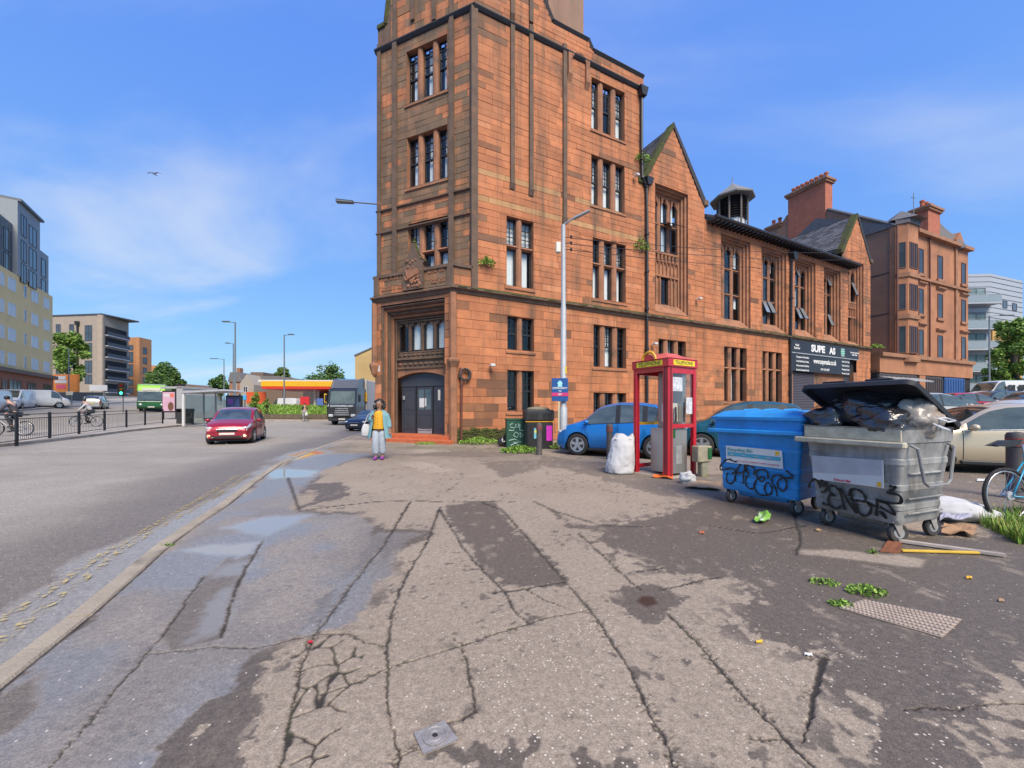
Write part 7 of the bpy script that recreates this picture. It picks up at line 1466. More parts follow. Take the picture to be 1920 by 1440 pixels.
# white rubble sack by the box, sack and card behind the grey bin
p = G(1163, 887); r_ = thing('rubble_sack', 'full white rubble sack leaning beside the telephone box', 'sack', p); m = MB(); rg = []
SK = ((0, .26, .22, 0), (.03, .31, .26, 0), (.2, .31, .26, .01), (.42, .28, .24, .03), (.6, .26, .2, .05), (.72, .25, .15, .06), (.80, .20, .09, .07))
for i in range(31):
    z = .8 * i / 30; a, b, ox = (float(np.interp(z, [q[0] for q in SK], [q[c] for q in SK])) for c in (1, 2, 3)); ring_ = []
    for t in np.linspace(0, 6.2832, 65)[:-1]:
        v = Vector((math.cos(t) * 1.6, math.sin(t) * 1.6, z * 3)); f = 1 + .10 * mnoise.noise(v) - .11 * abs(mnoise.noise(v * 2.3 + Vector((4, 0, z * 2)))) - .05 * abs(mnoise.noise(v * 5)); ring_.append((ox + a * f * math.cos(t), b * f * math.sin(t), z + (.05 * math.sin(t * 3 + 1) * (z - .6) / .2 if z > .6 else 0)))
    rg.append(ring_)
loft(m, rg); m.build('sack_body', mat('sack_white', (.50, .50, .51), .8, var=.10, scale=5, bump=.7, bscale=7), r_, smooth=True); m = MB(); m.tube([(-.15, -.1, .74), (0, -.13, .70), (.2, -.1, .73)], .02, 6); m.build('fold', mat('sack_white', (1, 1, 1)), r_)
M_sack = mat('sack_white', (1, 1, 1))
p = G(1812, 985); r_ = lump('sack', 'dirty white sack lying behind the grey bin', 'sack', p + Vector((.05, .25, .12)), (.46, .17, .15), M_sack, 12, .25, flat_=.75, knot=False); r_.rotation_euler = (0, 0, R(-25))
def sheet(name, px, z, m_, label, cat, th=.012, bend=.03, seed=0, group=None):
    c = [G(x, y) for x, y in px]; o = sum(c, Vector()) / len(c); r = thing(name, label, cat, o, group=group); m = MB(); n = 7; vs = []
    for j in range(n + 1):
        for i in range(n + 1):
            u, v = i / n, j / n; q = c[0].lerp(c[1], u).lerp(c[3].lerp(c[2], u), v) - o; vs.append((q.x, q.y, z + bend * (.5 + mnoise.noise(Vector((u * 2.3, v * 2.3, seed))))))
    vs += [(a, b, h - th) for a, b, h in vs]; N1 = n + 1; K = N1 * N1
    m.add(vs, [(j * N1 + i, j * N1 + i + 1, (j + 1) * N1 + i + 1, (j + 1) * N1 + i) for j in range(n) for i in range(n)] + [(K + j * N1 + i, K + (j + 1) * N1 + i, K + (j + 1) * N1 + i + 1, K + j * N1 + i + 1) for j in range(n) for i in range(n)] + [(i, i + 1, K + i + 1, K + i) for i in range(n)] + [(n * N1 + i, n * N1 + i + 1, K + n * N1 + i + 1, K + n * N1 + i) for i in range(n)] + [(j * N1, (j + 1) * N1, K + (j + 1) * N1, K + j * N1) for j in range(n)] + [(j * N1 + n, (j + 1) * N1 + n, K + (j + 1) * N1 + n, K + j * N1 + n) for j in range(n)]); m.build(cat.replace(' ', '_') + '_body', m_, r); return r
M_card = mat('cardboard', (.34, .20, .11), .85, var=.2, scale=6, stain=(.22, .12, .07), sstain=4, sthr=.55); M_ply = mat('wet_plywood', (.40, .26, .15), .7, var=.25)
sheet('cardboard', [(1762, 992), (1822, 985), (1830, 968), (1770, 972)], .06, mat('printed_card', (.34, .34, .42), .6, var=.3, scale=9, stain=(.35, .45, .12), sstain=6, sthr=.6), 'purple grey printed carton flattened behind the grey bin', 'carton', bend=.09, seed=3)
sheet('cardboard', [(1765, 1006), (1826, 1010), (1832, 992), (1770, 990)], .03, M_card, 'brown cardboard flap on the ground under the printed carton', 'cardboard', bend=.05, seed=4)
sheet('cardboard', [(1283, 916), (1352, 921), (1352, 907), (1300, 906)], .03, M_ply, 'wet brown board beside the blue bin', 'board', bend=.03, seed=5)
sheet('rust_sheet', [(1650, 1036), (1690, 1038), (1692, 1012), (1668, 1012)], .012, mat('rusty_plate', (.22, .08, .035), .9, var=.3, scale=9), 'rusty metal scrap under the near castor of the grey bin', 'scrap', bend=.01, seed=6)
def plank(px, w, h, m_, label, lift=.0):
    a, b = G(*px[0]), G(*px[1]); o = a; r = thing('timber_batten', label, 'plank', o); d_ = b - a; n_ = Vector((d_.y, -d_.x, 0)).normalized() * w / 2; a = Vector((0, 0, 0)); m = MB(); z0 = .01 + lift
    v = [a - n_, d_ - n_, d_ + n_, a + n_]; m.add([(q.x, q.y, z0) for q in v] + [(q.x, q.y, z0 + h) for q in v], [(3, 2, 1, 0), (4, 5, 6, 7), (0, 1, 5, 4), (1, 2, 6, 5), (2, 3, 7, 6), (3, 0, 4, 7)]); m.build('batten', m_, r, bevel=.004)
plank(((1684, 1018), (1884, 1046)), .045, .03, mat('weathered_batten', (.36, .31, .28), .8, var=.3, scale=8), 'weathered grey batten lying right of the grey bin'); plank(((1690, 1036), (1835, 1040)), .03, .02, mat('yellow_strip', (.62, .40, .05), .6, var=.15), 'thin yellow strip of wood beside the weathered batten')
M_pap = mat('litter_white', (.68, .68, .66), .7, var=.1)
sheet('crisp_packet', [(1414, 982), (1438, 986), (1446, 974), (1424, 968)], .025, mat('packet_green', (.22, .46, .06), .4, var=.3, scale=20, stain=(.7, .72, .66), sstain=14, sthr=.5), 'crumpled green and white packet in front of the blue bin', 'packet', bend=.06, th=.004, seed=7)
lump('plastic_bag', 'torn white plastic bag on the ground between box and blue bin', 'bag', G(1293, 908) + Vector((0, .1, .08)), (.15, .10, .13), mat('thin_plastic', (.62, .60, .55), .5, var=.2, bump=.6, bscale=12), 21, .6, 24, 16, knot=False, flat_=.7)
sheet('plastic_strip', [(1222, 896), (1262, 900), (1262, 893), (1228, 892)], .02, mat('orange_plastic', (.75, .17, .03), .5), 'orange plastic strip at the foot of the telephone box', 'litter', bend=.03, th=.005, seed=9)
for i, (x, y, w, col, lab) in enumerate(((1516, 1231, 8, M_pap, 'white cigarette end on the pavement near the inspection cover'), (1424, 1206, 6, M_py, 'small yellow leaf on the near pavement left of the inspection cover'), (1316, 1000, 5, M_clay, 'orange brown leaf left of the blue bin'), (1817, 1085, 6, M_py, 'yellow leaf on the dark wet patch at right'), (1878, 1128, 5, M_ply, 'brown leaf at the right above the cover'), (582, 1207, 5, M_red, 'red bottle top beside the cracked patch'), (1535, 995, 6, M_ply, 'scrap of brown paper under the gap of the two bins'), (1542, 977, 5, M_py, 'yellow scrap under the grey bin'), (1840, 901, 9, M_pap, 'white paper scrap beside the champagne coupe'))):
    sheet('litter_scrap', [(x - w, y + 2), (x + w, y + 2), (x + w * .8, y - 2), (x - w * .9, y - 2)], .008, col, lab, 'litter', th=.003, bend=.012, seed=30 + i)
# concrete marker with meter box
p = G(1318, 893); r_ = thing('marker_post', 'mossy concrete marker post with a grey box beside the telephone box', 'post', p, R(20)); m = MB(); m.cbox(-.09, -.07, -.05, .09, .07, .6, .02); m.build('post', mat('mossy_concrete', (.25, .24, .18), .95, var=.3, scale=8, stain=(.12, .13, .04), sstain=5, sthr=.5), r_); m = MB(); m.cbox(-.22, -.10, .30, .14, .08, .62, .015); bx_ = m.build('meter_box', mat('box_buff', (.30, .27, .19), .8, var=.3, scale=6), r_); m = MB(); m.box(.02, -.112, .36, .12, -.10, .58); m.build('meter_lid', M_bg, bx_)
# bollards
def bollard(loc, label, h=.95, r=.085):
    r_ = thing('bollard', label, 'bollard', loc, group='bollards round the pavement corner'); m = MB(); m.lathe([(r * 1.1, -.05), (r * 1.1, .05), (r, .07), (r, h * .78), (r * 1.08, h * .79), (r * 1.08, h * .96), (r * .9, h), (0, h + .02)], 16); m.build('shaft', mat('bollard_grey', (.075, .065, .062), .6, var=.2), r_, smooth=35)
    for k in range(3): m = MB(); m.lathe([(r * 1.1, h * .80 + k * h * .05), (r * 1.1, h * .80 + k * h * .05 + .018)], 16); m.build('band', mat('band_red', (.28, .04, .03), .5), r_)
bollard(G(1143, 861), 'dark bollard with red bands behind the white sack'); bollard(G(1011, 853), 'dark bollard in front of the black litter bin'); bollard(G(1905, 935), 'black bollard at the right edge behind the bicycle wheel', 1.0, .10)
# street cabinet, litter bin, bag
p = G(966, 838); r_ = thing('street_cabinet', 'green street cabinet with white graffiti', 'cabinet', p, R(8)); m = MB(); m.cbox(-.34, -.2, -.02, .34, .2, .98, .015); M_cg = mat('cabinet_green', (.018, .075, .045), .5, var=.15); m.build('body', M_cg, r_); m = MB(); m.cbox(-.36, -.22, .97, .36, .22, 1.03, .01); m.build('lid', M_cg, r_); m = MB(); m.box(-.005, -.207, .06, .005, -.199, .95); m.build('door_seam', M_room, r_)
for st_ in ([(-.12, .85), (-.22, .82), (-.2, .72), (-.06, .70), (-.1, .60), (-.25, .62)], [(.0, .84), (-.02, .72), (.08, .72), (.1, .86)], [(.14, .84), (.13, .62), (.28, .6)], [(-.02, .55), (-.1, .42), (.04, .36), (.1, .48), (0, .55)], [(.15, .55), (.15, .36), (.26, .42), (.2, .5)], [(-.25, .25), (-.05, .3), (.2, .2), (-.1, .18)], [(-.2, .08), (.0, .16), (.1, .06)]): m = MB(); m.tube([(a, -.206, b) for a, b in st_], .012, 5); m.build('graffiti', mat('spray_pale', (.5, .72, .66), .6), r_)
p = G(1010, 842); r_ = thing('litter_bin', 'black double litter bin with stickers beside the lamp post', 'litter bin', p + Vector((0, .3, 0)), R(10)); m = MB(); m.cbox(-.46, -.3, -.02, .46, .3, .92, .03); m.build('body', M_black, r_); m = MB(); m.cbox(-.5, -.33, .95, .5, .33, 1.34, .05); m.build('hood', mat('hood_black', (.03, .03, .032), .5, var=.3, scale=7, stain=(.30, .28, .28), sstain=5, sthr=.62), r_); m = MB(); m.lathe([(.42, 1.34), (.34, 1.42), (.1, 1.45), (0, 1.45)], 16, (0, 0, 0), sx=1.05, sy=.7); m.build('dome', mat('dome_buff', (.22, .19, .13), .8, var=.3), r_, smooth=True)
m = MB(); m.box(-.5, -.31, .925, .5, -.29, .945); m.build('gold_line', M_py, r_)
for (x0, z0, x1, z1, mm) in ((-.22, .36, -.06, .72, mat('sticker_blue', (.15, .42, .5), .5)), (.22, .28, .42, .80, mat('sticker_magenta', (.55, .03, .42), .5))): m = MB(); m.box(x0, -.312, z0, x1, -.298, z1); m.build('sticker', mm, r_)
m = MB(); m.lathe([(0, -.315), (.055, -.315), (.055, -.30), (0, -.30)], 14, (-.14, 0, .60), 1); m.build('sticker', M_yell, r_); 
for x in (-.25, .25): m = MB(); m.box(x - .16, -.34, 1.02, x + .16, -.32, 1.22); m.build('slot', M_room, r_)
lump('rubbish_bag', 'small black bag on the ground left of the green cabinet', 'bag', G(944, 838) + Vector((0, .2, .17)), (.22, .2, .22), M_bag, 9, .4, 28, 18, flat_=.8)
# lamp post with letting board
p = on(1.74, 13.0); lp = thing('lamp_post', 'near pale grey lamp post with a letting board fixed to it', 'lamp post', p); ht = CAMZ + (HOR - 422) / FPX * 13
m = MB(); m.lathe([(.13, -.05), (.13, 1.4), (.10, 1.45), (.095, 4.8), (.08, 4.85), (.07, ht)], 14); m.build('column', M_lamp, lp, smooth=35); m = MB(); m.tube([(0, 0, ht), (.10, -.05, ht + .06), (.34, -.25, ht + .12)], .03, 8); m.build('arm', M_lamp, lp)
m = MB(); m.add([(.28, -.30, ht + .07), (.33, -.14, ht + .07), (.82, -.42, ht + .20), (.78, -.58, ht + .20), (.28, -.30, ht + .14), (.33, -.14, ht + .14), (.82, -.42, ht + .25), (.78, -.58, ht + .25)], [(3, 2, 1, 0), (4, 5, 6, 7), (0, 1, 5, 4), (1, 2, 6, 5), (2, 3, 7, 6), (3, 0, 4, 7)]); m.build('lamp_head', M_lamp, lp, bevel=.02)
m = MB(); m.cbox(-.26, -.1, ht - .95, -.1, .08, ht - .6, .02); m.build('junction_box', M_cream, lp)
for k, z in enumerate((ht - .42, ht - .62, ht - .84)): m = MB(); m.tube([(.06, 0, z), (.26, -.03, z)], .015, 5); m.lathe([(.03, -.05), (.045, 0), (.03, .05)], 8, (.26, -.03, z)); m.build('insulator', M_black, lp)
m = MB(); m.box(.055, -.105, 2.55, .09, -.02, 2.8); m.build('sticker', M_yell, lp)
bd = thing('letting_board', 'blue letting board with white and pink print strapped to the lamp post', 'sign', (1.60, 12.83, 0)); z0, z1 = CAMZ + (HOR - 752) / FPX * 12.83, CAMZ + (HOR - 709) / FPX * 12.83; M_bd = mat('board_blue', (.008, .075, .26), .5)
m = MB(); m.cbox(-.27, -.02, z0, .27, .02, z1, .005); m.build('panel', M_bd, bd); hh = z1 - z0; m = MB(); m.box(-.28, -.027, z0 + hh * .22, .28, -.019, z0 + hh * .36); m.build('pink_band', mat('board_pink', (.62, .03, .14), .5), bd); m = MB(); M_mint = mat('board_mint', (.32, .70, .68), .5); m.prism([(-.07, z0 + hh * .62), (.07, z0 + hh * .62), (.07, z0 + hh * .76), (.1, z0 + hh * .76), (.03, z0 + hh * .88), (-.03, z0 + hh * .88), (-.1, z0 + hh * .76), (-.07, z0 + hh * .76)], -.028, -.019, 1); m.build('house_mark', M_mint, bd)
text('LETSPROPERTY', .08, M_white, bd, (0, -.024, z0 + hh * .56), (1, 0, 0), width=.50, ext=.002, bold=.003); text('TO', .07, M_white, bd, (0, -.024, z0 + hh * .43), (1, 0, 0), ext=.002, bold=.003); text('LET', .08, M_white, bd, (0, -.03, z0 + hh * .29), (1, 0, 0), ext=.002, bold=.003); text('0141 000', .05, M_mint, bd, (0, -.024, z0 + hh * .15), (1, 0, 0), width=.34, ext=.002) if False else None
m = MB(); m.box(-.06, -.005, .1, -.01, .03, z0); m.build('stake', mat('pale_wood', (.55, .50, .32), .8), bd)
for k, (y0, y1) in enumerate(((447, 463), (458, 478), (469, 500))):
    a = Vector((2.0, 13.0, CAMZ + (HOR - y0) / FPX * 13)); b = P(1690, y1, 33); r_ = thing('overhead_cable', 'uppermost middle lowest'.split()[k] + ' of the overhead cables running from the lamp post', 'cable', a, group='overhead cables'); m = MB(); m.tube([tuple(a.lerp(b, t) - a - Vector((0, 0, .5 * math.sin(math.pi * t)))) for t in np.linspace(0, 1, 14)], .012, 4); m.build('wire', M_lead, r_)
# ------------------------------------------------------------------ street furniture on the left
def lamp(px, ytop, d, armpx, label, two=False):
    x = (px - 960) / FPX * d; r = thing('street_lamp', label, 'street lamp', on(x, d), group='street lamps along the road'); h = CAMZ + (HOR - ytop) / FPX * d - r.location.z; ar = armpx / FPX * d
    m = MB(); m.lathe([(.13, -.1), (.13, 1.3), (.09, 1.4), (.06, h)], 10); m.build('column', M_pole, r, smooth=40); m = MB(); m.tube([(0, 0, h - .05), (ar * .5, 0, h + .02), (ar * .6, 0, h + .05)], .035, 6); m.build('arm', M_pole, r)
    m = MB(); m.cbox(min(ar * .45, ar), -.14, h + .0, max(ar * .45, ar), .14, h + .12, .03); m.build('lamp_head', M_pole, r)
lamp(441, 604, 39, -24, 'tallest street lamp with arm to the left behind the red car'); lamp(437.5, 644, 52, -15, 'second street lamp just behind the tallest one'); lamp(420, 673, 66, -26, 'thin distant street lamp with long left arm'); lamp(533, 628, 45, 18, 'street lamp with arm to the right before the petrol canopy')
lamp(1855, 592, 44, 45, 'grey street lamp in front of the modern flats'); lamp(129, 655, 62, -5, 'slim pole lamp beside the orange billboard')
def signal(px, y0, y1, d, label):
    x = (px - 960) / FPX * d; r = thing('traffic_light', label, 'traffic light', on(x, d), group='traffic lights'); zt = CAMZ + (HOR - y0) / FPX * d - r.location.z; zb = CAMZ + (HOR - y1) / FPX * d - r.location.z
    m = MB(); m.tube([(0, 0, -.1), (0, 0, zt)], .06, 8); m.build('pole', M_pole, r); m = MB(); m.cbox(-.45, -.25, zb, .45, -.1, zt, .05); m.build('backboard', M_black, r)
    for k, (c, e) in enumerate((((.12, .01, .01), 0), ((.12, .07, .01), 0), ((.05, .9, .55), 2.5))): z = zt - (zt - zb) * (.2 + .3 * k); m = MB(); m.lathe([(0, -.28), (.16, -.28), (.17, -.24)], 12, (0, 0, z), 1); m.build('lens', mat('lens%d' % k, c, .3, emit=e), r)
signal(231, 718, 742, 44, 'traffic light on green left of the bus'); signal(341, 721, 747, 36, 'traffic light on green right of the advert shelter')
# guard railing on the island
rail_px = [(-120, 852), (-40, 842), (31, 832), (93, 823), (148, 815), (196, 808), (237, 802), (272, 798), (305, 795)]
pts = [G(x, y) for x, y in rail_px]; r_ = thing('guard_railing', 'black pedestrian guard railing along the traffic island kerb', 'railing', pts[4]); o = r_.location.copy(); RH = 1.08
for p in pts: q = p - o; m = MB(); m.box(q.x - .035, q.y - .035, q.z - .1, q.x + .035, q.y + .035, q.z + RH + .06); m.build('post', M_black, r_)
for a, b in zip(pts, pts[1:]):
    a, b = a - o, b - o; 
    for z in (.12, RH - .16, RH): m = MB(); m.tube([tuple(a + Vector((0, 0, z))), tuple(b + Vector((0, 0, z)))], .018, 5); m.build('rail', M_black, r_)
    m = MB()
    for k in range(1, 18): q = a.lerp(b, k / 18); m.tube([(q.x, q.y, q.z + .12), (q.x, q.y, q.z + RH - .16)], .008, 4)
    m.build('bars', M_black, r_)['kind'] = 'stuff'
# advert panel shelter, litter bin, glass shelter, dark screen
p = on(-31.6, 35.5, .03); r_ = thing('advert_shelter', 'grey bus shelter end with a pink poster', 'bus shelter', p, R(-6)); m = MB(); m.cbox(-.75, -.1, .55, .68, .1, 2.55, .04); fr_ = m.build('poster_case', M_black, r_); m = MB(); m.box(-.64, -.125, .68, .58, -.10, 2.42); m.build('poster', mat('poster_rose', (.62, .38, .50), .5, var=.15, scale=1), fr_)
m = MB(); m.lathe([(0, -.13), (.3, -.13), (.3, -.126), (0, -.126)], 16, (.2, 0, 1.1), 1, sy=1.35); m.build('poster_print', mat('poster_brown', (.16, .08, .05), .5), fr_); m = MB(); m.box(.15, -.132, 1.95, .5, -.127, 2.3); m.build('poster_print', mat('poster_coral', (.70, .18, .10), .5), fr_); m = MB(); m.box(-.5, -.132, 2.0, .05, -.127, 2.25); m.build('poster_print', M_white, fr_)
M_shel = mat('shelter_grey', (.38, .39, .41), .5); m = MB(); m.box(.75, -.1, 0, 1.35, 3.6, 2.9); m.build('side_panel', M_shel, r_); m = MB(); m.box(-.9, -.1, 2.75, 1.4, 3.6, 2.95); m.build('roof', M_shel, r_)
for x in (-.7, .62): m = MB(); m.box(x - .05, -.05, -.1, x + .05, .05, .6); m.build('leg', M_black, r_)
p = G(341, 795.5) + Vector((0, .3, 0)); r_ = thing('litter_bin', 'dark square litter bin on the island beside the railing', 'litter bin', p, R(-8)); m = MB(); m.cbox(-.42, -.35, 0, .42, .35, .92, .03); m.build('body', mat('bin_charcoal', (.035, .035, .037), .6, var=.3), r_); m = MB(); m.cbox(-.45, -.38, 1.12, .45, .38, 1.2, .02); m.build('cover', M_black, r_)
for sx in (-.4, 0, .4): m = MB(); m.box(sx - .03, -.36, .9, sx + .03, .36, 1.13); m.build('strut', M_black, r_)
p = on(-22.0, 28.2, .03); r_ = thing('bus_shelter', 'glass bus shelter with flat roof behind the red car', 'bus shelter', p, R(-4)); M_sg = glassmat('shelter_glass', (.80, .86, .84), .7)
m = MB(); m.prism([(-1.6, 2.35), (-1.4, 2.5), (1.6, 2.62), (1.7, 2.5)], -.9, 1.0, 1); m.build('roof', M_shel, r_)
for x in (-1.45, -.5, .5, 1.45): m = MB(); m.box(x - .04, .8, 0, x + .04, .88, 2.4); m.build('post', M_shel, r_)
for a, b in ((-1.41, -.54), (-.46, .46), (.54, 1.41)): m = MB(); m.box(a, .83, .25, b, .845, 2.2); m.build('pane', M_sg, r_)
m = MB(); m.box(-1.47, -.8, .15, -1.45, .8, 2.25); m.build('pane', M_sg, r_); m = MB(); m.box(-1.55, -.85, 0, -1.40, -.75, 2.4); m.build('post', M_white, r_); m = MB(); m.box(-1.0, .3, .45, 1.0, .7, .52); m.build('bench', M_black, r_)
for x in (-.8, .8): m = MB(); m.box(x - .03, .4, 0, x + .03, .6, .45); m.build('bench_leg', M_black, r_)
p = on(-20.9, 28.9, .03); r_ = thing('advert_screen', 'dark advert screen at the right end of the glass shelter', 'advert screen', p, R(-4)); m = MB(); m.cbox(-.62, -.1, .5, .62, .1, 2.25, .03); c_ = m.build('case', M_black, r_); m = MB(); m.box(-.5, -.12, .65, .5, -.10, 2.1); m.build('screen', mat('screen_dark', (.03, .05, .14), .2, var=.6, scale=1.6), c_); m = MB(); m.box(-.4, -.125, 1.6, .0, -.12, 2.0); m.build('screen_print', mat('print_violet', (.22, .05, .40), .3), c_); m = MB(); m.box(-.4, -.05, -.1, .4, .05, .55); m.build('foot', M_black, r_)
board('direction_sign', 440, 741, 462, 750, 31, mat('sign_sky', (.08, .40, .70), .5), 'small blue direction sign right of the dark advert screen', 'sign'); board('street_sign', 124, 734, 136, 741, 50, M_plate, 'small pale sign on a post below the orange billboard', 'sign'); board('road_sign', 168, 722, 201, 733, 70, M_white, 'back of a wide pale road sign before the pale block', 'sign')
# ------------------------------------------------------------------ people
def skin(name, chains, m_, parent, sub=2, rootco=None):
    vs = []; es = []; rad = []; idx = {}
    for ch in chains:
        prev = None
        for (x, y, z, r) in ch:
            k = (round(x, 4), round(y, 4), round(z, 4))
            if k not in idx: idx[k] = len(vs); vs.append((x, y, z)); rad.append(r)
            i = idx[k]
            if prev is not None and prev != i: es.append((prev, i))
            prev = i
    me = bpy.data.meshes.new(name); me.from_pydata(vs, es, []); me.materials.append(m_); o = bpy.data.objects.new(name, me); COL.objects.link(o); o.parent = parent
    md = o.modifiers.new('skin', 'SKIN'); md.use_smooth_shade = True; md.branch_smoothing = .4
    if not me.skin_vertices: me.attributes.new
    sv = me.skin_vertices[0].data if me.skin_vertices else None
    if sv is None:
        bpy.context.view_layer.objects.active = o; bpy.ops.mesh.customdata_skin_add(); sv = me.skin_vertices[0].data
    for i, r in enumerate(rad): r = r if isinstance(r, tuple) else (r, r); sv[i].radius = r; sv[i].use_root = (i == 0)
    ss = o.modifiers.new('sub', 'SUBSURF'); ss.levels = sub; ss.render_levels = sub; return o
def fingers(w, dirv, side, r=.0085, k=1.0):
    d = Vector(dirv).normalized(); n = d.cross(Vector((0, 1, 0) if abs(d.y) < .8 else (1, 0, 0))).normalized(); o = []; w = Vector(w); pm = w + d * .045 * k
    for i, L in enumerate((.06, .07, .066, .052)):
        b = pm + n * (.024 - .016 * i) * k; mid = b + d * L * .55 * k + Vector((0, -.008, 0)); e = b + d * L * k * .95 + Vector((0, -.024, -.004)); o.append([(*w, .022 * k), (*b, .011), (*mid, r), (*e, r * .85)])
    t = w + n * .03 * k + d * .02; o.append([(*w, .022 * k), (*t, .011), (*(t + n * .015 + d * .03), r)]); return o
def face(root, c, s, m_):
    for sx in (-1, 1): m = MB(); m.ball((c[0] + sx * .032 * s, c[1] - .085 * s, c[2] + .005), (.014 * s, .008, .008 * s), 8, 6); m.build('eye', M_hair, root)
    m = MB(); m.ball((c[0], c[1] - .10 * s, c[2] - .025 * s), (.013 * s, .02 * s, .022 * s), 8, 6); m.build('nose', m_, root, smooth=True); m = MB(); m.ball((c[0], c[1] - .088 * s, c[2] - .062 * s), (.026 * s, .008, .009 * s), 8, 6); m.build('mouth', mat('lip', (.30, .07, .06), .5), root)
    for sx in (-1, 1): m = MB(); m.ball((c[0] + sx * .086 * s, c[1], c[2] - .01), (.012, .02, .03), 8, 6); m.build('ear', m_, root)
p = G(711, 862); wm = thing('person', 'woman in a blue coat and mustard top walking towards the camera', 'person', p, R(6))
k = .97
V = lambda *a: tuple(c * k if i < 3 else c for i, c in enumerate(a))
hip, ch = V(0, 0, .90, (.12, .09)), V(0, 0, 1.26, (.13, .085)); nk = V(0, -.01, 1.40, .045)
arm1 = [ch, V(-.165, 0, 1.31, .05), V(-.25, .03, 1.06, .04), V(-.14, -.16, 1.17, .028)]; arm2 = [ch, V(.165, 0, 1.31, .05), V(.245, .02, 1.06, .04), V(.29, -.05, .83, .028)]
leg1 = [hip, V(-.085, 0, .85, .09), V(-.09, -.06, .47, .06), V(-.085, .0, .10, .042), V(-.09, -.13, .045, .036)]; leg2 = [hip, V(.085, 0, .85, .09), V(.085, -.0, .47, .06), V(.075, .07, .10, .042), V(.085, -.06, .05, .036)]
skin('body', [[hip, V(0, 0, 1.06, (.105, .08)), ch, nk, V(0, -.015, 1.47, .07), V(0, -.02, 1.56, .085), V(0, -.01, 1.63, .06)], arm1, arm2, leg1, leg2] + fingers(arm1[-1][:3], (.3, -.4, .5), 1) + fingers(arm2[-1][:3], (.1, -.1, -1), 1), M_skin, wm)
face(wm, V(0, -.02, 1.545), .97, M_skin)
m = MB(); rr = random.Random(2); m.ball(V(0, .045, 1.585), (.115, .10, .115), 14, 10)
for i in range(46):
    a = rr.uniform(-.35, math.pi + .35); q = V(math.cos(a) * rr.uniform(.09, .135), .03 + math.sin(a) * rr.uniform(.06, .10), rr.uniform(1.30, 1.62)); m.ball(q, rr.uniform(.028, .05), 7, 5)
m.build('hair', M_hair, wm, smooth=True)
def shell(m, rows, a0, a1, n=24, wav=.0, seed=0):
    vs = []
    for (z, rx, ry, cx, cy) in rows:
        for j in range(n + 1): t = a0 + (a1 - a0) * j / n; f = 1 + wav * math.sin(t * 5 + z * 7 + seed); vs.append((cx + rx * f * math.sin(t), cy - ry * f * math.cos(t), z))
    m.add(vs, [(i * (n + 1) + j, i * (n + 1) + j + 1, (i + 1) * (n + 1) + j + 1, (i + 1) * (n + 1) + j) for i in range(len(rows) - 1) for j in range(n)])
M_coat = mat('blue_coat', (.17, .33, .36), .8, var=.15, scale=8, bump=.3, bscale=12); M_must = mat('mustard', (.66, .34, .02), .8, var=.15, scale=9, bump=.3, bscale=15); M_jean = mat('pale_denim', (.36, .41, .47), .85, var=.15, scale=10)
m = MB(); shell(m, [(k * 1.36, .06, .06, 0, -.01), (k * 1.33, .13, .095, 0, -.01), (k * 1.2, .15, .12, 0, -.012), (k * 1.05, .145, .115, 0, -.012), (k * .88, .175, .14, 0, -.01), (k * .86, .17, .135, 0, -.01)], 0, 6.2832, 24, .03); m.build('top', M_must, wm, smooth=True)
for a_ in range(4): m = MB(); m.ball(V(.0, -.142 + .01 * (a_ == 0), 1.25 - a_ * .09), (.012, .006, .012), 8, 5); m.build('button', M_clay, wm)
def coat(e): return [(k * 1.385, .085 + e, .085 + e, 0, .01), (k * 1.345, .19 + e, .115 + e, 0, .0), (k * 1.2, .205 + e, .15 + e, 0, .005), (k * 1.0, .235 + e, .175 + e, 0, .01), (k * .8, .28 + e, .205 + e, 0, .02), (k * .60, .315 + e, .23 + e, 0, .03)]
m = MB(); shell(m, coat(0), .62, 6.2832 - .62, 28, .035); shell(m, coat(.006), .62, 6.2832 - .62, 28, .035); m.build('coat', M_coat, wm, smooth=True)
for ar in (arm1, arm2): skin('sleeve', [[(*ar[1][:3], .085), (*ar[2][:3], .082), (*(Vector(ar[2][:3]).lerp(Vector(ar[3][:3]), .86)), .068)]], M_coat, wm)
for lg in (leg1, leg2): skin('trouser_leg', [[(*lg[1][:3], .115), (*lg[2][:3], .10), (lg[3][0], lg[3][1], .12, .098)]], M_jean, wm)
for lg in (leg1, leg2): m = MB(); m.ball((lg[4][0], (lg[3][1] + lg[4][1]) / 2 - .01, .045), (.048, .13, .05), 12, 8); m.build('shoe', mat('purple_shoe', (.25, .04, .30), .6), wm, smooth=True)
tb_ = thing('tote_bag', 'white tote bag hanging at the side of the woman in the blue coat', 'bag', p + Vector((-.34, .0, .62)), R(20)); m = MB(); loft(m, [[(x, y, z) for x, y in rrect(-w, -d_, w, d_, min(w, d_) * .9)] for z, w, d_ in ((0, .10, .04), (.05, .14, .06), (.2, .13, .06), (.32, .09, .035), (.34, .07, .03))]); m.build('pouch', M_sack, tb_, smooth=True); m = MB(); m.tube([(-.06, 0, .32), (.02, 0, .55), (.12, 0, .72), (.10, .02, .5), (.06, 0, .32)], .010, 5); m.build('strap', M_sack, tb_)
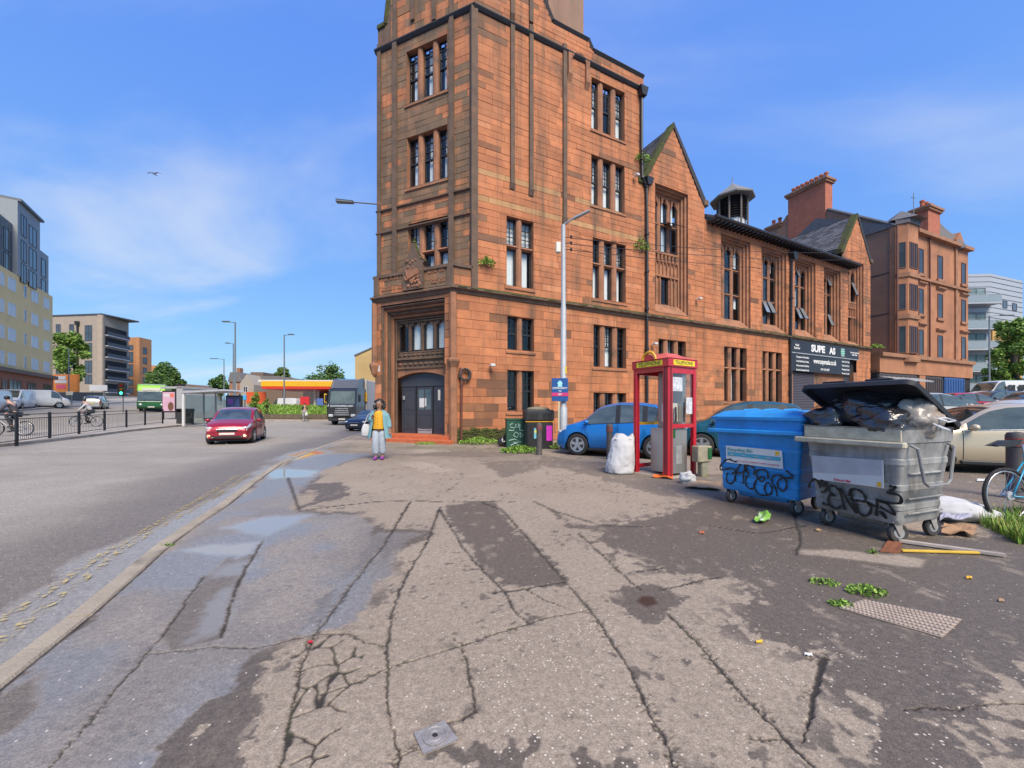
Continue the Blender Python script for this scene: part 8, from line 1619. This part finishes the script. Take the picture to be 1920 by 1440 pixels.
def simple_person(root, pelvis, chest, head, arms, legs, top, bot, shoe, hair=M_hair, helmet=None, skinm=None):
    skinm = skinm or mat('skin_fair', (.50, .29, .21), .55); pv, cv, hv = (Vector(q) for q in (pelvis, chest, head)); sh = []
    ch_ = [[(*pv, .11), (*pv.lerp(cv, .5), .105), (*cv, .12), (*cv.lerp(hv, .55), .05), (*(hv - Vector((0, 0, .05))), .065), (*hv, .085), (*(hv + Vector((0, 0, .07))), .055)]]
    for a in arms: ch_.append([(*cv, .12), (*a[0], .05), (*a[1], .04), (*a[2], .03)]); d_ = Vector(a[2]) - Vector(a[1]); ch_ += fingers(a[2], d_, 1)
    for l in legs: ch_.append([(*pv, .11), (*l[0], .085), (*l[1], .055), (*l[2], .04), (*l[3], .035)])
    skin('body', ch_, skinm, root)
    skin('jacket', [[(*(pv + Vector((0, 0, .02))), .125), (*pv.lerp(cv, .5), .125), (*cv, .14), (*cv.lerp(hv, .35), .07)]] + [[(*cv, .14), (*a[0], .065), (*a[1], .055), (*Vector(a[1]).lerp(Vector(a[2]), .8), .045)] for a in arms], top, root)
    skin('trousers', [[(*pv, .13), (*l[0], .10), (*l[1], .072), (*l[2], .058)] for l in legs], bot, root)
    for l in legs: m = MB(); c = (Vector(l[2]) + Vector(l[3])) / 2; m.ball(tuple(c - Vector((0, 0, .01))), (.05, .05, .045), 10, 6); m.ball(l[3], (.045, .06, .035), 10, 6); m.build('shoe', shoe, root, smooth=True)
    m = MB(); m.ball(tuple(hv + Vector((0, .015, .03))), (.095, .10, .09), 12, 8); m.build('helmet' if helmet else 'hair', helmet or hair, root, smooth=True); return root
# pedestrian before the grass bank (facing left along the path)
p = G(571, 788.5); pd_ = thing('person', 'pedestrian in a dark jacket walking on the path before the grass bank', 'person', p, R(10)); M_jk = mat('black_jacket', (.03, .03, .035), .7); M_gt = mat('grey_trousers', (.30, .31, .34), .8)
simple_person(pd_, (0, 0, .92), (.02, -.02, 1.32), (.03, -.03, 1.58), [((-.17, 0, 1.34), (-.24, .05, 1.08), (-.2, -.12, .9)), ((.19, 0, 1.34), (.26, .0, 1.08), (.24, -.14, .92))], [((-.09, 0, .88), (-.1, -.1, .48), (-.1, .06, .1), (-.1, -.05, .05)), ((.09, 0, .88), (.1, .05, .48), (.1, .18, .12), (.1, .08, .05))], M_jk, M_gt, M_white); r_ = thing('carrier_bag', 'white carrier bag held by the pedestrian before the bank', 'bag', p + Vector((.25, -.15, .45))); m = MB(); loft(m, [[(x, y, z) for x, y in rrect(-w, -.05, w, .05, .045)] for z, w in ((0, .1), (.1, .14), (.3, .12), (.36, .06))]); m.build('pouch', M_white, r_, smooth=True); m = MB(); m.tube([(-.05, 0, .34), (0, 0, .5), (.05, 0, .34)], .01, 5); m.build('handle', M_white, r_)
def bike(loc, rz, label, col, r=.33, wb=1.02, group=None, full=True, tilt=0.0):
    b = thing('bicycle', label, 'bicycle', loc, rz, group); b.rotation_euler = (tilt, 0, rz)
    for nm, x in (('wheel', 0), ('wheel', wb)):
        m = MB(); m.tube([(x + (r - .018) * math.cos(t), 0, r + (r - .018) * math.sin(t)) for t in np.linspace(0, 6.2832, 41)], .019, 8, False); w = m.build(nm, M_rubber, b, smooth=True)
        m = MB(); m.tube([(x + (r - .045) * math.cos(t), 0, r + (r - .045) * math.sin(t)) for t in np.linspace(0, 6.2832, 41)], .012, 6, False); m.build('rim', M_alloy, w, smooth=True)
        m = MB()
        for k_ in range(28): a = 6.2832 * k_ / 28; m.tube([(x + .02 * math.cos(a + .9), .02 * (-1) ** k_, r + .02 * math.sin(a + .9)), (x + (r - .05) * math.cos(a), 0, r + (r - .05) * math.sin(a))], .0015, 3, False)
        m.build('spokes', M_chrome, w)['kind'] = 'stuff'; m = MB(); m.tube([(x, -.05, r), (x, .05, r)], .022, 8); m.build('hub', M_alloy, w)
    fm = mat('frame_' + col[0], col[1], .35, coat=.5); bbk = (.43, 0, .28); st = (.30, 0, .82); hd = (.86, 0, .86)
    m = MB()
    for a, c in ((bbk, st), (bbk, (.88, 0, .72)), ((.32, 0, .74), hd)): m.tube([a, c], .017, 8)
    for s_ in (-.05, .05): m.tube([(0, s_, r), (.43, s_ * .5, .28)], .010, 6); m.tube([(0, s_, r), (.32, s_ * .3, .74)], .009, 6); m.tube([(wb, s_, r), (.9, s_ * .8, .68)], .012, 6)
    m.tube([(.9, 0, .66), (.85, 0, .92)], .019, 8); m.build('frame', fm, b, smooth=True)
    m = MB(); m.tube([(.30, 0, .8), (.28, 0, .93)], .013, 6); sp_ = m.build('seat_post', M_alloy, b); m = MB(); m.prism([(-.1, .93), (.02, .97), (.18, .97), (.16, .94), (.0, .92)], -.05, .05, 1); m.build('saddle', M_black, b, bevel=.02)
    m = MB(); m.tube([(.82, -.28, .98), (.88, -.1, .97), (.86, 0, .96), (.88, .1, .97), (.82, .28, .98)], .013, 6); m.build('handlebar', M_black, b, smooth=True)
    m = MB(); m.lathe([(.03, -.045), (.09, -.04), (.09, -.036), (.03, -.036)], 20, (.43, 0, .28), 1); m.build('chainring', M_black, b); m = MB(); m.lathe([(.02, -.045), (.055, -.04), (.055, -.02), (.02, -.02)], 16, (0, 0, r), 1); m.build('cassette', M_galv, b)
    m = MB(); m.tube([(0, -.04, r + .05), (.43, -.04, .37)], .006, 4); m.tube([(0, -.04, r - .05), (.43, -.04, .19)], .006, 4); m.tube([(.43, -.06, .28), (.55, -.06, .16)], .01, 5); m.tube([(.43, .06, .28), (.31, .06, .40)], .01, 5); m.build('crank', M_black, b)
    return b
bike(G(1893, 982), R(6), 'blue bicycle at the right edge standing in the grass', ('cyan', (.02, .32, .50)), tilt=R(-4))
def cyclist(loc, rz, lb, lp_, col, top, bot, helmet=None):
    bike(loc, rz, lb, col); r = thing('person', lp_, 'person', loc, rz); z = .0
    simple_person(r, (.28, 0, 1.0), (.48, 0, 1.42), (.60, 0, 1.68), [((.48, -.18, 1.42), (.62, -.26, 1.18), (.82, -.24, 1.0)), ((.48, .18, 1.42), (.62, .26, 1.18), (.82, .24, 1.0))], [((.28, -.09, .97), (.60, -.11, .72), (.52, -.11, .24), (.64, -.11, .19)), ((.28, .09, .97), (.58, .11, .92), (.36, .11, .46), (.48, .11, .41))], top, bot, M_black, helmet=helmet)
p = G(14, 820); cyclist(on(p.x, p.y + .6, .03), R(196), 'white framed bicycle ridden behind the railing at the left edge', 'cyclist in a dark top riding left at the left edge', ('white', (.6, .6, .6)), mat('dark_top', (.05, .05, .06), .8), M_jk, None)
p = G(172, 801); cyclist(on(p.x, p.y + .3, .03), R(200), 'dark bicycle ridden behind the railing near the vans', 'cyclist in a pale vest and dark helmet behind the railing', ('dark', (.02, .02, .025)), mat('pale_vest', (.42, .43, .46), .8), M_jk, M_black)
# ------------------------------------------------------------------ weeds, grass, bird
def weed(px, py, r, h, n, label, seed, cols=GC, leaf=.03, loc=None):
    rr = random.Random(seed); o = loc if loc is not None else G(px, py); t = thing('weed', label, 'weed', o, group='weeds in the pavement'); m = MB()
    for i in range(n):
        a = rr.uniform(0, 6.283); q = r * rr.random() ** .6; p = Vector((q * math.cos(a) * 1.5, q * math.sin(a), 0)); hh = h * (1 - .6 * q / r) * rr.uniform(.3, 1.1); u = Vector((rr.uniform(-1, 1), rr.uniform(-1, 1), rr.uniform(.0, .9))).normalized(); w = u.cross(Vector((rr.uniform(-1, 1), rr.uniform(-1, 1), rr.uniform(-1, 1)))).normalized(); s = leaf * rr.uniform(.5, 1.2); c = p + Vector((0, 0, hh)); tt = rr.choice(cols); k_ = rr.uniform(.7, 1.3)
        m.add([tuple(c - u * s), tuple(c - w * s * .5), tuple(c + u * s), tuple(c + w * s * .5)], [(0, 1, 2, 3)], tuple(v * k_ for v in tt))
    m.build('leaves', M_leaf, t); m = MB()
    for i in range(6): a = rr.uniform(0, 6.283); m.tube([(0, 0, -.01), (r * .6 * math.cos(a), r * .6 * math.sin(a), h * .5)], .004, 4)
    m.build('stems', M_leaf, t)['kind'] = 'stuff'; return t
weed(1545, 1093, .07, .03, 160, 'low green weed furthest left above the inspection cover', 1, leaf=.014); weed(1624, 1112, .09, .06, 260, 'largest bright green weed at the corner of the inspection cover', 2, leaf=.018); weed(1577, 1135, .055, .04, 130, 'small green weed at the near left of the inspection cover', 3, leaf=.014); weed(1637, 1038, .03, .05, 50, 'tiny weed in front of the grey bin castor', 4, leaf=.014)
weed(975, 848, .42, .22, 900, 'leafy green weeds in front of the green street cabinet', 5, leaf=.05); weed(1045, 842, .18, .25, 200, 'weeds by the front wheel of the blue car', 6, leaf=.05); weed(900, 833, .55, .3, 800, 'weeds along the foot of the sandstone wall', 7, leaf=.05); weed(800, 833, .3, .10, 200, 'low weeds along the red steps', 8, leaf=.04); weed(315, 1023, .04, .03, 40, 'tiny green tuft on the kerb joint', 9, leaf=.012)
weed(912, 0, .25, .5, 260, 'fern growing from the wall above the balcony', 10, leaf=.06, loc=Vector(FR(*FR.at(911, 494)[:1], .1, FR.at(911, 494)[1])) + BL - Vector((0, 0, .2))); weed(0, 0, .3, .9, 260, 'fern growing beside the downpipe under the first gable', 11, leaf=.07, loc=Vector(FR(*FR.at(1199, 462)[:1], .12, FR.at(1199, 462)[1])) + BL - Vector((0, 0, .4))); weed(0, 0, .3, .7, 220, 'ferns at the top of the downpipe beside the gable roof', 12, leaf=.07, loc=Vector(FR(*FR.at(1200, 300)[:1], .12, FR.at(1200, 300)[1])) + BL - Vector((0, 0, .3))); weed(1642, 0, .4, .5, 200, 'plant growing on the wall between shop and tenement', 13, leaf=.08, loc=Vector(FR(*FR.at(1636, 650)[:1], .2, FR.at(1636, 650)[1])) + BL - Vector((0, 0, .2)))
m = MB(); rr = random.Random(8); pts = []
for i in range(2600):
    a = rr.random(); px, py = 1838 + 150 * rr.random(), 1022 - 55 * rr.random() ** 1.5 + 12 * rr.random() * 0
    if py > 985 + (px - 1838) * .5: continue
    q = G(px, py); pts.append((q.x, q.y, q.z))
blades(m, pts, rr, .17, GC + ((.30, .28, .10),), .006); tag(m.build('long_grass', M_leaf), 'long grass growing round the bicycle wheel at the right edge', 'grass', kind='stuff')
g_ = thing('gull', 'small gull gliding in the upper left sky', 'bird', P(289, 326, 60)); m = MB(); m.ball((0, 0, 0), (.12, .32, .10), 10, 8); m.ball((.02, -.34, .04), (.06, .1, .06), 8, 6); m.prism([(-.06, .28), (.06, .28), (.1, .5), (-.1, .5)], -.02, .02, 2); m.build('body', mat('gull_grey', (.22, .25, .30), .7), g_, smooth=True)
for sd in (-1, 1): m = MB(); m.add([(sd * .06, -.12, .04), (sd * .06, .12, .03), (sd * .6, .02, .18), (sd * .58, -.16, .19), (sd * 1.15, .10, .06), (sd * 1.05, -.02, .08), (sd * .06, 0, .0), (sd * .6, -.06, .15)], [(0, 1, 2, 3), (3, 2, 4, 5), (6, 1, 2, 7), (6, 0, 3, 7), (7, 2, 4), (7, 3, 5)]); m.build('wing', mat('gull_grey', (.2, .2, .2)), g_)
